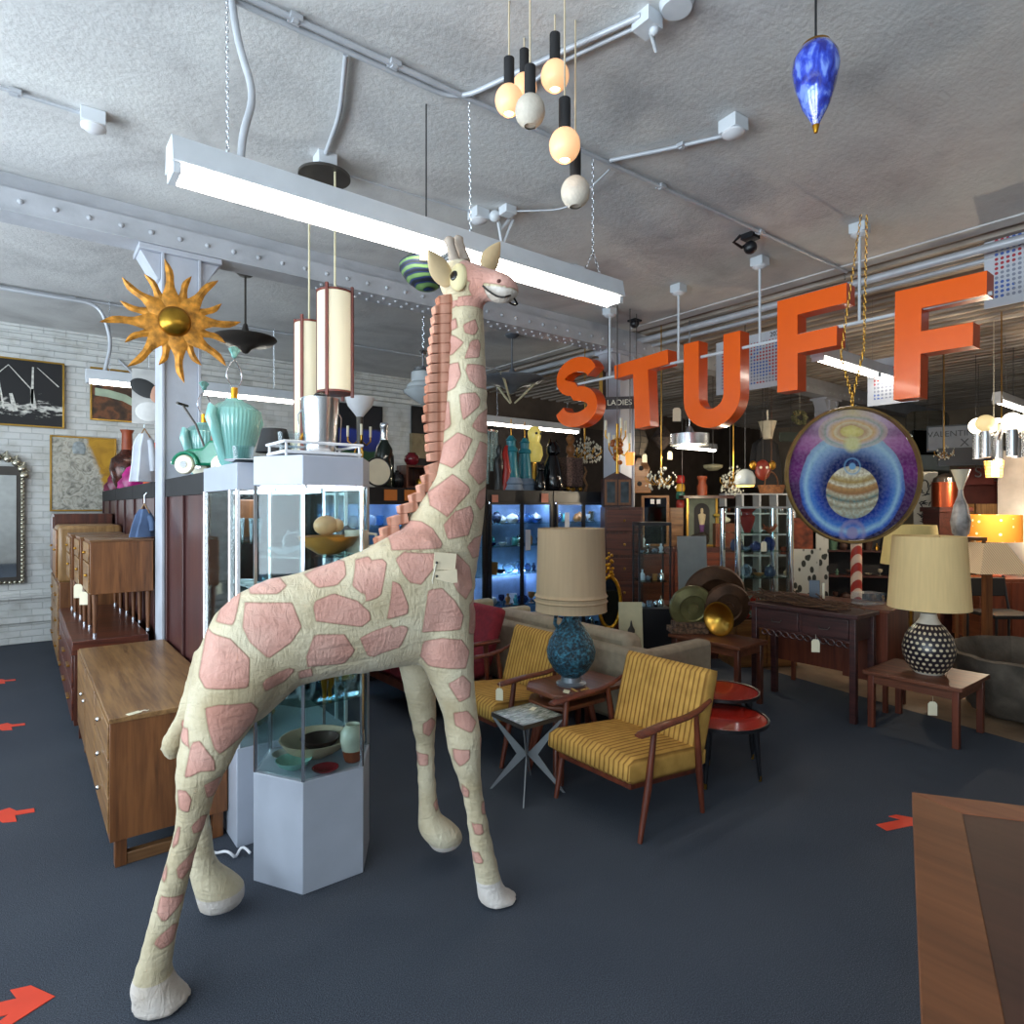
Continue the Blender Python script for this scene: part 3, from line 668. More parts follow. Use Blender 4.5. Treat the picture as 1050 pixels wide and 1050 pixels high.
def panel_cabinet(y0, y1, label, door=None, x1=1.32, z=1.74):
    t = thing('panelled_cabinet', label, 'cabinet', (.78,y0,0), 0, 'dark panelled cabinets of the divider')
    l = y1-y0
    B(.016,x1-.78,.004,l-.004,0,z-.12).build('back_panel', W['mahog'], t)
    B(0,x1-.78,0,l,z-.12,z).build('top_rail', W['black_matte'], t, bev=.003)
    for y in (0,l/2-.02,l-.04): B(0,.016,y,y+.04,.0,z-.12).build('stile', W['mahog'], t, bev=.002)
    B(0,.015,.04,l/2-.02,0,.1).build('bottom_rail', W['mahog'], t)
    B(0,.015,l/2+.02,l-.04,0,.1).build('bottom_rail', W['mahog'], t)
panel_cabinet(3.72,4.84,'dark mahogany panelled cabinet right beside the grey vitrine')
panel_cabinet(5.3,6.42,'dark mahogany panelled cabinet just behind the white column')
panel_cabinet(6.44,7.66,'dark mahogany panelled cabinet in the middle of the divider behind the column')
panel_cabinet(7.68,9.02,'dark mahogany panelled cabinet at the far end against the brick wall')

# ------------------------------------------------------------------ vitrines
def hexpts(c, R, a0=0): return [(c[0]+R*math.cos(a0+i*PI/3), c[1]+R*math.sin(a0+i*PI/3)) for i in range(6)]
LED = emis('led_strip', '#f4f6ff', 7); LEDB = emis('led_strip_cool', '#cfe0ff', 55)
def shelfglass(): return W['pane']
def hex_vitrine():
    a0 = math.atan2(2.50-2.72, .89-1.02)
    c = (0,0); Rr = .258; P = hexpts(c, Rr, a0)
    t = thing('hexagonal_vitrine', 'tall hexagonal glass vitrine with grey base standing behind the giraffe\'s belly', 'display case', (1.02,2.715,0))
    MB().prism(P, 0, .45, lambda a,b,k:(a,b,k)).build('base', W['vitgrey'], t, bev=.003)
    MB().prism(P, 1.64, 1.76, lambda a,b,k:(a,b,k)).build('header', W['vitgrey'], t, bev=.003)
    Q = hexpts(c, Rr-.012, a0); Qi = hexpts(c, Rr-.02, a0)
    for i in range(6):
        x, y = hexpts(c, Rr-.008, a0)[i]
        CB((x,y,1.045),.012,.012,1.19,a0+i*PI/3).build('post', W['steel'], t)
        p, q = Q[i], Q[(i+1) % 6]
        mb = MB().prism([(0,.456),(1,.456),(1,1.634),(0,1.634)], 0, 1, lambda a,b,k:(p[0]+(q[0]-p[0])*(.04+.92*a), p[1]+(q[1]-p[1])*(.04+.92*a), b) if k == 0 else ((p[0]+(q[0]-p[0])*(.04+.92*a))*.985, (p[1]+(q[1]-p[1])*(.04+.92*a))*.985, b))
        mb.build('glass_pane', W['pane'], t)
        p2, q2 = hexpts(c,Rr-.022,a0)[i], hexpts(c,Rr-.022,a0)[(i+1)%6]
        m = ((p2[0]+q2[0])/2*.97, (p2[1]+q2[1])/2*.97)
        CB((m[0],m[1],1.633),.2,.01,.01,math.atan2(q2[1]-p2[1],q2[0]-p2[0])).build('led_strip', LED, t)
    SH = pane_mat('shelf_glass','#d3e2dd',.3)
    for z in (.74,1.0,1.34): MB().prism(Qi, z, z+.008, lambda a,b,k:(a,b,k)).build('glass_shelf', SH, t)
    t2 = solo('power_cable', T([(.8-.2*k/24, 2.9+.17*k/24+.03*math.sin(k*.55), .008+.014*(1+math.sin(k*.8))) for k in range(25)],.006,6), W['white'], 'white cable on the carpet beside the grey vitrine base', 'cable')
hex_vitrine()
def box_vitrine():
    t = thing('box_vitrine', 'lit grey rectangular vitrine between the hexagonal vitrine and the dark panelled cabinet', 'display case', (.775,3.02,0))
    w, l = .53, .66
    B(0,w,0,l,0,.45).build('base', W['vitgrey'], t, bev=.003)
    B(0,w,0,l,1.63,1.755).build('header', W['vitgrey'], t, bev=.003)
    for x in (0,w-.014):
        for y in (0,.12,l-.014): B(x,x+.014,y,y+.014,.45,1.63).build('post', W['white'], t)
    for y in (.006,.126,l-.018): B(-.003,0,y,y+.007,.47,1.63).build('led_strip', LED, t)
    B(.1,w-.1,.1,l-.1,1.622,1.63).build('led_panel', LED, t)
    for a in ((.004,.007,.015,.119),(.004,.007,.135,l-.015),(w-.007,w-.004,.015,l-.015)): B(a[0],a[1],a[2],a[3],.452,1.628).build('glass_pane', W['pane'], t)
    for a in ((.016,w-.016,.004,.007),(.016,w-.016,l-.007,l-.004)): B(a[0],a[1],a[2],a[3],.452,1.628).build('glass_pane', W['pane'], t)
    SH = bpy.data.materials['shelf_glass']
    for z in (.8,1.13,1.38): B(.02,w-.02,.02,l-.02,z,z+.008).build('glass_shelf', SH, t)
box_vitrine()

# ---- pottery and glass shapes
PR = {
 'bowl': [(.0,.0),(.35,.0),(.4,.04),(.8,.3),(1,.62),(.96,.62),(.75,.32),(.35,.08),(0,.07)],
 'dish': [(.0,.0),(.4,.0),(.9,.18),(1,.3),(.95,.3),(.85,.2),(.4,.05),(0,.05)],
 'vase': [(0,0),(.55,0),(.75,.25),(1,.9),(.95,1.5),(.6,1.95),(.5,2.05),(.55,2.2),(.48,2.2),(.4,2.0),(0,1.9)],
 'bottle': [(0,0),(.9,0),(1,.1),(1,1.9),(.85,2.3),(.35,2.8),(.3,3.7),(.38,3.75),(.38,3.9),(0,3.9)],
 'tumbler': [(0,0),(.8,0),(1,2.2),(.94,2.2),(.76,.2),(0,.18)],
 'goblet': [(0,0),(.8,0),(.8,.06),(.12,.14),(.1,1.1),(.6,1.4),(.95,2),(.85,2.9),(.8,2.9),(.88,2.0),(.5,1.5),(0,1.35)],
 'jar': [(0,0),(.8,0),(1,.3),(1,1.3),(.75,1.6),(.75,1.7),(.95,1.72),(.9,1.8),(.3,1.95),(.15,2.1),(0,2.15)],
 'figurine': [(0,0),(.9,0),(.9,.25),(.5,.4),(.7,1.1),(.85,1.7),(.6,2.2),(.3,2.4),(.42,2.65),(.4,2.95),(.15,3.15),(0,3.16)],
 'teapot': [(0,0),(.6,0),(.95,.4),(1,.8),(.75,1.2),(.4,1.3),(.4,1.35),(.15,1.42),(.18,1.55),(0,1.6)],
}
def pot(kind, loc, r, mat, label, cat=None, group=None, hs=1.0, name=None, n=20):
    return solo(name or kind, L([(a*r, b*r*hs) for a,b in PR[kind]],(0,0,0),n), mat, label, cat or kind, loc, random.random()*6, group)
GLZ = {}
def glaze(key, c, rough=.3, **k):
    if key not in GLZ: GLZ[key] = paint('glaze_'+key, c, rough, 0, .08, 14, **k)
    return GLZ[key]
def vitrine_goods():
    # bottom of the hexagonal vitrine
    pot('bowl', (1.03,2.73,.452), .155, glaze('sand','#b8a288',.6), 'large sandy stoneware bowl on the vitrine floor', hs=.85)
    pot('bowl', (1.05,2.73,.475), .085, glaze('umber','#3b2319',.6), 'small dark brown bowl nested inside the sandy stoneware bowl', hs=1.0)
    pot('bowl', (.905,2.645,.452), .075, glaze('celadon','#86b5aa',.25), 'small pale turquoise bowl at the vitrine front left', hs=.9)
    pot('dish', (1.0,2.54,.452), .055, glaze('ruby','#7c1a22',.12), 'little shiny red dish at the vitrine front')
    t = thing('vase', 'cream and terracotta round-shouldered vase at the vitrine right front', 'vase', (1.135,2.575,.452))
    r = .052
    L([(a*r,b*r) for a,b in [(0,0),(.6,0),(.72,.3),(.85,.95),(0,.95)]],n=24).build('foot', W['terracotta'], t)
    L([(a*r,b*r) for a,b in [(0,.95),(.86,.95),(1,1.7),(.95,2.4),(.6,2.9),(.55,2.95),(.6,3.05),(.5,3.05),(.45,2.9),(0,2.8)]],n=24).build('vase_body', glaze('cream','#cfc9b6',.3), t)
    pot('dish', (1.175,2.7,.452), .045, glaze('cobalt','#2c4fae',.2), 'small blue and white dish at the vitrine right edge', hs=1.4)
    pot('dish', (.92,2.79,.452), .06, glaze('grey','#9a978f',.5), 'grey shallow dish behind the turquoise bowl')
    # shelf at .74
    for i,(x,y,h) in enumerate(((.9,2.66,2.2),(.94,2.6,2.6),(.98,2.68,2.0),(.88,2.74,2.4))):
        pot('tumbler', (x,y,.749), .034, W['clear'], 'clear cut-glass tumbler on the left of the lower vitrine shelf', 'glass', 'tumblers on the lower vitrine shelf', h/2.2*1.2)
    t = thing('figurine', 'gilded nude torso statuette on the lower vitrine shelf', 'statue', (1.02,2.57,.749), .2)
    mb = MB(); mb.rings([[Vector((.028*math.cos(a)*sx,.02*math.sin(a)*sx,z)) for a in [2*PI*j/14 for j in range(14)]] for z,sx in ((.085,.7),(.1,1),(.125,.95),(.15,.75),(.18,1),(.2,1.1),(.215,.5))])
    mb.build('torso', W['gold'], t, sub=1)
    for s in (-1,1): T([(s*.014,0,.1),(s*.017,-.004,.06),(s*.012,.002,.03),(s*.013,0,0)],[.016,.013,.009,.008],10).build('leg', W['gold'], t)
    for i,(x,y,h) in enumerate(((1.1,2.6,1.6),(1.15,2.66,1.3),(1.09,2.68,1.5))):
        pot('vase', (x,y,.749), .04, W['clear'], 'clear crystal vase on the right of the lower vitrine shelf', 'vase', 'crystal vases on the lower vitrine shelf', h)
    pot('dish', (1.17,2.77,.749), .06, W['brass'], 'brass dish at the back of the lower vitrine shelf')
    # shelf at 1.0 mostly behind the giraffe
    pot('jar', (1.08,2.62,1.009), .05, glaze('black','#1c1a1c',.2), 'small black lidded jar on the middle vitrine shelf')
    # shelf at 1.34
    pot('bowl', (1.045,2.62,1.349), .13, glaze('ochre','#a9742f',.35), 'large ochre bowl on the top vitrine shelf, right half', hs=.95)
    t = solo('shell', MB().ball((0,0,.03),.055,18,12,(1,.7,.8)).ball((.05,0,.03),.03,14,10), glaze('peach','#d9a878',.4), 'peach ceramic shell leaning in the ochre bowl', 'shell', (1.05,2.66,1.44))
    t = thing('cup', 'cream sculpted cup with handle on the top vitrine shelf', 'cup', (1.17,2.61,1.349), -.6)
    L([(0,0),(.04,0),(.05,.03),(.052,.1),(.047,.1),(.042,.02),(0,.015)],n=20).build('cup_body', glaze('cream','#cfc9b6',.3), t)
    T([(.048,0,.085),(.085,0,.08),(.085,0,.035),(.048,0,.025)],.007,8).build('handle', glaze('cream','#cfc9b6',.3), t)
    pot('jar', (1.18,2.74,1.349), .05, glaze('slate','#5b5a5c',.5), 'grey figural jar behind the cream cup', 'jar', hs=1.1)
    pot('dish', (.9,2.75,1.349), .07, W['clear'], 'clear glass dish on the top vitrine shelf, left side', hs=1.5)
    pot('vase', (.89,2.62,1.349), .04, W['clear'], 'slim clear glass vase at the left corner of the top vitrine shelf', hs=1.2)
    pot('bowl', (1.0,2.8,1.009), .09, glaze('sand','#b8a288',.6), 'sandy bowl on the middle vitrine shelf')
    # in the lit box vitrine
    t = thing('wall_clock', 'small wooden cased clock standing in the lit box vitrine', 'clock', (.93,3.5,1.389), .2)
    B(-.05,.05,-.06,.06,0,.2).build('case', W['walnut_z'], t, bev=.006)
    B(-.052,-.05,-.04,.04,.08,.17).build('dial', W['ivory'], t)
    for i in range(5): pot('tumbler', (.88+.06*(i%2),3.1+i*.075,1.389), .03, W['clear'], 'clear stem glass on the top shelf of the lit box vitrine', 'glass', 'glasses in the lit box vitrine', 1.6)
    for i in range(4): pot('dish', (.93,3.1+i*.14,1.139), .06, glaze('porcelain','#d9dde2',.15), 'white porcelain dish on the middle shelf of the lit box vitrine', 'dish', 'porcelain in the lit box vitrine', hs=1.3)
    pot('teapot', (.95,3.14,.809), .08, glaze('bronze','#4b2f22',.25), 'dark brown patterned teapot in the lit box vitrine')
    pot('jar', (.93,3.36,.809), .07, glaze('olive','#7d7445',.35), 'olive lidded jar in the lit box vitrine')
    pot('bowl', (.93,3.55,.809), .07, glaze('ink','#262a33',.2), 'dark glazed bowl in the lit box vitrine')
    pot('bowl', (.93,3.3,.452), .1, glaze('gold','#a3803a',.3), 'yellowish bowl on the floor of the lit box vitrine')
vitrine_goods()

# ------------------------------------------------------------------ seating
YC1, YC2 = '#87602e', '#c4984f'
def armchair():
    t = thing('armchair', 'yellow corduroy lounge armchair with teak arms, in front of the nested side tables', 'armchair', (2.23,2.21,0), 0, 'yellow lounge armchairs')
    C = cord_mat('gold_corduroy', YC1, YC2, 'y', .03)
    # seat cushion: ribbed pad with rounded edges
    def pad(w, l, th, sag):
        mb = MB(); nx, ny = 14, 72; R = []
        for j in range(ny+1):
            y = -w/2+w*j/ny; e = min(1, (min(j,ny-j)/ny)/.06); ey = math.sqrt(max(0,1-(1-e)**2))
            rib = .0035*math.cos(2*PI*y/.03)
            top = []; bot = []
            for i in range(nx+1):
                x = l*i/nx; f = min(1,(min(i,nx-i)/nx)/.08); ex = math.sqrt(max(0,1-(1-f)**2))
                h = th/2*(.55+.45*min(ex,1)*ey)
                cz = sag*math.sin(PI*i/nx)*math.sin(PI*j/ny)
                top.append(Vector((x,y,h+rib+cz))); bot.append(Vector((x,y,-h-rib)))
            R.append(top+bot[::-1])
        return mb.rings(R)
    def xf(mb, M): mb.v = [tuple(M @ Vector(p)) for p in mb.v]; return mb
    xf(pad(.56,.58,.12,.012), Matrix.Translation((-.04,0,.33)) @ Matrix.Rotation(.1,4,'Y')).build('seat_cushion', C, t, sharp=80)
    xf(pad(.56,.42,.11,.01), Matrix.Translation((.49,0,.3)) @ Matrix.Rotation(-1.27,4,'Y')).build('back_cushion', C, t, sharp=80)
    TK = W['teak_leg']
    mb = MB()
    mb.hexa([(-.0,-.25,.235),(.5,-.25,.185),(.5,.25,.185),(0,.25,.235),(0,-.25,.285),(.5,-.25,.235),(.5,.25,.235),(0,.25,.285)])
    mb.build('seat_frame', TK, t, bev=.006)
    mb = MB()
    for s in (-1,1): mb.tube([(.5,s*.2,.2),(.56,s*.2,.42),(.62,s*.2,.64)],.014,8)
    for z in (.35,.45,.55,.61): mb.tube([(.5+(z-.2)*.29+.0,-.2,z),(.5+(z-.2)*.29,.2,z)],.008,8)
    mb.build('back_frame', TK, t)
    for s in (-1,1):
        y = s*.3
        a = MB(); R = []
        for x,z,w,h in ((-.0,.5,.028,.008),(.03,.505,.034,.012),(.18,.515,.032,.012),(.35,.515,.024,.012),(.46,.53,.018,.012),(.55,.56,.012,.01)):
            R.append([Vector((x,y+w*math.cos(2*PI*j/12)*1.0,z+h*math.sin(2*PI*j/12))) for j in range(12)])
        a.rings(R).build('arm', TK, t)
        T([(.02,y*.96,0),(.075,y*.97,.24),(.11,y,.505)],[.012,.019,.014],10).build('leg', TK, t)
        T([(.5,y*.96,0),(.47,y*.97,.22),(.43,y,.52)],[.012,.019,.013],10).build('leg', TK, t)
    return t
ac = armchair()
dup(ac, (2.23,3.27,0), 'yellow corduroy lounge armchair half hidden behind the giraffe and the blue lamp')
hang_tag((2.22,2.96,.52), 'cream tag hanging from the arm of the farther yellow armchair', -.9, 1.2)

def red_settee():
    t = thing('settee', 'red upholstered settee with wooden arms behind the farther yellow armchair', 'sofa', (2.22,4.35,0))
    RD = paint('red_wool', '#7a1a26', .9, 0, .1, 30, bump=.2, bscale=200)
    for s in (-1,1):
        B(-.02,.55,s*.26-.25,s*.26+.25,.26,.4).build('seat_cushion', RD, t, bev=.04)
    MB().hexa([(.5,-.5,.35),(.6,-.5,.32),(.6,.5,.32),(.5,.5,.35),(.66,-.5,.78),(.76,-.5,.76),(.76,.5,.76),(.66,.5,.78)]).build('back_cushion', RD, t, bev=.04)
    B(0,.6,-.5,.5,.19,.255).build('seat_frame', W['teak_leg'], t, bev=.006)
    for s in (-1,1):
        B(-.0,.62,s*.555-.03,s*.555+.03,.53,.555).build('arm', W['teak_leg'], t, bev=.01)
        T([(.03,s*.53,0),(.08,s*.55,.53)],[.014,.02],10).build('leg', W['teak_leg'], t)
        T([(.55,s*.53,0),(.5,s*.55,.53)],[.014,.02],10).build('leg', W['teak_leg'], t)
red_settee()
def cream_sofa():
    t = thing('sofa', 'cream upholstered sofa seen from behind, between the yellow chairs and the long table', 'sofa', (3.12,2.66,0))
    CS = paint('cream_upholstery', '#9b8b76', .9, 0, .06, 20, bump=.2, bscale=200)
    l = 1.75
    B(0,.16,.0,l,.12,.62).build('back', CS, t, bev=.04)
    for i in range(2):
        MB().hexa([(.1,.14+i*.745,.4),(.28,.14+i*.745,.4),(.28,.87+i*.745,.4),(.1,.87+i*.745,.4),(.04,.16+i*.745,.7),(.2,.16+i*.745,.7),(.2,.85+i*.745,.7),(.04,.85+i*.745,.7)]).build('back_cushion', CS, t, bev=.05)
        B(.2,.74,.14+i*.745,.87+i*.745,.3,.44).build('seat_cushion', CS, t, bev=.04)
    for y in (-.0,l-.13): B(.12,.78,y,y+.13,.12,.6).build('arm', CS, t, bev=.03)
    B(.1,.74,.1,l-.1,.12,.3).build('base', CS, t, bev=.02)
    for x in (.05,.7):
        for y in (.06,l-.06): T([(x,y,0),(x,y,.13)],[.014,.02],10).build('leg', W['teak_leg'], t)
cream_sofa()
def far_sofa():
    t = thing('sofa', 'pale cream sofa in front of the black display cabinets', 'sofa', (3.0,4.46,0))
    CS = paint('pale_upholstery', '#b0a58a', .9, 0, .06, 20)
    B(0,.16,0,.68,.1,.7).build('back', CS, t, bev=.03)
    B(.16,.7,.1,.58,.1,.42).build('seat_cushion', CS, t, bev=.04)
    for y in (0,.58): B(.12,.72,y,y+.1,.1,.64).build('arm', CS, t, bev=.03)
    for x in (.04,.62):
        for y in (.05,.63): T([(x,y,0),(x,y,.1)],.016,8).build('leg', W['teak_leg'], t)
far_sofa()

# ------------------------------------------------------------------ small tables
def nested_tables():
    def one(loc, w, l, h, label):
        t = thing('side_table', label, 'table', loc, 0, 'nested teak side tables')
        P = [(-w/2+.08,-l/2),(w/2-.08,-l/2),(w/2,-l/2+.08),(w/2,l/2-.08),(w/2-.08,l/2),(-w/2+.08,l/2),(-w/2,l/2-.08),(-w/2,-l/2+.08)]
        MB().prism(P, h-.025, h, lambda a,b,k:(a,b,k)).build('top', W['teak'], t, bev=.006)
        for x in (-1,1):
            for y in (-1,1): T([(x*(w/2-.03),y*(l/2-.05),0),(x*(w/2-.1),y*(l/2-.12),h-.024)],[.013,.021],10).build('leg', W['teak_leg'], t)
        CB((0,0,h-.06),w*.6,.02,.05).build('apron', W['teak'], t)
    one((2.62,2.737,0), .56, .4, .5, 'teak side table with clipped corners carrying the blue lamp, largest of its nest')
    one((2.56,2.74,0), .46, .33, .43, 'smaller teak side table tucked under the one with the blue lamp')
nested_tables()
def pottery_lamp():
    t = thing('table_lamp', 'blue textured jug lamp with ribbed beige drum shade on the teak side table', 'lamp', (2.57,2.72,.5))
    M = Mat('blue_crackle'); M.set(Roughness=.35)
    v = M.n('TexVoronoi', Scale=70.0); M.l(M.coord(), v.inputs['Vector']); nz = M.n('TexNoise', Scale=60.0, Detail=5.0); M.l(M.coord(), nz.inputs['Vector'])
    M.l(M.ramp(nz.outputs['Fac'], [(.4,lin('#0e222c')),(.55,lin('#23566c')),(.68,lin('#3f86a0'))]), M.b.inputs['Base Color']); M.bump(nz.outputs['Fac'], 1.0, .02)
    L([(0,0),(.085,0),(.09,.012),(.062,.022),(.058,.05),(0,.05)],n=28).build('foot', W['grey_metal'], t)
    L([(0,.05),(.055,.05),(.1,.085),(.137,.15),(.145,.2),(.13,.26),(.095,.32),(.06,.365),(.042,.4),(.04,.43),(.048,.445),(0,.445)],n=36).build('lamp_body', M.m, t)
    T([(-.03,.04,.43),(-.07,.055,.41),(-.075,.06,.36),(-.06,.05,.335)],.012,8).build('handle', M.m, t)
    T([(0,0,.44),(0,0,.5)],.012,10).build('socket', W['brass'], t)
    S = shade_mat('linen_shade', '#bda384'); 
    L([(.212,.44),(.21,.445),(.21,.49),(.217,.497),(.21,.505),(.21,.52),(.217,.527),(.21,.535),(.205,.55),(.197,.925),(.193,.925),(.2,.55),(.205,.44)],n=48,cap=False).build('lamp_shade', S, t)
    mb = MB()
    for k in range(3): mb.tube([(0,0,.86),(.193*math.cos(k*2.1),.193*math.sin(k*2.1),.91)],.003,6)
    mb.tube([(0,0,.5),(0,0,.87)],.004,6); mb.build('harp', W['brass'], t)
    g = thing('price_tag', 'small white card lying at the foot of the blue jug lamp', 'tag', (2.44,2.62,.501), .4)
    CB((0,0,.004),.06,.035,.0015,.3,.15).build('card', W['tagpaper'], g)
    solo('lamp_cord', T([(2.5,2.64,.506),(2.47,2.55,.508),(2.52,2.53,.51),(2.55,2.57,.512),(2.5,2.56,.515),(2.49,2.52,.512),(2.56,2.54,.508),(2.58,2.6,.506)],.005,6), paint('gold_cord','#b08a4a',.6,0,.03), 'coiled golden lamp cord on the teak side table', 'cord')
pottery_lamp()
def mosaic_table():
    t = thing('mosaic_table', 'small square tiled table with crossed steel legs between the yellow armchairs', 'table', (2.185,2.66,0))
    M = Mat('mosaic'); M.set(Roughness=.25)
    br = M.n('TexBrick'); br.inputs['Scale'].default_value = 1; br.inputs['Brick Width'].default_value = .036; br.inputs['Row Height'].default_value = .012; br.inputs['Mortar Size'].default_value = .0015; br.offset_frequency = 2
    br.inputs['Color1'].default_value = lin('#c9cbbf'); br.inputs['Color2'].default_value = lin('#4d5a4d'); br.inputs['Mortar'].default_value = lin('#8d8c80')
    M.l(M.coord(), br.inputs['Vector']); M.l(br.outputs['Color'], M.b.inputs['Base Color'])
    w = .135
    B(-w,w,-w,w,.405,.42).build('top', M.m, t)
    MB().box(-w-.006,w+.006,-w-.006,-w,.398,.421).box(-w-.006,w+.006,w,w+.006,.398,.421).box(-w-.006,-w,-w,w,.398,.421).box(w,w+.006,-w,w,.398,.421).build('rim', W['dark_metal'], t)
    LGM = paint('steel_leg','#8d9195',.4,.3,.04)
    for sx in (-1,1):
        for sy in (-1,1):
            P = [Vector((sx*w,sy*w,.4)),Vector((sx*.02,sy*.02,.2)),Vector((sx*w*1.05,sy*w*1.05,.0))]
            n = Vector((-sy,sx,0)).normalized(); R = []
            for p,h in zip(P,(.006,.03,.006)):
                R.append([p+n*.004+Vector((0,0,h)) if 0 else p+n*a*.003+Vector((sx,sy,0)).normalized()*b*h for a,b in ((-1,-1),(1,-1),(1,1),(-1,1))])
            MB().rings(R).build('leg', LGM, t)
    T([(0,0,.08),(0,0,.4)],.005,8).build('centre_rod', W['steel'], t)
    solo('paper_slip', CB((0,0,.001),.06,.03,.001,.5), W['tagpaper'], 'white paper slip on the mosaic table', 'paper', (2.26,2.7,.4215))
mosaic_table()
def red_table(loc, R, h, label):
    t = thing('round_table', label, 'table', loc, 0, 'round red tables')
    RT_ = paint('red_lacquer', '#a8281c', .12, 0, .06, 6, coat=.8) if 'red_lacquer' not in bpy.data.materials else bpy.data.materials['red_lacquer']
    L([(0,h-.012),(R-.01,h-.012),(R-.01,h),(0,h)],n=48).build('top', RT_, t)
    L([(R-.01,h-.016),(R+.004,h-.014),(R+.004,h+.006),(R-.006,h+.004)],n=48,cap=False).build('rim', W['black'], t)
    for k in range(3):
        a = -.9+k*2*PI/3
        lg = T([(math.cos(a)*R*.82,math.sin(a)*R*.82,0),(math.cos(a)*R*.7,math.sin(a)*R*.7,h-.012)],[.008,.026],10).build('leg', W['black'], t)
        L([(.0085,0),(.0095,.03)],(math.cos(a)*R*.82,math.sin(a)*R*.82,0),10).build('foot_cap', W['brass'], lg)
red_table((3.17,2.1,0), .25, .35, 'red lacquered round low table with black splayed legs, nearer and lower of two')
red_table((3.44,2.28,0), .22, .41, 'red lacquered round table behind and higher than the other, by the cream sofa')

def plain_table(name, loc, w, l, h, top, leg, label, th=.028, ls=.04, apron=.06):
    t = thing(name, label, 'table', loc)
    B(0,w,0,l,h-th,h).build('top', top, t, bev=.004)
    i = .03
    MB().box(i,w-i,i,i+.02,h-th-apron,h-th).box(i,w-i,l-i-.02,l-i,h-th-apron,h-th).box(i,i+.02,i,l-i,h-th-apron,h-th).box(w-i-.02,w-i,i,l-i,h-th-apron,h-th).build('apron', top, t)
    for x in (i-.005,w-i-ls+.005):
        for y in (i-.005,l-i-ls+.005): B(x,x+ls,y,y+ls,0,h-th).build('leg', leg, t, bev=.004)
    return t
plain_table('side_table', (4.69,1.38,0), .56, .6, .4, W['teak'], W['teak_leg'], 'low teak side table carrying the dotted lamp, in front of the stone trough')
plain_table('long_table', (4.24,2.66,0), .4, .66, .5, W['teak'], W['rosewood_z'], 'brown wooden table below the bronze gongs, left of the carved console')
hang_tag((4.71,1.55,.31), 'cream tag hanging from the teak side table apron', -.9, 1.5)

def dotted_lamp():
    t = thing('table_lamp', 'dark vase lamp with pale dots and tall cream shade on the teak side table', 'lamp', (4.97,1.66,.4))
    M = Mat('dotted_glaze'); M.set(Roughness=.3)
    tc = M.n('TexCoord'); sp = M.n('SeparateXYZ'); M.l(tc.outputs['Object'], sp.inputs[0])
    at = M.n('Math', operation='ARCTAN2'); M.l(sp.outputs['Y'], at.inputs[0]); M.l(sp.outputs['X'], at.inputs[1])
    u = M.n('Math', operation='MULTIPLY'); M.l(at.outputs[0], u.inputs[0]); u.inputs[1].default_value = 24/(2*PI)
    w = M.n('Math', operation='MULTIPLY'); M.l(sp.outputs['Z'], w.inputs[0]); w.inputs[1].default_value = 1/.034
    fl = M.n('Math', operation='FLOOR'); M.l(w.outputs[0], fl.inputs[0]); hf = M.n('Math', operation='MULTIPLY_ADD'); M.l(fl.outputs[0], hf.inputs[0]); hf.inputs[1].default_value = .5; M.l(u.outputs[0], hf.inputs[2])
    def fr(x):
        f = M.n('Math', operation='FRACT'); M.l(x, f.inputs[0]); s_ = M.n('Math', operation='SUBTRACT'); M.l(f.outputs[0], s_.inputs[0]); s_.inputs[1].default_value = .5; return s_.outputs[0]
    a, b = fr(hf.outputs[0]), fr(w.outputs[0])
    cb = M.n('CombineXYZ'); M.l(a, cb.inputs['X']); M.l(b, cb.inputs['Y']); ln = M.n('VectorMath', operation='LENGTH'); M.l(cb.outputs[0], ln.inputs[0])
    M.l(M.ramp(ln.outputs['Value'], [(.25,lin('#d8c8a8')),(.31,lin('#241d26'))]), M.b.inputs['Base Color'])
    L([(0,.015),(.1,.015),(.135,.06),(.158,.13),(.16,.18),(.14,.26),(.1,.32),(.075,.345),(0,.345)],n=36).build('lamp_body', M.m, t)
    L([(0,0),(.085,0),(.095,.01),(.095,.022),(0,.022)],n=28).build('foot', glaze('white_clay','#cfc8ba',.5), t)
    L([(0,.345),(.075,.345),(.055,.38),(.048,.415),(0,.415)],n=24).build('neck', glaze('white_clay','#cfc8ba',.5), t)
    L([(0,.415),(.05,.415),(.05,.435),(.03,.445),(0,.445)],n=20).build('cap', W['dark_metal'], t)
    T([(0,0,.44),(0,0,.88)],.006,8).build('stem', W['brass'], t)
    L([(.25,.452),(.22,.95),(.216,.95),(.246,.452)],n=48,cap=False).build('lamp_shade', shade_mat('cream_silk_shade','#e8cd96',.08), t)
    mb = MB()
    for k in range(3): mb.tube([(0,0,.88),(.217*math.cos(k*2.1),.217*math.sin(k*2.1),.94)],.003,6)
    mb.build('shade_spider', W['brass'], t)
dotted_lamp()

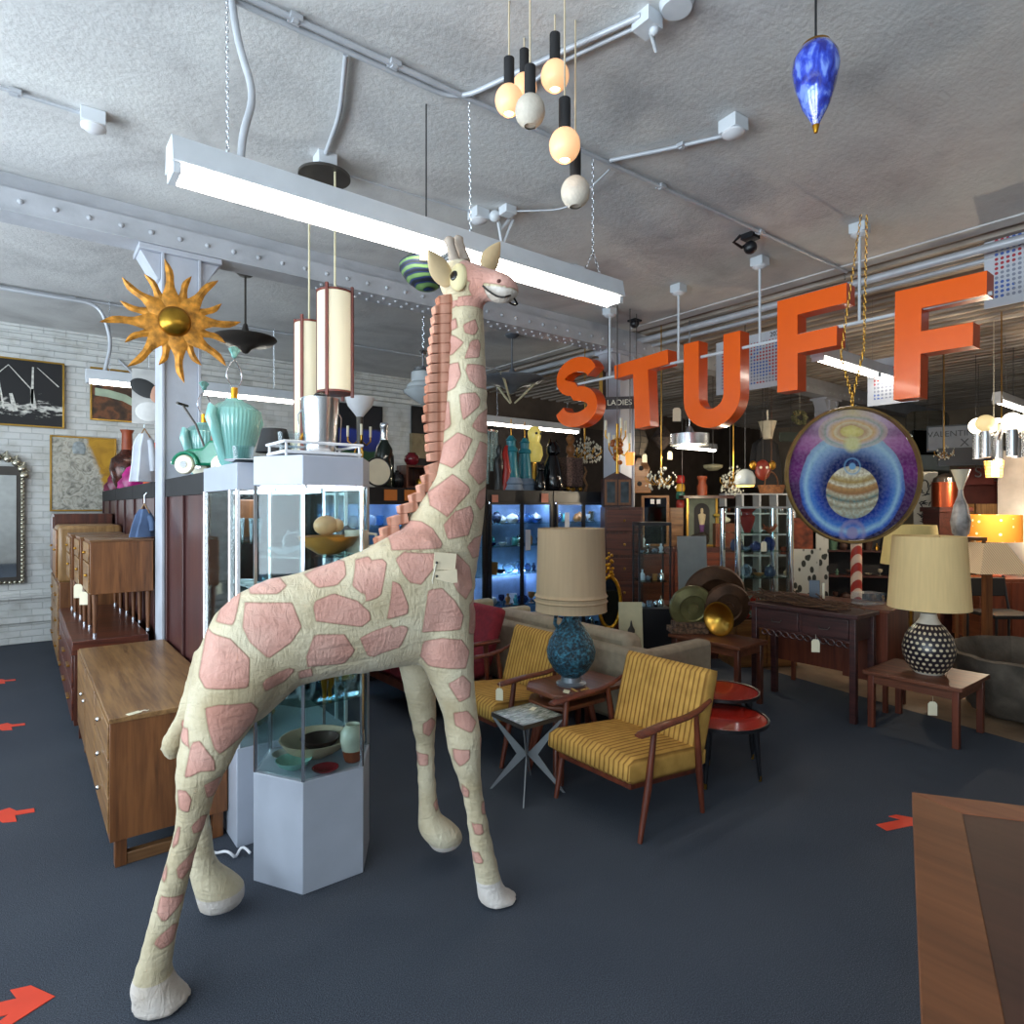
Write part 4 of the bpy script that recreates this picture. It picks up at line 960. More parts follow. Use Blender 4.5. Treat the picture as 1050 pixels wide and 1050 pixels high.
def console():
    t = thing('console_table', 'dark carved two-drawer console table with vines on top', 'table', (4.68,2.02,0))
    w, l, h = .34, .81, .78
    E_ = W['ebony']
    B(-.015,w+.01,-.02,l+.02,h-.03,h).build('top', E_, t, bev=.004)
    B(.015,w-.01,.02,l-.02,h-.2,h-.03).build('drawer_case', E_, t)
    for i in range(2):
        y0 = .05+i*.37
        d = B(0,.016,y0,y0+.34,h-.185,h-.045).build('drawer', E_, t, bev=.004)
        T([(-.004,y0+.13,h-.11),(-.018,y0+.14,h-.13),(-.018,y0+.2,h-.13),(-.004,y0+.21,h-.11)],.004,6).build('handle', W['dark_metal'], d)
    mb = MB()
    for i in range(12):
        y0 = .06+i*.058
        mb.tube([(.01,y0+.024*math.cos(a),h-.225+.02*math.sin(a)) for a in [2*PI*k/10 for k in range(10)]],.006,6,closed=True)
    mb.build('fretwork', E_, t)
    for x in (0,w-.045):
        for y in (0,l-.045): B(x,x+.045,y,y+.045,0,h-.03).build('leg', E_, t, bev=.004)
    hang_tag((4.67,2.3,.6), 'cream tag hanging from the carved console drawer', -.9, 1.6)
    v = MB(); rd = random.Random(3)
    for k in range(46):
        y0 = rd.uniform(-.4,.1); x0 = rd.uniform(-.12,.12); P = []
        L_ = rd.uniform(.3,.6); z0 = rd.uniform(.01,.05); ph = rd.uniform(0,6)
        for i in range(9):
            f = i/8; P.append((x0*(1-.5*f)+.03*math.sin(ph+f*5), y0+L_*f, max(.008, z0+.022*math.sin(ph*2+f*6)+ (.05 if f > .8 and k%5 == 0 else 0)*(f-.8)*5)))
        v.tube(P, rd.uniform(.004,.008), 5)
    solo('vine_bundle', v, wood('dry_vine','#2c1a10','#5a3a22','y',1,.8,0), 'bundle of dry twisted vines lying on the carved console', 'branches', (4.85,2.45,.78), 0, kind=None) if 0 else solo('vine_bundle', v, wood('dry_vine','#2c1a10','#5a3a22','y',1,.8,0), 'bundle of dry twisted vines lying on the carved console', 'branches', (4.85,2.45,.782))
console()
def desk():
    t = thing('desk', 'brown wooden desk just behind the carved console', 'desk', (5.1,1.96,0))
    w, l, h = .42, .98, .78
    B(0,w,0,l,h-.025,h).build('top', W['teak'], t, bev=.004)
    B(.02,w-.01,.02,.35,.22,h-.025).build('pedestal', W['teak_leg'], t, bev=.003)
    B(.02,w-.01,.35,l-.02,.52,h-.025).build('drawer_case', W['teak_leg'], t, bev=.003)
    B(.03,.045,.35,l-.02,.25,.52).build('modesty_panel', W['teak_leg'], t)
    for x in (.03,w-.06):
        for y in (.03,l-.06): B(x,x+.03,y,y+.03,0,.22 if y < .1 else .52).build('leg', W['teak_leg'], t)
desk()
def trough():
    M = paint('weathered_stone', '#5a5147', .9, 0, .2, 7, bump=.5, bscale=25)
    mb = MB(); R = []
    for s, z, in ((.55,0),(.72,.04),(.9,.22),(1,.44),(1.02,.46),(.95,.47),(.9,.44),(.78,.22),(.5,.1)):
        R.append([Vector((.62*s*math.cos(2*PI*j/40)+ .02*math.sin(j*1.7), .45*s*math.sin(2*PI*j/40)+.012*math.sin(j*2.3), z)) for j in range(40)])
    mb.rings(R)
    solo('stone_trough', mb, M, 'large oval weathered stone trough behind the teak side table', 'trough', (6.02,1.4,-.008), .2)
trough()
def corner_table():
    z = .75
    c, r, f = G(935,812,z), G(1050,826,z), G(945,1050,z)
    e1 = (r-c).normalized(); e2 = (f-c).normalized(); w, l = .75, 1.0
    t = thing('wooden_table', 'mitred wooden table top at the lower right corner with reddish inner panel', 'table', (c.x,c.y,0))
    p = lambda a,b: (e1.x*a+e2.x*b, e1.y*a+e2.y*b)
    def quad(pts, z0, z1, n, m, **k):
        MB().prism([p(a,b) for a,b in pts], z0, z1, lambda a,b,q:(a,b,q)).build(n, m, t, **k)
    ci = G(987,834,z)-c; M2 = Matrix(((e1.x,e2.x),(e1.y,e2.y))).inverted(); k = M2 @ Vector((ci.x,ci.y)); ia, ib = k.x, k.y
    H1 = wood('honey_frame','#583218','#7a4a2a','y',.35,.6,.03); H2 = wood('red_frame','#5e3019','#804a2c','y',.35,.6,.03)
    quad([(0,0),(ia,ib),(ia,l-ib),(0,l)], z-.03, z, 'side_rail', H1, bev=.002)
    quad([(0,0),(w,0),(w-ia,ib),(ia,ib)], z-.03, z, 'end_rail', H2, bev=.002)
    quad([(w,0),(w,l),(w-ia,l-ib),(w-ia,ib)], z-.03, z, 'side_rail', H1, bev=.002)
    quad([(0,l),(ia,l-ib),(w-ia,l-ib),(w,l)], z-.03, z, 'end_rail', H2, bev=.002)
    quad([(ia,ib),(w-ia,ib),(w-ia,l-ib),(ia,l-ib)], z-.03, z-.0015, 'panel', wood('sienna_panel','#361e15','#46291d','y',.35,.6,.03))
    for a,b in ((.06,.06),(w-.12,.06),(.06,l-.12),(w-.12,l-.12)):
        x,y = p(a+.03,b+.03); B(x-.025,x+.025,y-.025,y+.025,0,z-.03).build('leg', W['walnut_z'], t, bev=.003)
corner_table()
def tape_arrow(loc, rz, label, s=1.0):
    P = [(-.13,-.03),(.03,-.03),(.0,-.075),(.05,-.075),(.13,0),(.05,.075),(0,.075),(.03,.03),(-.13,.03)]
    solo('tape_arrow', MB().prism([(a*s,b*s) for a,b in P], .0005, .003, lambda a,b,k:(a,b,k)), paint('orange_tape','#e0442a',.6,0,.03) if 'orange_tape' not in bpy.data.materials else bpy.data.materials['orange_tape'], label, 'floor marking', loc, rz, 'orange arrows taped on the carpet')
    return
tape_arrow((3.4,1.25,0), -.35, 'orange tape arrow on the carpet by the corner of the wooden table')
def tape_cross(loc, rz, label):
    P = [(-.17,-.035),(-.03,-.03),(.05,-.085),(.11,-.075),(.055,-.01),(.13,.02),(.1,.06),(.03,.035),(-.03,.07),(-.06,.035),(-.17,.03)]
    solo('tape_arrow', MB().prism(P, .0005, .003, lambda a,b,k:(a,b,k)), bpy.data.materials['orange_tape'], label, 'floor marking', loc, rz, 'orange arrows taped on the carpet')
tape_cross((-.06,4.07,0), -.62, 'orange tape mark on the left carpet, second from the nearest')
tape_cross((-.09,5.71,0), -.62, 'orange tape mark on the left carpet, third from the nearest')
tape_cross((-.15,7.22,0), -.62, 'orange tape mark on the left carpet, farthest, toward the brick wall')
tape_arrow((-.05,2.5,0), -.3, 'orange tape arrow at the lower left corner, nearest on the carpet', 1.1)
# ------------------------------------------------------------------ ceiling fixtures
def chain(mb, a, b, r=.0022, link=.03):
    a, b = Vector(a), Vector(b); n = max(2, int((b-a).length/(link*.8))); d = (b-a)/n
    for i in range(n):
        c = a+d*(i+.5); s = Vector((1,0,0)) if i % 2 else Vector((0,1,0)); t = d.normalized(); s = (s-t*s.dot(t)).normalized()
        mb.tube([c+t*(link*.5*math.sin(q))+s*(link*.22*math.cos(q)) for q in [2*PI*k/8 for k in range(8)]], r, 4, closed=True)
def fluoro(name, x0, x1, y, z, label, w=.13, chains=(), tubes=2, mat=None):
    t = thing(name, label, 'ceiling light', (x0,y,z), 0, 'hanging tube lights')
    l = x1-x0; wm = W['white_metal']
    MB().hexa([(0,-w/2,.0),(l,-w/2,.0),(l,w/2,.0),(0,w/2,.0),(0,-w*.36,.1),(l,-w*.36,.1),(l,w*.36,.1),(0,w*.36,.1)]).build('housing', wm, t, bev=.003)
    n = max(1, round(l/1.2)); seg = l/n
    for k in range(n):
        for j in range(tubes):
            yy = 0 if tubes == 1 else (-.038+.076*j)
            L([(0,0),(.019,0),(.019,seg-.07),(0,seg-.07)],(k*seg+.035,yy,-.022),12,rot=Matrix.Rotation(PI/2,3,'Y')).build('tube', mat or W['tube'], t)
    for k in range(n):
        for xx in (k*seg+.018,(k+1)*seg-.018): CB((xx,0,-.018),.028,w*.8,.04).build('lamp_holder', wm, t, bev=.003)
    if chains:
        for cx, sp, tw in chains:
            mb = MB()
            top = Vector((cx,0,H-z-.001 if True else 0)); mid = Vector((cx,0,.3)) if tw else None
            if tw:
                chain(mb, (cx-.07,0,.1), (cx,0,.24)); chain(mb, (cx+.07,0,.1), (cx,0,.24)); chain(mb, (cx,0,.24), top)
            else: chain(mb, (cx,-.015,.1), (cx,-.0,H-z), .0016, .024)
            mb.build('chain', W['steel'], t)
    return t
fluoro('tube_light', .43, 2.83, 2.6, 2.8, 'long white tube light on chains right above the giraffe\'s head', .15, ((.2,0,0),(1.33,0,0),(2.2,0,1)))
fluoro('tube_light', .5, 2.55, 7.4, 2.8, 'lit tube light hanging along the brick wall behind the golden sun', .12, ((.2,0,0),(1.8,0,0)), 1)
fluoro('tube_light', 5.2, 7.15, 7.4, 2.78, 'lit tube light above the black display cabinets, left of the letter S', .12, ((.3,0,0),(1.7,0,0)), 1)
fluoro('tube_light', 5.2, 7.4, 2.55, 2.8, 'lit tube light behind the two orange letters F', .12, ((.5,0,1),(1.8,0,0)), 1)
fluoro('tube_light', 9.0, 10.6, 2.3, 2.8, 'lit tube light at the right edge above the globe chandelier', .12, ((.3,0,0),), 1)
fluoro('tube_light', 9.0, 10.2, 6.9, 2.62, 'small lit tube light deep in the shop behind the steel drum pendant', .12, ((.3,0,0),), 1)

def pipe(pts, r, label, mat='conduit', smooth=True, straps=(), name='conduit', cat='pipe'):
    P = [Vector(p) for p in pts]
    if smooth and len(P) > 2:
        Q = [P[0]]
        for i in range(1,len(P)-1):
            a, b, c = P[i-1], P[i], P[i+1]; rr = min(.14,(a-b).length*.45,(c-b).length*.45)
            p, q = b+(a-b).normalized()*rr, b+(c-b).normalized()*rr
            for k in range(7):
                f = k/6; Q.append(p*(1-f)**2+b*2*f*(1-f)+q*f*f)
        Q.append(P[-1]); P = Q
    mb = T(P, r, 10)
    for s in straps: mb.cbox(s,.05,.05,.02); mb.tube([Vector(s)+Vector((-.012,0,0)),Vector(s)+Vector((.012,0,0))],r*1.5,10)
    return solo(name, mb, W[mat], label, cat)
zc = H-.02
pipe([(-.9,2.66,zc),(5.62,2.5,zc)], .013, 'main long conduit running across the plaster ceiling behind the globe cluster', straps=[(.9,2.615,zc),(1.35,2.604,zc),(2.4,2.578,zc),(3.2,2.56,zc),(4.3,2.53,zc)])
pipe([(-.9,2.71,zc),(1.72,2.645,zc),(1.86,2.2,zc),(2.02,1.72,zc)], .013, 'conduit bending off the main pipe to the socket box above the globe cluster')
pipe([(2.06,1.75,zc),(1.92,2.2,zc),(1.95,2.55,zc)], .01, 'thin second conduit beside the bend to the globe cluster socket box')
pipe([(1.38,3.5,zc),(1.3,3.1,zc),(1.15,2.68,zc)], .012, 'conduit from the main pipe to the box above the cylinder lanterns')
pipe([(3.05,1.96,zc),(2.9,2.25,zc),(2.72,2.55,zc)], .012, 'conduit from the main pipe to the bare ceiling box near the blue pendant', straps=[(2.93,2.2,zc)])
pipe([(-1.2,3.94,zc),(.24,3.92,zc)], .01, 'thin conduit at the upper left ending at a lone ceiling box', straps=[(-.02,3.925,zc)])
pipe([(-2.2,7.45,zc),(5.6,7.42,zc)], .013, 'conduit along the ceiling above the tube light by the brick wall', straps=[(.4,7.44,zc),(2.6,7.43,zc)])
pipe([(-.5,7.4,zc-.03),(.62,7.4,zc-.03),(.72,7.4,3.2),(.66,7.4,2.9)], .018, 'curved flexible conduit dropping to the tube light by the brick wall')
pipe([(.66,2.66,H),(.68,2.64,3.4),(.74,2.62,3.2),(.69,2.6,3.02),(.68,2.6,2.9)], .015, 'grey flexible conduit dropping to the near end of the long tube light')
pipe([(1.5,3.66,zc),(2.44,3.58,zc)], .006, 'thin wire from the lantern canopy to the ceiling socket behind the giraffe', smooth=False)
pipe([(2.55,3.5,zc),(2.9,3.1,zc-.03),(2.75,2.58,zc-.03)], .006, 'slack thin wire on the ceiling behind the lowest pale globe')
for i,(x,zz,lb) in enumerate(((5.74,3.5,'thick painted pipe along the edge of the ribbed ceiling, nearest the plaster'),(5.92,3.47,'painted pipe along the ribbed ceiling, second from the plaster edge'),(6.12,3.52,'thin pipe along the ribbed ceiling, third from the plaster edge'))):
    pipe([(x,-.5,zz),(x,4.8,zz),(x+(.0),8.9,zz)], (.035,.022,.018)[i], lb, smooth=False)
pipe([(.95,9.02,H-.25),(1.4,9.04,2.9),(1.42,9.06,1.2)],.015,'white conduit coming down the brick wall behind the cabinets')

def cbox_(loc, label, disc=True, s=1.0):
    t = thing('junction_box', label, 'electrical box', loc, random.uniform(-.1,.1), 'ceiling junction boxes')
    B(-.055*s,.055*s,-.055*s,.055*s,-.07*s,0).build('box', W['white_metal'], t, bev=.004)
    if disc: L([(0,-.098*s),(.035*s,-.095*s),(.058*s,-.078*s),(.058*s,-.07*s),(0,-.07*s)],n=20).build('cover', W['white'], t)
    return t
cbox_((.3,3.92,H), 'white junction box at the upper left of the ceiling, end of the thin conduit')
cbox_((2.97,1.9,H), 'white junction box on the ceiling left of the blue glass pendant')
cbox_((1.4,3.56,H), 'white junction box above the cylinder lantern canopy')
cbox_((2.49,3.56,H), 'white junction box on the ceiling above and behind the giraffe\'s horns', True)
cbox_((2.62,3.4,H), 'small white box beside the ceiling socket behind the giraffe', False, .8)
cbox_((3.74,3.9,H), 'white junction box left of the sign, near the far end of the long tube light')
STM = [(4.49,'S'),(3.63,'T'),(2.82,'U'),(2.04,'first F')]
for y, nm in STM:
    cbox_((4.79,y,H), 'white junction box on the ceiling holding the rod above the letter %s' % ('T' if nm == 'S' else 'U' if nm == 'T' else 'first F' if nm == 'U' else 'second F'))
solo('socket_box', MB().cbox((0,0,-.03),.09,.09,.06).ball((.02,-.02,-.065),.02,10,6).tube([(.02,0,-.06),(.08,.02,-.1),(.1,.05,-.01)],.007,6), W['white_metal'], 'metal socket box on the ceiling above the globe cluster', 'electrical box', (2.06,1.72,H))
solo('security_camera', MB().cbox((0,0,-.02),.1,.1,.04).ball((.0,0,-.1),.05,14,8).tube([(-.1,.02,-.03),(-.14,.05,-.08),(-.05,.04,-.1),(0,0,-.06)],.012,6), W['black'], 'black dome security camera on the ceiling left of the first letter F', 'camera', (4.32,2.62,H))
solo('security_camera', MB().ball((0,0,-.04),.05,14,8).cbox((0,0,-.01),.11,.11,.02), W['black'], 'small black camera at the plaster ceiling edge above the letter T', 'camera', (5.3,4.6,H))
solo('security_camera', MB().ball((0,0,-.05),.04,14,8).tube([(0,0,-.03),(.08,.03,-.1),(.14,.0,-.02)],.014,6).tube([(.02,0,-.03),(.1,.05,-.22),(.16,.0,-.03)],.012,6), W['white_metal'], 'cable loops and camera hanging by the ceiling box behind the giraffe', 'camera', (2.57,3.48,H))

# ------------------------------------------------------------------ the orange sign
def sign():
    X0 = 4.75
    rod = thing('sign_hanger', 'white pipe on ceiling stems from which the orange letters hang', 'hanger', (4.79,0,0))
    zr = 2.89
    T([(0,1.25,zr),(0,5.3,zr)], .014, 10).build('rail', W['white_metal'], rod)
    for y,_ in STM: T([(0,y,zr),(0,y,H-.095)], .011, 10).build('stem', W['white_metal'], rod)
    def stroke(path, w):
        l = []; r = []
        for i in range(len(path)):
            a = Vector(path[max(0,i-1)]); b = Vector(path[min(len(path)-1,i+1)]); t = (b-a).normalized(); n = Vector((-t.y,t.x)); p = Vector(path[i])
            l.append(tuple(p+n*w/2)); r.append(tuple(p-n*w/2))
        return l+r[::-1]
    def arc(cx, cy, rx, ry, a0, a1, n=18): return [(cx+rx*math.cos(math.radians(a0+(a1-a0)*i/n)), cy+ry*math.sin(math.radians(a0+(a1-a0)*i/n))) for i in range(n+1)]
    S = stroke(arc(.5,.72,.36,.17,8,270,22)[:-1]+arc(.5,.29,.38,.185,90,-172,22)[0:], .205)
    S = [(x,z) for x,z in S]
    Tt = [(0,1),(1,1),(1,.8),(.64,.8),(.64,0),(.36,0),(.36,.8),(0,.8)]
    U = [(0,1),(.28,1),(.28,.36)]+[(.5+.22*math.cos(math.radians(q)), .36+.15*math.sin(math.radians(q))) for q in range(195,346,15)]+[(.72,.36),(.72,1),(1,1),(1,.34)]+[(.5+.5*math.cos(math.radians(q)), .34+.34*math.sin(math.radians(q))) for q in range(-10,-171,-12)]+[(0,.34)]
    Ff = [(0,0),(.31,0),(.31,.39),(.87,.39),(.87,.59),(.31,.59),(.31,.8),(1,.8),(1,1),(0,1)]
    specs = [('S',S,(569,400),(613,400),(590,366),(598,437),0,'orange letter S sign, leftmost of the hanging letters'),
             ('T',Tt,(631,370),(686,355),(631,373),(660,438),.05,'orange letter T sign hanging between S and U'),
             ('U',U,(701,400),(759,400),(701,353),(735,438),0,'orange letter U sign hanging between T and the first F'),
             ('F',Ff,(797,350),(868,300),(797,309),(801,402),0,'orange letter F sign right after U, with a tube light behind it'),
             ('F',Ff,(917,350),(1011,290),(917,300),(922,410),-.015,'orange letter F sign, rightmost and largest looking of the letters')]
    for nm, P, a, b, tp, bt, rot, lb in specs:
        yl = PX(a[0],a[1],X0).y; yr = PX(b[0],b[1],X0).y; zt = PX(tp[0],tp[1],X0).z; zb = PX(bt[0],bt[1],X0).z
        w, h = yl-yr, zt-zb
        t = thing('sign_letter', lb, 'letter sign', (X0,yl,zb), -PI/2)
        c, s = math.cos(rot), math.sin(rot)
        f = lambda A,Bz,k: ((A*w-w/2)*c-(Bz*h-h/2)*s+w/2, k, (A*w-w/2)*s+(Bz*h-h/2)*c+h/2)
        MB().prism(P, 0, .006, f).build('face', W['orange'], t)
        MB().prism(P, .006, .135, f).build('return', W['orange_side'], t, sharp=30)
        mb = MB()
        for q in (.2,.75): 
            zz = zr-zb
            x_ = q*w
            if nm == 'U': x_ = (.14 if q < .5 else .86)*w
            if nm == 'F': x_ = (.1 if q < .5 else .22)*w
            mb.tube([(x_,.055,zz+.03),(x_,.055,min(zz-.03,h))],.004,6)
        mb.build('hanging_wire', W['steel'], t)
sign()

# ------------------------------------------------------------------ pendants
def globe_cluster():
    t = thing('globe_pendant_cluster', 'cluster of six frosted globe pendants on black stems, some lit', 'ceiling light', (2.1,1.6,H))
    Gl = Mat('lit_globe'); Gl.set(Base_Color=lin('#e3b58c'), Emission_Color=lin('#ffbf86'), Emission_Strength=.75, Roughness=.35)
    Gu = paint('unlit_globe','#c9bfb0',.6,0,.06,20,bump=.2,bscale=90)
    Hb = emis('bulb_glow','#ffe9c0',14)
    CD = paint('cream_cord','#c8b79a',.8,0,0)
    O = Vector((2.1,1.6,H)); 
    L([(0,-.03),(.06,-.03),(.07,-.005),(.07,0),(0,0)],n=28).build('canopy', W['white_metal'], t)
    for u, v, d, lit, r in ((569,78,2.62,1,14.5),(522,103,2.55,1,14.5),(537.5,90,2.75,1,13),(543.5,114,2.45,0,15.5),(579,149,2.5,1,16),(590,197,2.65,0,15)):
        c = D(u,v,d)-O; R_ = r/FL*d
        T([c+Vector((0,0,R_*3.0)), Vector((c.x,c.y,-.02)) if Vector((c.x,c.y)).length < .1 else Vector((c.x,c.y,.0))], .004, 6).build('cord', CD, t)
        st = L([(0,R_*.8),(R_*.38,R_*.8),(R_*.38,R_*2.95),(R_*.3,R_*3.0),(0,R_*3.0)],c,16).build('stem', W['black_matte'], t)
        gb = MB().lathe([(R_*math.sin(PI*i/16), -R_*1.08*math.cos(PI*i/16)) for i in range(2,17)],c,20,cap=False)
        g = gb.build('globe', Gl.m if lit else Gu, t)
        if lit: MB().ball(c+Vector((0,0,-R_*.7)),R_*.4,12,8,(1,1,.8)).build('bulb', Hb, g)
        else: L([(0,-R_*.9),(R_*.4,-R_*.9),(R_*.4,-R_*.86),(0,-R_*.86)],c,16).build('bulb', Gu, g)
globe_cluster()
def blue_pendant():
    M = Mat('blue_art_glass'); M.set(Roughness=.05, Coat_Weight=1)
    n1 = M.n('TexNoise', Scale=26.0, Detail=4.0, Distortion=.5); M.l(M.coord((1,1,.55)), n1.inputs['Vector'])
    n2 = M.n('TexNoise', Scale=90.0, Detail=3.0); M.l(M.coord(), n2.inputs['Vector'])
    sp = M.n('SeparateXYZ'); tc = M.n('TexCoord'); M.l(tc.outputs['Object'], sp.inputs[0])
    base = M.ramp(n1.outputs['Fac'], [(.38,lin('#12208e')),(.52,lin('#2b47c8')),(.66,lin('#7f9df0'))])
    spk = M.ramp(n2.outputs['Fac'], [(.5,(0,0,0,1)),(.54,(1,1,1,1))])
    mr = M.n('MapRange'); mr.inputs['From Min'].default_value = -.26; mr.inputs['From Max'].default_value = -.38; M.l(sp.outputs['Z'], mr.inputs['Value'])
    mu = M.n('Math', operation='MULTIPLY'); M.l(spk, mu.inputs[0]); M.l(mr.outputs[0], mu.inputs[1])
    mx = M.n('Mix', data_type='RGBA'); M.l(mu.outputs[0], mx.inputs[0]); M.l(base, mx.inputs[6]); mx.inputs[7].default_value = lin('#dfe3ee'); M.l(mx.outputs[2], M.b.inputs['Base Color'])
    c = D(836.5,46,2.54)
    t = thing('glass_pendant', 'cobalt blue teardrop glass pendant on a black cord at the upper right', 'ceiling light', c)
    d = 2.54/FL; z = lambda v: (46-v)*d
    L([(0,z(134)),(.008,z(133)),(.016,z(126)),(.05,z(110)),(.075,z(90)),(.09,z(72)),(.086,z(60)),(.065,z(50)),(.04,z(46)),(0,z(46))],n=36).build('shade', M.m, t)
    L([(0,z(137)),(.007,z(136)),(.014,z(129)),(.012,z(126)),(0,z(126))],n=20).build('tip', W['gold'], t)
    L([(.0,z(43)),(.03,z(43)),(.055,z(46)),(.06,z(49)),(.03,z(49)),(0,z(49))],n=28).build('cap', W['brass'], t)
    T([(0,0,z(44)),(0,0,z(38))],.008,8).build('cord_grip', W['brass'], t)
    T([(0,0,z(40)),(0,0,H-c.z)],.0045,6).build('cord', W['black'], t)
blue_pendant()
def cylinder_lanterns():
    t = thing('lantern_pendant', 'double cylinder lantern pendant with cream shades and red wooden ribs on one canopy', 'ceiling light', (1.42,3.62,H))
    O = Vector((1.42,3.62,H)); WR = wood('red_rib','#4a1a12','#7a3222','z'); SH = shade_mat('fibre_shade','#e0d8c0',.25,20)
    L([(0,-.1),(.15,-.1),(.15,-.085),(.0,-.085)],n=32).build('canopy', W['dark_metal'], t)
    T([(0,0,-.09),(0,0,0)],.02,8).build('canopy_stem', W['steel'], t)
    for u, vt, vb, d, R_ in ((343.5,300,404,3.66,.1),(317,331,462,3.85,.085)):
        a, b = D(u,vt,d)-O, D(u,vb,d)-O; cx, cy = a.x, a.y
        sh = L([(R_,b.z),(R_,a.z),(R_-.004,a.z),(R_-.004,b.z)],(cx,cy,0),28,cap=False).build('shade', SH, t)
        for k in range(4):
            an = k*PI/2+.75; x, y = cx+(R_+.006)*math.cos(an), cy+(R_+.006)*math.sin(an)
            CB((x,y,(a.z+b.z)/2),.014,.016,a.z-b.z+.05,an).build('rib', WR, sh)
        for z in (a.z-.006,b.z+.006): L([(R_,z-.006),(R_+.003,z-.006),(R_+.003,z+.006),(R_,z+.006)],(cx,cy,0),28).build('hoop', WR, sh)
        q = Vector((cx,cy,0)); e = q.normalized()*min(q.length,.11)
        T([(cx,cy,a.z-.02),(cx,cy,-.12),(e.x,e.y,-.09)] if q.length > .11 else [(cx,cy,a.z-.02),(cx,cy,-.1)], .006, 6).build('cord', paint('ivory_cord','#cfc6a4',.7,0,0), t)
cylinder_lanterns()
def dish_pendant(loc, R_, label, mat, zt, cup=True):
    t = thing('dish_pendant', label, 'ceiling light', loc)
    L([(0,-R_*.38),(R_*.08,-R_*.36),(R_*.2,-R_*.22),(R_*.45,-R_*.1),(R_*.85,-R_*.02),(R_,.03),(R_*.99,.04),(R_*.5,.0),(0,-.02)],n=40).build('dish', mat, t)
    L([(0,-.01),(R_*.16,0),(R_*.12,.1),(R_*.06,.16),(0,.16)],n=20).build('hub', mat, t)
    T([(0,0,.1),(0,0,zt)],.009,8).build('stem', mat, t)
    L([(0,zt-.05),(.05,zt-.045),(.085,zt-.015),(.085,zt),(0,zt)],n=24).build('canopy', mat, t)
    return t
dish_pendant((1.54,5.73,2.98), .26, 'black bronze dish pendant beside the golden sun', W['dark_metal'], H-2.98)
p = PY(525,402,5.88); g = dish_pendant((p.x,p.y,p.z+.12), .38, 'large grey spun-metal cone pendant with curved arms between giraffe and letter S', W['grey_metal'], H-p.z-.12)
for k in range(3):
    a = -.5+k*2.1
    T([(.37*math.cos(a),.37*math.sin(a),.04),(.26*math.cos(a),.26*math.sin(a),-.02),(.13*math.cos(a),.13*math.sin(a),-.16),(.03*math.cos(a),.03*math.sin(a),-.25)],[.016,.016,.014,.01],8).build('arm', W['brass'] if 0 else paint('cream_arm','#c9bf9c',.4,0,.03), g)
def schoolhouse():
    p = PY(434,392,5.9); t = thing('schoolhouse_pendant', 'white stepped glass schoolhouse pendant behind the giraffe\'s neck', 'ceiling light', p)
    M = paint('milk_glass','#b9c0c4',.15,0,.02,coat=.6)
    d = 6.05/FL
    L([(0,-.24),(.03,-.235),(.1,-.19),(.2,-.12),(.21,-.1),(.19,-.07),(.175,-.06),(.175,-.04),(.15,-.01),(.13,.0),(.13,.1),(.1,.12),(.0,.12)],n=40).build('shade', M, t)
    L([(0,.12),(.105,.12),(.1,.15),(.03,.17),(0,.17)],n=24).build('fitter', W['steel'], t)
    T([(0,0,.16),(0,0,.3)],.012,8).build('stem', W['steel'], t)
    L([(0,.3),(.03,.3),(.05,.33),(.02,.36),(0,.36)],n=16).build('finial', W['steel'], t)
    mb = MB(); chain(mb,(0,0,.36),(0,0,H-p.z),.004,.05); mb.build('chain', W['steel'], t)
schoolhouse()
def striped_pendant():
    c = D(437,278,3.2); t = thing('striped_pendant', 'dark striped blue and green shade hanging behind the giraffe\'s ear', 'ceiling light', c)
    M = Mat('striped_shade'); M.set(Roughness=.5)
    w = M.n('TexWave', Scale=9.0, Distortion=2.0, Detail=1.0); w.bands_direction = 'Z'; M.l(M.coord(), w.inputs['Vector'])
    M.l(M.ramp(w.outputs['Fac'], [(.2,lin('#0c1420')),(.45,lin('#1c2f6a')),(.6,lin('#0e1a20')),(.8,lin('#5a7a4a'))]), M.b.inputs['Base Color'])
    L([(0,-.1),(.05,-.09),(.1,-.05),(.135,.0),(.135,.03),(.1,.06),(.05,.08),(0,.085)],n=32).build('shade', M.m, t)
    L([(0,.08),(.03,.08),(.03,.11),(.015,.14),(0,.14)],n=16).build('cap', W['brass'], t)
    T([(0,0,.13),(0,0,H-c.z)],.004,6).build('cord', W['black'], t)
    hang_tag(c+Vector((-.08,-.12,.075)), 'cream tag hanging on the striped pendant behind the giraffe\'s ear', -.6, 1.1, .01)
striped_pendant()

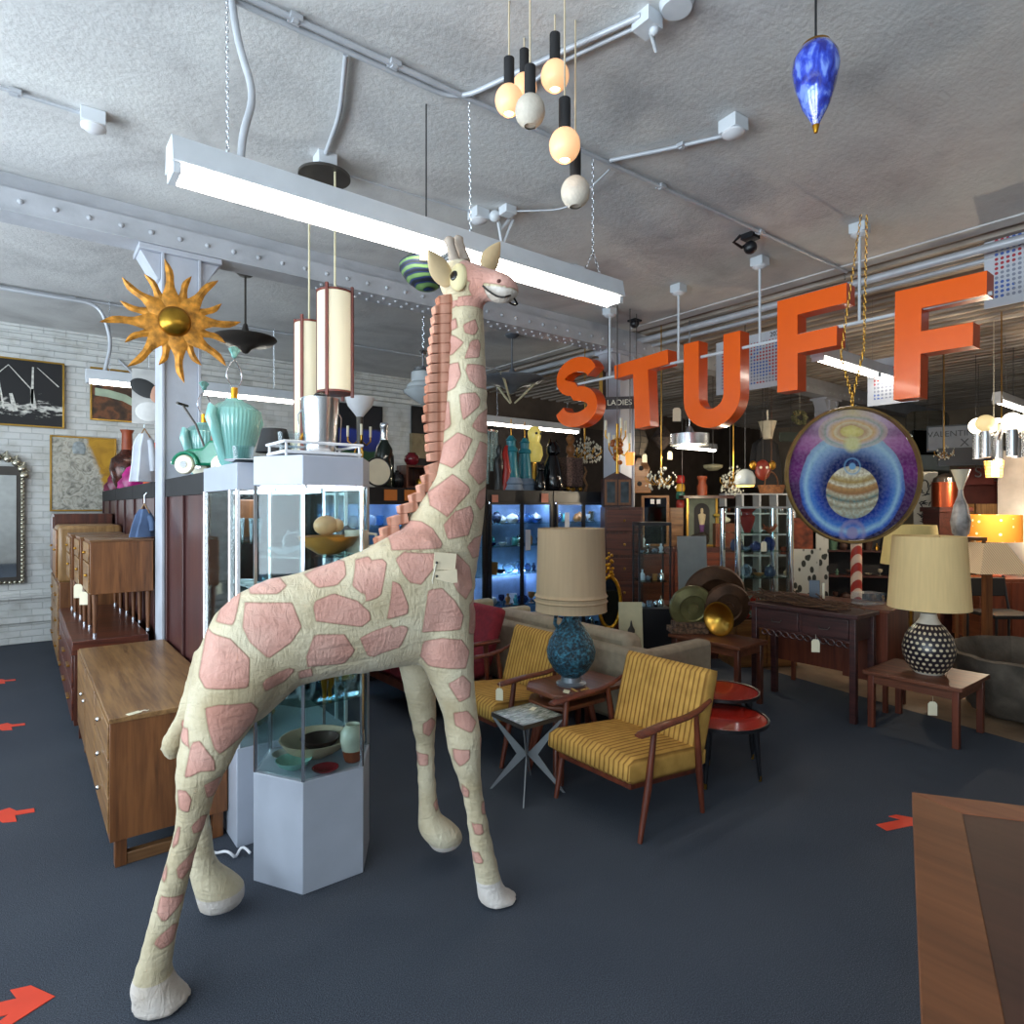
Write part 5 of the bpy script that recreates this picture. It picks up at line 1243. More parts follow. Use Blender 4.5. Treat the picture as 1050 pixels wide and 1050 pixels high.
# ------------------------------------------------------------------ wall pieces
def sun():
    c = PY(179,330,4.62); t = thing('sun_wall_sculpture', 'golden sunburst wall sculpture with wavy rays hung on the white column', 'wall decoration', c, -.15)
    RY = paint('gilded_rays','#bd7f2c',.5,.4,.28,22)
    rd = random.Random(5)
    for i in range(16):
        a = i*2*PI/16+.12; ln = (.4 if i % 2 == 0 else .32)+rd.uniform(-.02,.02); w = .058 if i % 2 == 0 else .05; ph = 1 if i % 4 < 2 else -1
        R = []
        for k in range(10):
            f = k/9; r = .08+(ln-.08)*f; off = .014*ph*math.sin(f*7)*f; ww = w*(1-f)**.7*(1+.25*math.sin(f*9))+.001
            e = Vector((math.cos(a),0,math.sin(a))); s = Vector((-math.sin(a),0,math.cos(a)))
            y = .0 if i % 2 == 0 else .014
            q = e*r+s*off
            R.append([q+s*ww*.9+Vector((0,y+.004,0)), q+Vector((0,y-.012*(1-f)-.002,0)), q-s*ww*.9+Vector((0,y+.004,0)), q+Vector((0,y+.008,0))])
        MB().rings(R).build('ray', RY, t)
    MB().lathe([(.098*math.cos(q*PI/2/9), .068*math.sin(q*PI/2/9)) for q in range(10)],(0,-.01,0),36,rot=Matrix.Rotation(PI/2,3,'X')).build('dome', paint('old_gold_dome','#9a7428',.28,.9,.2,9), t)
    CB((0,.12,0),.05,.22,.05).build('wall_bracket', W['dark_metal'], t)
sun()
def canvas_mat(name, base, build):
    M = Mat(name); M.set(Roughness=.6); M.l(build(M), M.b.inputs['Base Color']); return M.m
def mixc(M, f, a, b):
    m = M.n('Mix', data_type='RGBA')
    for s, x in ((0,f),(6,a),(7,b)):
        if hasattr(x,'links'): M.l(x, m.inputs[s])
        else: m.inputs[s].default_value = x
    return m.outputs[2]
def mask(M, sock, a, b): return M.ramp(sock, [(a,(0,0,0,1)),(b,(1,1,1,1))])
def painting(name, x0, x1, z0, z1, y, mat, frame, label, cat='painting', fw=.02, dp=.035, tilt=0):
    t = thing(name, label, cat, ((x0+x1)/2, y, (z0+z1)/2)); w, h = (x1-x0)/2, (z1-z0)/2
    B(-w+fw,w-fw,-dp+.008,0,-h+fw,h-fw).build('canvas', mat, t)
    MB().box(-w,w,-dp,0,h-fw,h).box(-w,w,-dp,0,-h,-h+fw).box(-w,-w+fw,-dp,0,-h+fw,h-fw).box(w-fw,w,-dp,0,-h+fw,h-fw).build('frame', frame, t, bev=.003)
    return t
GF = paint('gilt_frame','#b08a3c',.35,.6,.06)
def ship_tex(M):
    sp = M.n('SeparateXYZ'); tc = M.n('TexCoord'); M.l(tc.outputs['Object'], sp.inputs[0])
    nz = M.n('TexNoise', Scale=7.0, Detail=6.0, Roughness=.7); M.l(M.coord((1,1,3)), nz.inputs['Vector'])
    band = M.n('Math', operation='ABSOLUTE'); ad = M.n('Math', operation='ADD'); ad.inputs[1].default_value = .17; M.l(sp.outputs['Z'], ad.inputs[0]); M.l(ad.outputs[0], band.inputs[0])
    bb = M.n('Math', operation='MULTIPLY_ADD'); M.l(band.outputs[0], bb.inputs[0]); bb.inputs[1].default_value = -1.6; M.l(nz.outputs['Fac'], bb.inputs[2])
    return mixc(M, mask(M, bb.outputs[0], .4,.5), lin('#1b1a1c'), lin('#d6d3cb'))
t = painting('painting', -.5,.41,2.47,3.24,9.1, canvas_mat('ship_canvas','',ship_tex), GF, 'black painting with white ship masts at the upper left of the brick wall')
# masts and rigging strokes of paint
mb = MB()
for a,b,wd in (((-.16,.22),(-.1,-.2),.02),((.16,.3),(.15,-.12),.028),((-.06,.3),(-.4,-.1),.014),((-.06,.3),(.14,.05),.012),((.2,.3),(.4,.1),.012),((-.04,-.02),(-.0,-.22),.05),((.15,.05),(.17,-.18),.05)):
    d = (Vector(b)-Vector(a)); n = Vector((-d.y,d.x)).normalized()*wd/2
    q = [Vector(a)-n*.6,Vector(a)+n*.6,Vector(b)+n,Vector(b)-n]
    mb.prism([(p_.x,p_.y) for p_ in q], -.031,-.027, lambda A,Bz,k:(A,k,Bz))
mb.build('brush_strokes', paint('chalk_paint','#cfccc4',.8,0,.2,30), t)
def bridge_tex(M):
    nz = M.n('TexNoise', Scale=6.0, Detail=6.0); M.l(M.coord(), nz.inputs['Vector'])
    return M.ramp(nz.outputs['Fac'], [(.3,lin('#241a16')),(.45,lin('#4b3322')),(.55,lin('#7a4a2c')),(.7,lin('#2b1f1b'))])
t = painting('painting', .66,1.72,2.6,3.24,9.1, canvas_mat('bridge_canvas','',bridge_tex), GF, 'brown painting of a pale curving road, partly behind the tube light and column')
mb = MB()
P = [(-.48,-.02),(-.35,-.03),(-.2,-.06),(-.08,-.12),(-.02,-.22)]; PL = [(-.48,.07),(-.34,.06),(-.16,.02),(0,-.07),(.06,-.22)]
mb.prism(P+PL[::-1], -.031,-.027, lambda A,Bz,k:(A,k,Bz)); mb.build('painted_road', paint('pale_green_paint','#a9b8a0',.7,0,.1), t)
def yel_tex(M):
    sp = M.n('SeparateXYZ'); tc = M.n('TexCoord'); M.l(tc.outputs['Object'], sp.inputs[0])
    nz = M.n('TexNoise', Scale=3.5, Detail=7.0, Roughness=.65, Distortion=1.0); M.l(M.coord(), nz.inputs['Vector'])
    n2 = M.n('TexNoise', Scale=10.0, Detail=6.0, Distortion=2.0); M.l(M.coord(), n2.inputs['Vector'])
    yel = M.ramp(nz.outputs['Fac'], [(.3,lin('#8a6010')),(.5,lin('#b8881c')),(.7,lin('#c99b2c'))])
    gry = M.ramp(n2.outputs['Fac'], [(.3,lin('#6b6a62')),(.45,lin('#a09c90')),(.6,lin('#c2beb2')),(.75,lin('#8f7f66'))])
    s1 = M.n('Math', operation='MULTIPLY_ADD'); M.l(sp.outputs['X'], s1.inputs[0]); s1.inputs[1].default_value = 3.0; M.l(sp.outputs['Z'], s1.inputs[2])
    s2 = M.n('Math', operation='MULTIPLY_ADD'); M.l(nz.outputs['Fac'], s2.inputs[0]); s2.inputs[1].default_value = .5; M.l(s1.outputs[0], s2.inputs[2])
    return mixc(M, mask(M, s2.outputs[0], .66,.8), gry, yel)
t = painting('painting', .27,.93,1.5,2.39,9.1, canvas_mat('figure_canvas','',yel_tex), GF, 'yellow and grey abstract figure painting on the brick wall above the chests')
mb = MB(); mb.lathe([(0,0),(.055,.0),(.07,.06),(.05,.13),(0,.15)],(-.05,-.03,.24),14,sy=.12); mb.build('painted_head', paint('grey_blue_paint','#8f9698',.8,0,.2,20), t)
def bg_tex(M):
    sp = M.n('SeparateXYZ'); tc = M.n('TexCoord'); M.l(tc.outputs['Object'], sp.inputs[0])
    nz = M.n('TexNoise', Scale=5.0, Detail=5.0); M.l(M.coord(), nz.inputs['Vector'])
    s = M.n('Math', operation='MULTIPLY_ADD'); M.l(nz.outputs['Fac'], s.inputs[0]); s.inputs[1].default_value = .1; M.l(sp.outputs['Z'], s.inputs[2])
    mr = M.n('MapRange'); mr.inputs['From Min'].default_value = -.5; mr.inputs['From Max'].default_value = .6; M.l(s.outputs[0], mr.inputs['Value'])
    return M.ramp(mr.outputs[0], [(0,lin('#1f4a2a')),(.33,lin('#234f2d')),(.36,lin('#1d2a6e')),(.62,lin('#243a9a')),(.66,lin('#14161f')),(1,lin('#1b1c22'))])
painting('painting', 3.75,4.5,2.05,3.13,9.1, canvas_mat('bluegreen_canvas','',bg_tex), W['black_matte'], 'dark painting with blue and green bands behind the glass bottle')
painting('painting', 5.02,5.6,2.15,3.2,9.1, paint('black_canvas','#1e1b1c',.7,0,.1), W['black_matte'], 'black framed painting behind the giraffe\'s neck')
def mirror():
    t = thing('wall_mirror', 'ornate venetian style wall mirror with scalloped silver crest at the left edge', 'mirror', (-.2,9.1,1.35))
    w, h = .235, .66
    B(-w+.07,w-.07,-.03,-.02,-h+.07,h-.1).build('glass', W['mirror'], t)
    mb = MB().box(-w,w,-.02,0,-h,h)
    mb.build('backing', W['dark_metal'], t)
    F_ = paint('silver_carving','#c2bca9',.25,.9,.15,30); mb = MB()
    for s in (-1,1):
        for i in range(26): mb.ball((s*(w-.015),-.03,-h+.03+i*.046),.022,8,5)
        mb.box(s*w-.03*(s>0),s*w+.03*(s<0),-.035,-.01,-h,h-.08)
    for i in range(10): mb.ball((-w+.03+i*.045,-.03,-h+.01),.022,8,5)
    for k in range(9):
        a = PI*k/8; mb.ball((w*1.0*math.cos(a),-.03,h-.1+.2*math.sin(a)),.045,10,6,(1,.6,1))
        mb.tube([(w*.95*math.cos(a),-.035,h-.1+.16*math.sin(a)),(w*1.15*math.cos(a+.1),-.03,h-.06+.24*math.sin(a+.1)),(w*1.0*math.cos(a+.2),-.03,h-.08+.2*math.sin(a+.2))],.014,6)
    mb.build('carved_frame', F_, t)
mirror()

# ------------------------------------------------------------------ the round painted drum
def art_disc():
    c = D(874,487,4.35); R_ = .468
    t = thing('round_painting', 'large round painted panel of blue and violet rings hanging from a chain', 'painting', c, -.66)
    M = Mat('cosmic_canvas'); M.set(Roughness=.75); M.b.inputs['Specular IOR Level'].default_value = .15
    tc = M.n('TexCoord'); sp = M.n('SeparateXYZ'); M.l(tc.outputs['Object'], sp.inputs[0])
    nz = M.n('TexNoise', Scale=4.0, Detail=6.0, Distortion=1.2); M.l(tc.outputs['Object'], nz.inputs['Vector'])
    n2 = M.n('TexNoise', Scale=45.0, Detail=4.0); M.l(tc.outputs['Object'], n2.inputs['Vector'])
    def rad(cx, cz, s, wob=.04, ex=1):
        a = M.n('Math', operation='ADD'); a.inputs[1].default_value = -cx; M.l(sp.outputs['X'], a.inputs[0])
        b = M.n('Math', operation='ADD'); b.inputs[1].default_value = -cz; M.l(sp.outputs['Z'], b.inputs[0])
        cb = M.n('CombineXYZ'); e_ = M.n('Math', operation='MULTIPLY'); e_.inputs[1].default_value = ex; M.l(a.outputs[0], e_.inputs[0]); M.l(e_.outputs[0], cb.inputs['X']); M.l(b.outputs[0], cb.inputs['Y']); ln = M.n('VectorMath', operation='LENGTH'); M.l(cb.outputs[0], ln.inputs[0])
        m = M.n('Math', operation='MULTIPLY_ADD'); M.l(nz.outputs['Fac'], m.inputs[0]); m.inputs[1].default_value = wob; M.l(ln.outputs['Value'], m.inputs[2])
        q = M.n('Math', operation='MULTIPLY_ADD'); M.l(m.outputs[0], q.inputs[0]); q.inputs[1].default_value = 1/s; q.inputs[2].default_value = -wob/2/s
        return q.outputs[0]
    # outer petals, by angle
    at = M.n('Math', operation='ARCTAN2'); M.l(sp.outputs['X'], at.inputs[0]); M.l(sp.outputs['Z'], at.inputs[1]); ab = M.n('Math', operation='ABSOLUTE'); M.l(at.outputs[0], ab.inputs[0])
    am = M.n('Math', operation='MULTIPLY'); M.l(ab.outputs[0], am.inputs[0]); am.inputs[1].default_value = 1/PI
    out = M.ramp(am.outputs[0], [(0,lin('#c9b48a')),(.14,lin('#b9a2ae')),(.28,lin('#a26a92')),(.42,lin('#7a2f74')),(.6,lin('#4c2256')),(.8,lin('#221a40')),(1,lin('#16163a'))])
    st = M.n('TexWave', Scale=1.6, Distortion=3.0, Detail=2.0); st.wave_type = 'RINGS'; M.l(tc.outputs['Object'], st.inputs['Vector'])
    out = mixc(M, M.ramp(st.outputs['Fac'], [(.45,(0,0,0,1)),(.9,(.35,.35,.35,1))]), out, lin('#2b1838'))
    r1 = rad(0,-.07,.37)
    blue = M.ramp(r1, [(.2,lin('#0c1438')),(.55,lin('#14245e')),(.68,lin('#1f3f96')),(.8,lin('#3f74bd')),(.88,lin('#8fb7cf')),(.95,lin('#3a62b4')),(1,lin('#223a80'))])
    # rings are paler toward the top of the picture, as painted
    tz = M.n('MapRange'); tz.inputs['From Min'].default_value = -.15; tz.inputs['From Max'].default_value = .36; M.l(sp.outputs['Z'], tz.inputs['Value'])
    wm = M.n('Math', operation='MULTIPLY'); M.l(tz.outputs[0], wm.inputs[0]); M.l(M.ramp(r1,[(.5,(0,0,0,1)),(.75,(1,1,1,1))]), wm.inputs[1])
    blue = mixc(M, wm.outputs[0], blue, lin('#9fb6bd'))
    col = mixc(M, mask(M, r1, .99,1.02), blue, out)
    r4 = rad(0,.3,.12,.03,.5)
    col = mixc(M, M.ramp(r4,[(.7,(1,1,1,1)),(.98,(.5,.5,.5,1)),(1,(0,0,0,1))]), col, M.ramp(r4,[(.12,lin('#d3c578')),(.3,lin('#c4b06a')),(.34,lin('#b58f6a')),(.5,lin('#cbb894')),(.56,lin('#c9a06a')),(.75,lin('#b7a6a2')),(.8,lin('#8f9a8a')),(.95,lin('#c2a890'))]))
    r5 = rad(0,.215,.07,.02); col = mixc(M, M.ramp(r5,[(.5,(1,1,1,1)),(1,(0,0,0,1))]), col, lin('#c9c38a'))
    col = mixc(M, M.ramp(n2.outputs['Fac'],[(.35,(.1,.1,.1,1)),(.6,(0,0,0,1))]), col, lin('#c7c2cf'))
    col = mixc(M, M.ramp(n2.outputs['Fac'],[(.5,(0,0,0,1)),(.75,(.16,.16,.16,1))]), col, lin('#0d1030'))
    # planet of bands
    r2 = rad(0,-.12,.185,.006)
    bz = M.n('Math', operation='MULTIPLY_ADD'); x2 = M.n('Math', operation='MULTIPLY'); M.l(sp.outputs['X'], x2.inputs[0]); M.l(sp.outputs['X'], x2.inputs[1]); M.l(x2.outputs[0], bz.inputs[0]); bz.inputs[1].default_value = -1.5; M.l(sp.outputs['Z'], bz.inputs[2])
    bm = M.n('MapRange'); bm.inputs['From Min'].default_value = -.31; bm.inputs['From Max'].default_value = .07; M.l(bz.outputs[0], bm.inputs['Value'])
    pl = M.ramp(bm.outputs[0], [(0,lin('#7f8f8a')),(.14,lin('#b7b9a6')),(.2,lin('#8a8d7c')),(.27,lin('#c9c5ae')),(.33,lin('#55706e')),(.41,lin('#c6c0a6')),(.47,lin('#9a6b46')),(.56,lin('#b98f5e')),(.6,lin('#ddd6bd')),(.68,lin('#a88a4e')),(.75,lin('#cdbf95')),(.8,lin('#e4ddc6')),(1,lin('#b9b79f'))])
    pl = mixc(M, M.ramp(n2.outputs['Fac'],[(.4,(0,0,0,1)),(.6,(.5,.5,.5,1))]), pl, lin('#8a6a48'))
    col = mixc(M, mask(M, r2, .97,1.0), pl, col)
    r3 = rad(0,.06,.065,.006); col = mixc(M, M.ramp(r3,[(.3,(1,1,1,1)),(.42,(0,0,0,1)),(.7,(.0,0,0,1)),(.8,(.8,.8,.8,1)),(1,(0,0,0,1))]), col, lin('#6f9ac0'))
    r6 = rad(0,-.4,.1,.02); col = mixc(M, M.ramp(r6,[(.3,(.9,.9,.9,1)),(.5,(.1,.1,.1,1)),(.8,(.7,.7,.7,1)),(1,(0,0,0,1))]), col, lin('#8f83a6'))
    M.l(col, M.b.inputs['Base Color'])
    rot = Matrix.Rotation(PI/2,3,'X')
    MB().lathe([(0,0),(R_-.015,0),(R_-.015,.02),(0,.02)],(0,.02,0),72,rot=rot).build('panel', M.m, t)
    MB().lathe([(R_-.012,-.004),(R_+.002,-.004),(R_+.008,.012),(R_+.002,.035),(R_-.012,.035),(R_-.012,-.004)],(0,0,0),72,rot=rot,cap=False).build('rim', paint('bronze_rim','#85683c',.4,.4,.1), t)
    top = H-c.z-.03; mb = MB(); chain(mb,(0,0,R_),(0,0,R_+.06),.004,.04); chain(mb,(0,0,R_+.06),(-.08,0,R_+.36),.0035,.035); chain(mb,(0,0,R_+.06),(.08,0,R_+.4),.0035,.035)
    chain(mb,(-.08,0,R_+.36),(.06,0,top),.0025,.035); chain(mb,(.08,0,R_+.4),(.1,0,top),.0025,.035)
    mb.build('chain', W['brass'], t)
art_disc()
def dot_poster(loc, w, h, label, rz, num=''):
    t = thing('dot_poster', label, 'poster', loc, rz)
    M = Mat('dot_print'); M.set(Roughness=.6)
    tc = M.n('TexCoord'); mp = M.n('Mapping'); mp.inputs['Scale'].default_value = (28,28,28); M.l(tc.outputs['Object'], mp.inputs['Vector'])
    fr = M.n('VectorMath', operation='FRACTION'); M.l(mp.outputs[0], fr.inputs[0]); su = M.n('VectorMath', operation='SUBTRACT'); su.inputs[1].default_value = (.5,.5,.5); M.l(fr.outputs[0], su.inputs[0])
    ml = M.n('VectorMath', operation='MULTIPLY'); ml.inputs[1].default_value = (1,0,1); M.l(su.outputs[0], ml.inputs[0]); ln = M.n('VectorMath', operation='LENGTH'); M.l(ml.outputs[0], ln.inputs[0])
    vo = M.n('TexVoronoi', Scale=9.0); M.l(tc.outputs['Object'], vo.inputs['Vector'])
    sp = M.n('SeparateColor'); M.l(vo.outputs['Color'], sp.inputs[0])
    dc = M.ramp(sp.outputs[0], [(0,lin('#b23a44')),(.4,lin('#4d69b4')),(.7,lin('#8a8fa0'))], 'CONSTANT')
    M.l(mixc(M, mask(M, ln.outputs['Value'], .3,.36), dc, lin('#c9ccd4')), M.b.inputs['Base Color'])
    B(-w/2,w/2,0,.004,-h/2,h/2).build('sheet', paint('poster_white','#ccd0d8',.6,0,.02) if 'poster_white' not in bpy.data.materials else bpy.data.materials['poster_white'], t)
    B(-w/2+.06,w/2-.06,-.002,0,-h/2+.06,h/2-.09).build('print', M.m, t)
    if num: text('numerals', num, .07, W['black'], t, Matrix.Translation((w/2-.14,-.002,h/2-.045)) @ Matrix.Rotation(PI/2,4,'X'))
    top = H-loc[2]; mb = MB()
    for s in (-1,1): mb.tube([(s*w*.4,.002,h/2),(s*w*.4,.002,top)],.0015,5)
    mb.build('hanging_wire', W['steel'], t)
p = PX(769,372,6.3); dot_poster((6.3,p.y,p.z), .85,.6, 'white calendar poster of red and blue dots hanging behind the letter U', -PI/2, '202')
p = PX(1055,265,5.9); dot_poster((5.9,p.y,p.z), .55,.62, 'white dotted poster at the right edge beside the last letter F', -PI/2)
p = PX(915,390,6.6); dot_poster((6.6,p.y,p.z), .45,.45, 'white dotted poster hanging between the two letters F below the tube light', -PI/2)
# ------------------------------------------------------------------ things standing on the vitrines and the divider
def teal_lamp(loc, label, rz=0):
    t = thing('urn_lamp', label, 'lamp', loc, rz, 'teal ceramic urn lamps')
    n = 192; R = []
    for r,z in [(.055,0),(.07,.02),(.09,.1),(.118,.2),(.13,.27),(.125,.3),(.08,.335),(.05,.345),(.04,.36)]:
        R.append([Vector(((r*(1+.011*math.cos(40*a)))*math.cos(a),(r*(1+.011*math.cos(40*a)))*math.sin(a),z)) for a in [2*PI*j/n for j in range(n)]])
    MB().rings(R).build('urn', W['teal'], t)
    for s in (-1,1):
        T([(s*.06,-.01,.03),(s*.11,-.01,.14),(s*.155,-.01,.25),(s*.15,-.01,.3),(s*.12,-.01,.285)],[.012,.022,.03,.022,.012],12).build('wing', W['teal'], t)
    T([(0,0,.36),(0,0,.42)],.018,10).build('socket', W['gold'], t)
    T([(0,0,.39)]+[(.05*math.sin(PI*k/10),0,.4+.17*k/10) for k in range(11)]+[(-.05*math.sin(PI*k/10),0,.57-.17*k/10) for k in range(1,11)],.0035,6).build('harp', W['steel'], t)
    mb = MB().ball((0,0,.6),.02,10,8,(1,.6,1.3))
    for a in (-.6,-.3,0,.3,.6): mb.tube([(0,0,.58),(math.sin(a)*.05,0,.58+math.cos(a)*.055)],[.006,.011],8)
    mb.build('finial', W['teal'], t)
teal_lamp((.885,3.5,1.756), 'teal ceramic ribbed urn lamp with shell finial on top of the lit vitrine', .5)
teal_lamp((.95,4.5,1.741), 'second teal urn lamp behind the green toy car, mostly hidden by the first', .5)
def toy_car():
    t = thing('toy_car', 'green vintage toy car with white wheels and long push handle on the dark cabinet', 'toy', (.895,4.06,1.742), math.radians(142))
    G_ = paint('car_green','#1f7a5c',.25,0,.06,coat=.5); w = .075
    prof = [(-.16,.05),(.17,.05),(.185,.08),(.17,.12),(.1,.15),(.02,.155),(-.02,.2),(-.08,.205),(-.14,.16),(-.18,.1)]
    MB().prism(prof, -w, w, lambda a,b,k:(a,k,b)).build('car_body', G_, t, bev=.02)
    for s in (-1,1):
        for x in (-.1,.11):
            L([(0,-.016),(.05,-.016),(.056,-.008),(.056,.008),(.05,.016),(0,.016)],(x,s*(w+.012),.056),24,rot=Matrix.Rotation(PI/2,3,'X')).build('wheel', W['ivory'], t)
            L([(0,-.02),(.02,-.02),(.02,.02),(0,.02)],(x,s*(w+.012),.056),16,rot=Matrix.Rotation(PI/2,3,'X')).build('hub_cap', W['chrome'], t)
        T([(x_,s*(w+.014),z_) for x_,z_ in [(.11+.07*math.cos(q),.056+.07*math.sin(q)) for q in [PI*k/10 for k in range(11)]]],.01,8).build('fender', G_, t)
    B(-.1,-.02,-w*.75,w*.75,.19,.24).build('seat', W['terracotta'], t, bev=.015)
    T([(.02,0,.12),(.09,0,.3),(.17,0,.42)],.007,8).build('push_handle', W['dark_metal'], t)
    T([(.17,-.06,.42),(.17,.06,.42)],.008,8).build('handle_bar', W['dark_metal'], t)
    T([(.19,-w,.07),(.2,0,.07),(.19,w,.07)],.008,8).build('bumper', W['chrome'], t)
toy_car()
def can():
    t = thing('aluminium_can', 'tall polished aluminium pail with lid on the grey hexagonal vitrine', 'container', (1.07,2.78,1.79))
    AL = metal('spun_aluminium','#c9ccd2',.2)
    L([(0,0),(.062,0),(.07,.04),(.08,.2),(.082,.24),(0,.24)],n=36).build('pail', AL, t)
    L([(0,.24),(.084,.24),(.084,.25),(.05,.255),(0,.256)],n=36).build('lid', AL, t)
    L([(0,.256),(.012,.256),(.012,.262),(.028,.266),(.022,.274),(0,.276)],n=18).build('knob', W['black'], t)
    for s in (-1,1): T([(s*.08,0,.2),(s*.1,0,.17),(s*.095,0,.06),(s*.072,0,.04)],.003,6).build('bail', W['steel'], t)
can()
def tray():
    t = thing('gallery_tray', 'long white gallery tray with rails lying on top of the grey vitrine', 'tray', (1.02,2.715,1.761))
    B(-.17,.17,-.12,.12,.012,.026).build('tray_floor', W['white'], t, bev=.004)
    mb = MB().tube([(-.17,-.12,.06),(.17,-.12,.06),(.17,.12,.06),(-.17,.12,.06)],.006,8,closed=True)
    mb.build('rail', W['white'], t)
    for x in (-.16,.16):
        for y in (-.11,.11): T([(x,y,0),(x,y,.06)],.006,8).build('post', W['white'], t)
tray()
pot('tumbler', (.93,2.79,1.79), .045, W['clear'], 'thick clear glass vase left of the aluminium pail', 'vase', hs=.9)
pot('tumbler', (.85,3.2,1.756), .05, W['clear'], 'big clear glass beside the teal urn lamp', 'vase', hs=.8)
solo('silver_tray', L([(0,0),(.06,0),(.1,.012),(.098,.016),(.06,.006),(0,.006)],n=32,sx=1.2), W['chrome'], 'silver oval tray at the front edge of the lit vitrine top', 'tray', (.86,3.1,1.756))
def gooseneck():
    t = thing('desk_lamp', 'small gooseneck desk lamp with black shade behind the aluminium pail', 'lamp', (1.15,3.3,1.756), .3)
    L([(0,0),(.06,0),(.055,.015),(0,.02)],n=24).build('foot', W['steel'], t)
    T([(0,0,.015),(.0,0,.12),(.03,0,.18),(.08,0,.19),(.1,0,.16)],.009,8).build('neck', W['brass'], t)
    L([(.09,-.06),(.06,.06),(.055,.06),(.085,-.06)],(-.14,.0,.13),28,cap=False).build('shade', W['black_matte'], t)
    T([(0,0,.05),(-.14,0,.1),(-.14,0,.18)],.005,6).build('shade_arm', W['steel'], t)
gooseneck()
hang_tag((1.1,3.2,1.93), 'yellowish tag hanging from the gooseneck lamp behind the pail', -.6, 1.4)
# garments on the column, sculpted head, vases at the far divider top
def garment(loc, mat, label, w=.2, h=.42):
    t = thing('hanging_shirt', label, 'clothing', loc, -.9)
    R = []
    for z,ww,dd in ((0,w*.3,.03),(-.04,w*.55,.05),(-.1,w*.62,.07),(-h*.6,w*.6,.08),(-h,w*.66,.1)):
        R.append([Vector((ww*math.cos(a), dd*math.sin(a)*(1+.3*math.sin(5*a)), z)) for a in [2*PI*j/28 for j in range(28)]])
    MB().rings(R).build('garment', mat, t)
    for s in (-1,1): T([(s*w*.5,0,-.05),(s*w*.72,0,-h*.5),(s*w*.75,0,-h*.78)],[w*.25,w*.24,w*.2],10).build('sleeve', mat, t)
    T([(-w*.5,0,-.03),(0,0,.04),(w*.5,0,-.03)],.006,6).build('hanger', W['oak'], t)
    T([(0,0,.04),(.0,0,.1),(.02,0,.12)],.003,6).build('hook', W['steel'], t)
garment((.71,5.24,1.535), paint('denim_cloth','#55698a',.9,0,.1), 'blue shirt on a hanger beside the white column', .09, .2)
garment((.735,5.42,2.1), paint('white_cloth','#cfd2da',.9,0,.05), 'white garment hanging beside the column above the dark cabinets', .1, .36)
def hat_head():
    t = thing('poster', 'portrait poster of a person in a wide dark hat hanging beside the column', 'poster', (.745,5.28,2.36), -.3)
    B(-.11,.09,0,.012,-.2,.2).build('sheet', paint('poster_grey','#a9a6a2',.6,0,.1), t)
    MB().ball((-.03,-.002,.06),.1,20,12,(1,.05,.62),Matrix.Rotation(.5,3,'Y')).build('printed_hat', paint('print_black','#141313',.6,0,0), t)
    MB().ball((.045,-.004,.02),.05,16,10,(.8,.08,1.25)).build('printed_face', paint('print_skin','#b98a72',.6,0,.08), t)
    MB().ball((.0,-.002,-.11),.09,16,10,(1,.06,.8)).build('printed_dress', paint('print_white','#c9c6c2',.6,0,.08), t)
    T([(0,.006,.2),(0,.006,H-2.36)],.002,5).build('hanging_wire', W['steel'], t)
hat_head()
zt = 1.741
t = thing('vase', 'reddish bottle-necked carved vase on the far dark cabinets', 'vase', (.93,8.1,zt))
L([(0,0),(.1,0),(.14,.1),(.17,.22),(.15,.34),(.08,.4),(.055,.44),(0,.44)],n=28).build('vase_body', paint('mottled_lacquer','#3f1d14',.25,.2,.5,14), t)
L([(0,.44),(.055,.44),(.05,.62),(.07,.66),(.06,.66),(.03,.6),(0,.6)],n=24).build('neck', W['terracotta'], t)
def cloth_heap(loc, c, label, s):
    mb = MB(); rd = random.Random(int(loc[1]*100)); R = []
    for z,r in ((0,1),(.25,1.1),(.55,.85),(.85,.5),(1,.12)):
        R.append([Vector((s*r*(1+.25*math.sin(3*a+z*4)+.12*math.sin(7*a+z*3))*math.cos(a)*.8, s*r*(1+.2*math.sin(4*a+z*6))*math.sin(a)*.6, s*1.5*z)) for a in [2*PI*j/30 for j in range(30)]])
    mb.rings(R); solo('silk_cushion', mb, paint('silk_'+c[1:],c,.35,0,.25,9), label, 'cushion', loc)
cloth_heap((.92,7.4,zt), '#a31c6e', 'bright magenta silk cushion right of the reddish vase', .16)
cloth_heap((.93,8.75,zt), '#6e1638', 'dark crimson silk cushion left of the reddish vase', .17)
solo('orange_box', CB((0,0,.19),.1,.16,.38,.2,0,.25), paint('orange_card','#d9521c',.6,0,.05), 'leaning orange box by the column on the dark cabinets', 'box', (.93,6.1,1.72))
solo('magazine', CB((0,0,.13),.02,.3,.26,-.5), paint('magazine_cover','#8a8f92',.4,0,.35,22), 'black and white magazine propped on the dark cabinets by the white garment', 'magazine', (.9,5.75,zt))

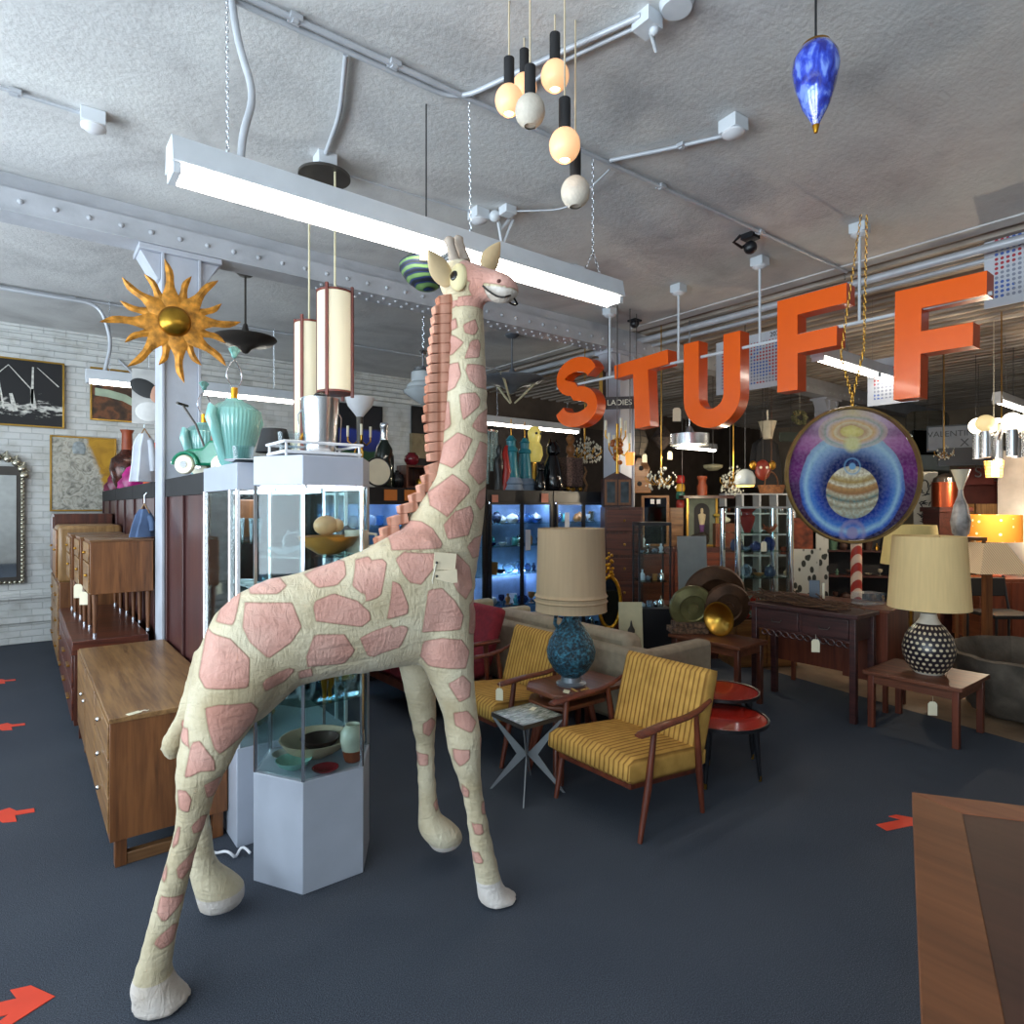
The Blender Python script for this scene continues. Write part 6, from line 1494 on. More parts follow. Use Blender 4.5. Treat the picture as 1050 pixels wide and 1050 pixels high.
# ------------------------------------------------------------------ black display cabinets
BL = W['black']; CBACK = paint('cabinet_back','#86a3d0',.6,0,.1)
ORL = paint('orange_label','#c4702a',.6,0,.05); PKL = paint('pink_label','#c07a66',.6,0,.05); WHL = paint('white_label','#c9ccd6',.6,0,.05)
SHELF_Z = (.14,.5,.84,1.14,1.38)
def display_cabinet(x0, w, label):
    t = thing('display_cabinet', label, 'display case', (x0,5.2,0), 0, 'black glass display cabinets')
    MB().box(0,.03,0,.45,0,1.6).box(w-.03,w,0,.45,0,1.6).box(.03,w-.03,0,.45,0,.1).build('carcass', BL, t)
    B(.03,w-.03,.43,.45,.1,1.6).build('back', CBACK, t)
    B(0,w,0,.45,1.6,1.73).build('header', BL, t, bev=.003)
    for a in (.031,w-.036): B(a,a+.005,.02,.43,.1,1.6).build('side_liner', CBACK, t)
    for i in range(2):
        a, b = .03+i*(w/2-.03), w/2+i*(w/2-.03)
        d = MB().box(a,a+.022,-.018,-.001,.1,1.6).box(b-.022,b,-.018,-.001,.1,1.6).box(a+.022,b-.022,-.018,-.001,.1,.13).box(a+.022,b-.022,-.018,-.001,1.575,1.6).build('door', BL, t)
        B(a+.022,b-.022,-.012,-.008,.13,1.575).build('glass_pane', W['pane'], d)
    for z in SHELF_Z[1:]: B(.035,w-.035,.03,.42,z-.008,z).build('glass_shelf', bpy.data.materials['shelf_glass'], t)
    B(.06,w-.06,.04,.06,1.585,1.6).build('led_strip', LEDB, t)
    B(.06,w-.06,.4,.415,.84-.022,.84-.01).build('led_strip', LEDB, t)
    return t
XS = (1.92,2.83,3.74,4.65)
CN = ('leftmost of four, right behind the grey vitrine','second from the left, behind the giraffe\'s neck','third from the left, right of the giraffe\'s neck','rightmost of four, beside the painted column')
for x, nm in zip(XS, CN): display_cabinet(x, .9, 'black glass display cabinet lit blue inside, '+nm)
GM = [cglass('ice_glass','#cfe2f4',.6,.05), cglass('sky_glass','#4f8fd0',.5,.05), cglass('navy_glass','#1d3f9a',.35,.05), glaze('chalk','#d5dbe6',.2), glaze('aqua','#58b6bd',.2), glaze('dark','#3a4660',.25), glaze('amber','#a8703a',.3), W['chrome']]
GN = ['ice clear glass','sky blue glass','navy blue glass','white glazed','aqua glazed','dark glazed','amber glazed','silver plated']
KN = ['tumbler','goblet','jar','vase','bowl','figurine','teapot','bottle']
def goods_rows(x0, x1, y, zs, rd, where, step=.085, r=.03, mats=None, names=None, heading=None):
    mats = mats or GM; names = names or GN
    pool = {}
    for zi, z in enumerate(zs):
        x = x0
        while x < x1:
            k = rd.choice(KN); m = rd.randrange(len(mats)); rr = r*rd.uniform(.75,1.15)*(.62 if k in ('bottle','goblet','figurine') else 1.15 if k in ('bowl','teapot') else .9)
            key = (k,m)
            if key not in pool: pool[key] = L([(a,b) for a,b in PR[k]],n=12)
            mb = pool[key]; me = bpy.data.meshes.get('ware_%s_%d' % key)
            if not me:
                o = mb.build('tmp', mats[m]); me = o.data; me.name = 'ware_%s_%d' % key; bpy.data.objects.remove(o)
                if mats is not GM: me.name = 'ware2_%s_%d_%d' % (k,m,id(mats) % 997)
            yy = y+rd.uniform(-.05,.1)
            o = bpy.data.objects.new(k, me); COL.objects.link(o)
            if heading == 'y': o.location = (y+rd.uniform(-.06,.1), x, z+.001)
            else: o.location = (x, yy, z+.001)
            o.scale = (rr,rr,rr); o.rotation_euler = (0,0,rd.uniform(0,6))
            sh = ('bottom','second','middle','fourth','top')[zi] if len(zs) == 5 else ('lowest','middle','upper','top')[min(zi,3)]
            lb = '%s %s on the %s shelf of the %s' % (names[m], k, sh, where)
            tag(o, lb, {'tumbler':'glass','goblet':'glass'}.get(k,k), 'small wares on the %s shelf of the %s' % (sh, where))
            x += step*rd.uniform(.8,1.3)
rd = random.Random(11)
for i,(x,nm) in enumerate(zip(XS,('leftmost black cabinet','second black cabinet','third black cabinet','rightmost black cabinet'))):
    goods_rows(x+.09, x+.84, 5.36, SHELF_Z, rd, nm, .07 if i > 1 else .12, .058)
# signs on the headers and doors
def label_card(x, z, w, h, mat, label, y=5.19):
    solo('label_card', B(-w/2,w/2,-.003,0,-h/2,h/2), mat, label, 'sign', (x,y,z))
p = PY(400,506,5.2); label_card(p.x,1.66,.13,.1,ORL,'left orange card on the header of the black cabinet behind the vitrine')
p = PY(420.5,506,5.2); label_card(p.x,1.66,.13,.1,ORL,'right orange card on the header of the black cabinet behind the vitrine')
p = PY(507,512,5.2); label_card(p.x,1.63,.08,.09,PKL,'pinkish card on the black header just right of the giraffe\'s neck')
p = PY(558,510,5.2); label_card(p.x,1.65,.1,.1,PKL,'pinkish card on the black header below the black cat')
p = PY(580,533,5.2); label_card(p.x,1.38,.07,.22,WHL,'white notice on the rightmost black cabinet door', 5.178)
p = PY(540,551,5.2); label_card(p.x,1.2,.07,.22,WHL,'white notice on the black cabinet door post above the blue lamp', 5.178)

# ---- on top of the black cabinets
def on_top(u, y=5.4): p = PY(u,505,y); return Vector((p.x,p.y,1.731))
def bottle():
    l = on_top(394); t = thing('display_bottle', 'giant dark green display bottle with foil neck on the black cabinets', 'bottle', l)
    L([(0,0),(.085,0),(.09,.02),(.09,.3),(.075,.37),(.04,.43),(.035,.45),(0,.45)],n=28).build('bottle_body', glaze('bottle_green','#101c16',.08), t)
    L([(0,.45),(.037,.45),(.033,.56),(.04,.57),(.04,.6),(.034,.61),(0,.61)],n=24).build('foil_neck', W['steel'], t)
    l = on_top(387,5.28); t = thing('round_plaque', 'round black and white plaque leaning before the giant bottle', 'plaque', l+Vector((0,0,.14)))
    rot = Matrix.Rotation(PI/2,3,'X')
    L([(0,0),(.135,0),(.135,.012),(0,.012)],n=36,rot=rot).build('disc', W['black'], t)
    L([(.085,.013),(.12,.013),(.12,.016),(.085,.016)],n=36,rot=rot).build('ring', W['ivory'], t)
bottle()
l = on_top(407,5.45); pot('teapot', l, .11, glaze('black','#1c1a1c',.2), 'black teapot right of the giant bottle on the black cabinets')
l = on_top(424,5.4); 
t = thing('wooden_box', 'dark brown open wooden box under the red vase on the black cabinets', 'box', l)
MB().box(-.13,.13,-.1,.1,0,.02).box(-.13,.13,-.1,.1,.2,.22).box(-.13,-.11,-.1,.1,.02,.2).box(.11,.13,-.1,.1,.02,.2).box(-.11,.11,.08,.1,.02,.2).build('case', W['rosewood_z'], t)
pot('vase', l+Vector((-.02,0,.221)), .075, glaze('oxblood','#6a1520',.15), 'small dark red vase on the brown wooden box', hs=.75)
pot('jar', l+Vector((.06,-.02,.021)), .04, W['brass'], 'small brass jar inside the brown wooden box')
def candelabra():
    l = on_top(369,5.5); t = thing('torchiere_lamp', 'brass table torchiere with white glass bowl and candle arms on the black cabinets', 'lamp', l)
    L([(0,0),(.09,0),(.08,.03),(.03,.06),(.02,.12),(0,.12)],n=24).build('foot', W['brass'], t)
    mb = MB()
    for k in range(3): mb.tube([(.045*math.cos(2.1*k+s*.15),.045*math.sin(2.1*k+s*.15),.08+s*.05) if s < 6 else (.03*math.cos(2.1*k),.03*math.sin(2.1*k),.4) for s in range(7)],.009,8)
    mb.build('column', W['brass'], t)
    T([(0,0,.38),(0,0,.66)],.03,14).build('stem', W['dark_metal'], t)
    L([(.03,.66),(.06,.7),(.11,.76),(.135,.84),(.13,.84),(.1,.77),(.05,.71),(.03,.68)],n=28,cap=False).build('bowl_shade', W['white'], t)
    for k in range(3):
        a = 2.1*k+.2; x,y = .12*math.cos(a), .12*math.sin(a)
        ar = T([(0,0,.45),(x*.6,y*.6,.4),(x,y,.44),(x,y,.48)],.008,8).build('arm', W['brass'], t)
        T([(x,y,.48),(x,y,.58)],.012,10).build('candle_tube', W['ivory'], ar)
candelabra()
def crystal(loc, rd, n, spread, ht, label, gold=True, name='crystal_chandelier', top=None):
    t = thing(name, label, 'chandelier', loc)
    mb = MB()
    for k in range(6):
        a = k*PI/3+.3; mb.tube([(0,0,ht*.3),(spread*.5*math.cos(a),spread*.5*math.sin(a),ht*.05),(spread*math.cos(a),spread*math.sin(a),ht*.2),(spread*math.cos(a),spread*math.sin(a),ht*.32)],spread*.035,6)
    mb.tube([(0,0,0),(0,0,ht)],spread*.06,8); mb.build('arms', W['brass'] if gold else W['steel'], t)
    c = MB()
    for i in range(n):
        a = rd.uniform(0,6.28); r = spread*math.sqrt(rd.random()); z = ht*rd.uniform(-.12,.75)*(1-.5*r/spread)
        q = spread*rd.uniform(.05,.1); c.lathe([(0,-q*1.6),(q,0),(0,q*1.3)],(r*math.cos(a),r*math.sin(a),z),6)
    o = c.build('crystal_drops', CRY, t, flat=True); o['kind'] = 'stuff'
    if top: T([(0,0,ht),(0,0,top-loc[2])],.006,6).build('hanging_rod', W['brass'], t)
    return t
CRY = paint('cut_crystal','#c9c8bb',.12,0,.15,30,coat=.6)
rd2 = random.Random(4)
p = PY(494,470,5.6); t = thing('waterfall_chandelier', 'pale glass waterfall chandelier hanging just right of the giraffe\'s neck', 'chandelier', p)
for k in range(3):
    mb = MB(); R_ = .17-.05*k; n_ = 22-6*k
    for j in range(n_):
        a = 2*PI*j/n_; mb.tube([(R_*math.cos(a),R_*math.sin(a),.28-.12*k),(R_*math.cos(a),R_*math.sin(a),.0-.14*k)],.008,5)
    o = mb.build('glass_tier', cglass('frost_glass','#d5e0da',.5,.1) if k == 0 else bpy.data.materials['frost_glass'], t); o['kind'] = 'stuff'
L([(0,.28),(.17,.28),(.17,.3),(0,.3)],n=28).build('ring_plate', W['steel'], t); T([(0,0,.3),(0,0,H-p.z)],.005,6).build('hanging_rod', W['steel'], t)
p = PY(601,455,5.55); crystal((p.x-.02,p.y,p.z-.2), rd2, 110, .2, .42, 'crystal chandelier hanging in front of the painted column below the letter S', top=H)
def lighthouse(u, dz, label, y):
    l = on_top(u,y); t = thing('lighthouse_lamp', label, 'lamp', l, 0, 'teal lighthouse lamps')
    L([(0,0),(.14,0),(.12,.06),(.13,.08),(.1,.14),(0,.14)],n=28).build('foot', glaze('grey_blue','#7c8ea3',.4), t)
    TE = glaze('lighthouse_teal','#237a8a',.3)
    L([(0,.14),(.085,.14),(.06,.42),(.075,.43),(.07,.46),(.05,.48),(.05,.54),(.06,.55),(.02,.6),(0,.6)],n=28).build('tower', TE, t)
    mb = MB()
    for k in range(4): mb.tube([((.086-.02*k)*math.cos(a)*1.0,(.086-.02*k)*math.sin(a),.16+.07*k) for a in [2*PI*j/20 for j in range(20)]],.006,5,closed=True)
    mb.build('brick_bands', TE, t)
    T([(0,0,.6),(0,0,.78)],.006,6).build('socket_rod', W['brass'], t)
lighthouse(524,0,'teal lighthouse lamp nearer to the giraffe on the black cabinets',5.42)
lighthouse(538,0,'teal lighthouse lamp beside the yellow owl lamp on the black cabinets',5.52)
def statue(u, y, H_, mat, label, cat, shape):
    l = on_top(u,y); mb = MB().rings([[Vector((a*H_*math.cos(q),b*H_*math.sin(q),z*H_)) for q in [2*PI*j/18 for j in range(18)]] for z,a,b in shape])
    return l, mb
l, mb = statue(512,5.42,.5,None,'','',((0,.12,.1),(.08,.1,.09),(.3,.07,.06),(.5,.12,.08),(.65,.13,.08),(.75,.05,.05),(.85,.08,.08),(.98,.03,.03)))
t = thing('carved_figure', 'black and red carved standing figure left of the teal lighthouses', 'statue', l); mb.build('figure', W['black'], t)
T([(.04,-.03,0),(.08,-.03,.2),(.06,-.02,.42),(.1,0,.48)],[.03,.045,.03,.02],10).build('red_drape', W['red'], t)
l = on_top(548,5.6); t = thing('owl_lamp', 'yellow glass owl lamp behind the teal lighthouse', 'lamp', l)
L([(0,0),(.1,0),(.03,.05),(.025,.34),(0,.34)],n=20).build('stand', W['brass'], t)
YG = paint('owl_glass','#cdbb62',.3,0,.1,emit='#e6d070',es=.35)
L([(0,.34),(.07,.35),(.1,.42),(.09,.52),(.06,.57),(.075,.63),(.08,.69),(.05,.75),(0,.76)],n=24).build('owl', YG, t)
for s in (-1,1): MB().ball((s*.03,-.072,.67),.016,10,6).build('eye', W['dark_metal'], t)
def cat_(u, y, s, label, rz):
    l = on_top(u,y); t = thing('cat_figure', label, 'statue', l, rz); BK = glaze('cat_black','#0d0d10',.08)
    mb = MB().rings([[Vector((a*s*math.cos(q),b*s*math.sin(q)+o*s,z*s)) for q in [2*PI*j/18 for j in range(18)]] for z,a,b,o in ((0,.2,.26,0),(.1,.24,.3,0),(.35,.2,.24,0),(.6,.14,.15,-.04),(.72,.1,.1,-.05),(.78,.15,.14,-.07),(.9,.15,.13,-.07),(1.0,.06,.06,-.06))])
    mb.build('body', BK, t)
    for q in (-1,1): L([(.05*s,0),(.0,.12*s)],(q*.09*s,-.06*s,.95*s),8).build('ear', BK, t)
    T([(.18*s,.1*s,.05*s),(.3*s,0,.1*s),(.25*s,-.15*s,.03*s)],.04*s,8).build('tail', BK, t)
cat_(565,5.38,.56,'tall glossy black cat figure on the black cabinets under the letter S',.1)
cat_(554,5.32,.3,'small glossy black cat figure at the foot of the tall black cat',-.4)
def block_lamp():
    l = on_top(585,5.42); t = thing('block_lamp', 'brown carved block lamp with turned wooden top left of the painted column', 'lamp', l)
    M = paint('carved_brown','#5a4640',.8,0,.4,60,bump=.8,bscale=45)
    B(-.13,.13,-.08,.08,.06,.4).build('block', M, t, bev=.006)
    L([(0,.4),(.05,.4),(.035,.44),(.055,.47),(.05,.53),(.03,.56),(.05,.6),(.055,.63),(.03,.67),(0,.68)],n=20).build('turned_top', W['honey'], t)
    for x in (-.1,.1):
        for y in (-.06,.06): MB().ball((x,y,.03),.03,10,8).build('foot', W['brass'], t)
block_lamp()
l = on_top(600,5.34); solo('twisted_branch', T([(0,0,0),(.03,0,.08),(-.02,0,.16),(.02,0,.24),(-.01,0,.3)],[.02,.014,.016,.012,.008],8), W['walnut'], 'small twisted branch at the right end of the black cabinets', 'branch', l)
struct('trim_3', MB().box(5.0,6.9,9.02,9.11,2.35,2.75), paint('tan_board','#8b7a5c',.7,0,.1))

# ------------------------------------------------------------------ middle of the shop, behind the chairs
def wbox(c, w, d, z0, z1, rz): return MB().cbox((0,0,(z0+z1)/2),w,d,z1-z0)
VZ = -math.radians(38)   # stands square to the main view aisle
def oval_mirror():
    p = D(625,600,5.75); t = thing('standing_mirror', 'gilded oval mirror on an ornate stand beside the beige lampshade', 'mirror', (p.x,p.y,0), VZ)
    L([(0,0),(.12,0),(.1,.03),(.03,.06),(.02,.4),(.03,.42),(0,.42)],n=20).build('stand', W['gold'], t)
    P = [(.1*math.cos(a),0,.68+.23*math.sin(a)) for a in [2*PI*j/36 for j in range(36)]]
    mb = MB().tube(P,.018,8,closed=True)
    for x,y,z in P[::2]: mb.ball((x,y-.01,z),.014,7,5)
    mb.build('frame', W['gold'], t)
    L([(0,0),(1,0),(1,.008),(0,.008)],(0,.004,.68),36,sx=.095,sy=.225,rot=Matrix.Rotation(PI/2,3,'X')).build('glass', paint('dim_mirror','#3a3c40',.05,1,0), t)
    mb = MB()
    for k in range(7): mb.ball((.015*math.sin(k*2),-.01,.92+.035*k),.024-.002*k,8,6); mb.ball((.03*math.cos(k*3),0,.93+.03*k),.016,8,6)
    mb.build('crest', W['gold'], t)
oval_mirror()
def print_card():
    p = D(647,645,5.35); t = thing('framed_print', 'cream framed print of a small dark figure leaning behind the sofa', 'picture', (p.x,p.y,.2), VZ)
    CB((0,0,.27),.2,.015,.54,0,-.15).build('sheet', paint('cream_card','#b5ac8d',.7,0,.05), t)
    L([(0,0),(.012,.0),(.03,.05),(.03,.07),(.012,.1),(.006,.14),(0,.15)],(0,-.012,.24),14,sy=.15).build('printed_figure', W['dark_metal'], t)
    B(-.12,.12,-.05,.1,-.2,-.0).build('stand_box', W['black_matte'], t)
print_card()
def etagere():
    p = D(668,600,5.9); t = thing('etagere', 'black metal etagere with glass sides on a black pedestal behind the sofa', 'display case', (p.x,p.y,0), VZ)
    w = .15; B(-w,w,-w,w,0,.62).build('pedestal', W['black'], t)
    for x in (-w+.008,w-.008):
        for y in (-w+.008,w-.008): B(x-.008,x+.008,y-.008,y+.008,.62,1.38).build('post', W['black'], t)
    MB().box(-w,w,-w,w,1.38,1.41).build('top', W['black'], t)
    for z in (.86,1.12): B(-w+.016,w-.016,-w+.016,w-.016,z,z+.006).build('glass_shelf', bpy.data.materials['shelf_glass'], t)
    for s in (-1,1): B(-w+.018,w-.018,s*(w-.006)-.002,s*(w-.006)+.002,.63,1.375).build('glass_pane', W['pane'], t)
    rdx = random.Random(8); M = Matrix.Translation((p.x,p.y,0)) @ Matrix.Rotation(VZ,4,'Z')
    for z,nm in ((.622,'floor'),(.867,'lower shelf'),(1.127,'upper shelf')):
        for i in range(4):
            q = M @ Vector((-.09+.06*i, rdx.uniform(-.06,.03), z)); k = rdx.choice(KN); m = rdx.choice((0,3,6,7))
            pot(k, q, .026, GM[m], '%s %s on the %s of the black etagere' % (GN[m],k,nm), k, 'bits on the %s of the black etagere' % nm, n=14)
etagere()
def gongs():
    rx = Matrix.Rotation(PI/2,3,'X')
    BZ = paint('bronze_brown','#4d3423',.45,.5,.2,9,bump=.2); BG = paint('patina_bronze','#6f6a45',.4,.6,.25,7)
    def gong(u, v, d, R_, mat, label, tilt=.2, boss=False, y=0):
        p = D(u,v,d); z0 = .502
        mb = MB().lathe([(0,.03),(R_*.22,.03),(R_*.25,.012),(R_*.55,.01),(R_*.6,.02),(R_*.95,0),(R_,-.02),(R_,-.03),(R_*.9,-.02),(0,-.012)],(0,0,0),48,rot=Matrix.Rotation(PI/2+tilt,3,'X'))
        return solo('gong', mb, mat, label, 'gong', (p.x,p.y,z0+R_*math.cos(tilt)+.012), VZ)
    gong(733,610,5.42,.27,BZ,'largest dark bronze gong leaning on the brown table')
    gong(746,612,5.28,.2,BZ,'smaller brown gong in front of the largest one')
    gong(710,625,5.3,.19,BG,'greenish bronze gong at the left of the leaning stack')
    p = D(741,640,5.14); solo('brass_bowl', MB().lathe([(0,0),(.06,.0),(.12,.03),(.14,.06),(.13,.06),(.11,.035),(0,.01)],(0,0,0),36,rot=Matrix.Rotation(PI/2,3,'X') @ Matrix.Rotation(.9,3,'X') @ Matrix.Rotation(-.9,3,'X')), W['brass'], 'shiny brass bowl standing on edge before the gongs', 'bowl', (p.x,p.y,.642), VZ-.9)
    p = D(700,655,5.35); solo('folded_rug', MB().cbox((0,0,.02),.3,.2,.04).cbox((0.02,.02,.06),.26,.18,.035), paint('patterned_rug','#5f4634',.95,0,.5,40), 'folded patterned rug at the left end of the brown table', 'rug', (p.x-.02,p.y-.06,.502), VZ)
    p = D(710,585,6.5); solo('white_board', CB((0,0,.35),.3,.02,.7,0,-.1), paint('white_board','#8f9290',.6,0,.04), 'plain white board leaning behind the gongs', 'board', (p.x,p.y,.55), VZ)
    p = D(705,620,6.55); t = thing('low_cabinet', 'dark low cabinet under the white board behind the gongs', 'cabinet', (p.x,p.y,0), VZ)
    B(-.3,.3,-.12,.2,0,.55).build('carcass', W['rosewood_z'], t); B(-.28,.28,-.135,-.12,.04,.52).build('door', W['rosewood'], t)
gongs()
def chrome_vitrine():
    p = D(775,600,6.3); c = Vector((p.x,p.y,0)); rz = VZ+.1; M = Matrix.Translation(c) @ Matrix.Rotation(rz,4,'Z')
    t = thing('box_cabinet', 'orange-brown wooden cabinet under the chrome vitrine', 'cabinet', c, rz)
    B(-.32,.32,-.2,.2,0,.455).build('carcass', W['honey'], t, bev=.004); B(-.3,-.01,-.215,-.2,.03,.43).build('door', W['honey'], t); B(.01,.3,-.215,-.2,.03,.43).build('door', W['honey'], t)
    t = thing('chrome_vitrine', 'glass vitrine with round chrome posts full of coloured glass, left of the carved console', 'display case', c+Vector((0,0,.456)), rz)
    for x in (-.27,.27):
        for y in (-.17,.17): T([(x,y,0),(x,y,1.08)],.028,14).build('post', W['chrome'], t)
    B(-.3,.3,-.19,.19,1.08,1.1).build('top', W['chrome'], t); B(-.3,.3,-.19,.19,0,.02).build('floor_plate', W['chrome'], t)
    for z in (.4,.66,.84): B(-.25,.25,-.16,.16,z-.006,z).build('glass_shelf', bpy.data.materials['shelf_glass'], t)
    B(-.24,.24,.165,.17,.02,1.08).build('back_pane', W['pane'], t); B(-.24,.24,-.17,-.165,.02,1.08).build('glass_pane', W['pane'], t)
    def at(x,y,z): return M @ Vector((x,y,.456+z))
    q = at(-.1,-.02,.841); g = thing('glass_vase', 'red flared glass vase on the top shelf of the chrome vitrine', 'vase', q)
    L([(0,0),(.03,0),(.07,.12),(.075,.16),(.05,.18),(.05,.2),(.09,.24),(.085,.24),(.04,.19),(0,.17)],n=24).build('vase_body', glaze('coral_red','#b03a34',.12), g)
    cm = MB(); r3 = random.Random(2)
    for i in range(16): a = r3.uniform(0,6); cm.tube([(0,0,0),(.04*math.cos(a),.03*math.sin(a),.03),(.09*math.cos(a+.3),.06*math.sin(a+.3),r3.uniform(.03,.09))],[.014,.011,.006],6)
    solo('coral', cm, glaze('coral_orange','#c0623a',.5), 'branching orange coral on the top shelf of the chrome vitrine', 'coral', at(.14,-.02,.841))
    for i,(x,m,k,nm) in enumerate(((-.2,5,'jar','dark glazed jar at the left of the middle shelf in the chrome vitrine'),(0,2,'teapot','navy glass teapot on the middle shelf of the chrome vitrine'),(.14,2,'vase','navy glass vase on the middle shelf of the chrome vitrine'),(-.11,0,'bowl','clear glass bowl on the middle shelf of the chrome vitrine'))):
        pot(k, at(x,0,.661), .06, GM[m], nm)
    hang_tag(at(-.02,-.2,.78), 'white tag hanging in front of the blue glass in the chrome vitrine', rz, 1.6, .02)
    for x,m,k,nm in ((-.1,0,'vase','ice clear vase on the lower shelf of the chrome vitrine'),(.03,6,'bowl','amber bowl on the lower shelf of the chrome vitrine'),(.15,5,'jar','dark jar on the lower shelf of the chrome vitrine')): pot(k, at(x,0,.401), .055, GM[m], nm)
    q = at(-.13,-.04,.021); g = thing('rooster_figurine', 'red glass rooster figurine on the floor of the chrome vitrine', 'statue', q, rz); RG = glaze('rooster_red','#a82418',.1)
    MB().rings([[Vector((a*math.cos(w_)+o,b*math.sin(w_),z)) for w_ in [2*PI*j/16 for j in range(16)]] for z,a,b,o in ((.0,.05,.05,0),(.03,.03,.03,0),(.07,.07,.05,.01),(.12,.08,.055,.015),(.17,.05,.04,-.02),(.24,.03,.03,-.035),(.27,.035,.03,-.04),(.3,.015,.015,-.04))]).build('body', RG, g)
    T([(.06,0,.13),(.12,0,.2),(.15,0,.14),(.13,0,.05)],[.03,.025,.018,.006],8).build('tail', RG, g)
    MB().prism([(-.07,.27),(-.02,.28),(-.02,.33),(-.035,.31),(-.045,.335),(-.055,.31),(-.065,.32)],-.006,.006,lambda a,b,k:(a,k,b)).build('comb', RG, g)
    pot('figurine', at(.06,.0,.021), .04, glaze('chalk','#d5dbe6',.2), 'pale figurine beside the red rooster in the chrome vitrine')
    pot('bottle', at(.16,.02,.021), .04, GM[5], 'dark bottle at the right of the chrome vitrine floor')
chrome_vitrine()
# ------------------------------------------------------------------ deep middle: shelves, hung lights, frames
def face(u): return -(math.atan2(FW[0],FW[1])+math.atan((u-525)/FL))
def hung(t, z0, x=0, y=0, r=.005, mat='dark_metal', nm='cord'):
    T([(x,y,z0),(x,y,H-t.location.z)], r, 6).build(nm, W[mat], t)
def tall_chest():
    p = D(637,560,6.75); t = thing('chest_of_drawers', 'tall dark reddish chest of drawers right of the painted column', 'cabinet', (p.x,p.y,0), VZ)
    B(-.2,.2,-.18,.18,0,1.55).build('carcass', W['rosewood_z'], t, bev=.004)
    for i in range(6):
        d = B(-.185,.185,-.195,-.18,.05+i*.25,.27+i*.25).build('drawer', W['rosewood'], t, bev=.004)
        MB().ball((0,-.205,.16+i*.25),.014,8,5).build('knob', W['brass'], d)
    b = D(632,503,6.72); t = thing('curio_box', 'gabled dark wooden curio box with two glazed doors on the tall reddish chest', 'box', (b.x,b.y,1.551), VZ)
    MB().prism([(-.15,0),(.15,0),(.15,.3),(0,.38),(-.15,.3)],-.08,.08,lambda a,b_,k:(a,k,b_)).build('case', W['ebony'], t)
    for s in (-1,1):
        d = B(-.138 if s<0 else .008,-.008 if s<0 else .138,-.095,-.081,.02,.29).build('door', W['walnut_z'], t)
        B(-.115 if s<0 else .03,-.03 if s<0 else .115,-.098,-.0955,.045,.265).build('glass', paint('old_glass','#3d464c',.1,.3,.3,12) if 'old_glass' not in bpy.data.materials else bpy.data.materials['old_glass'], d)
tall_chest()
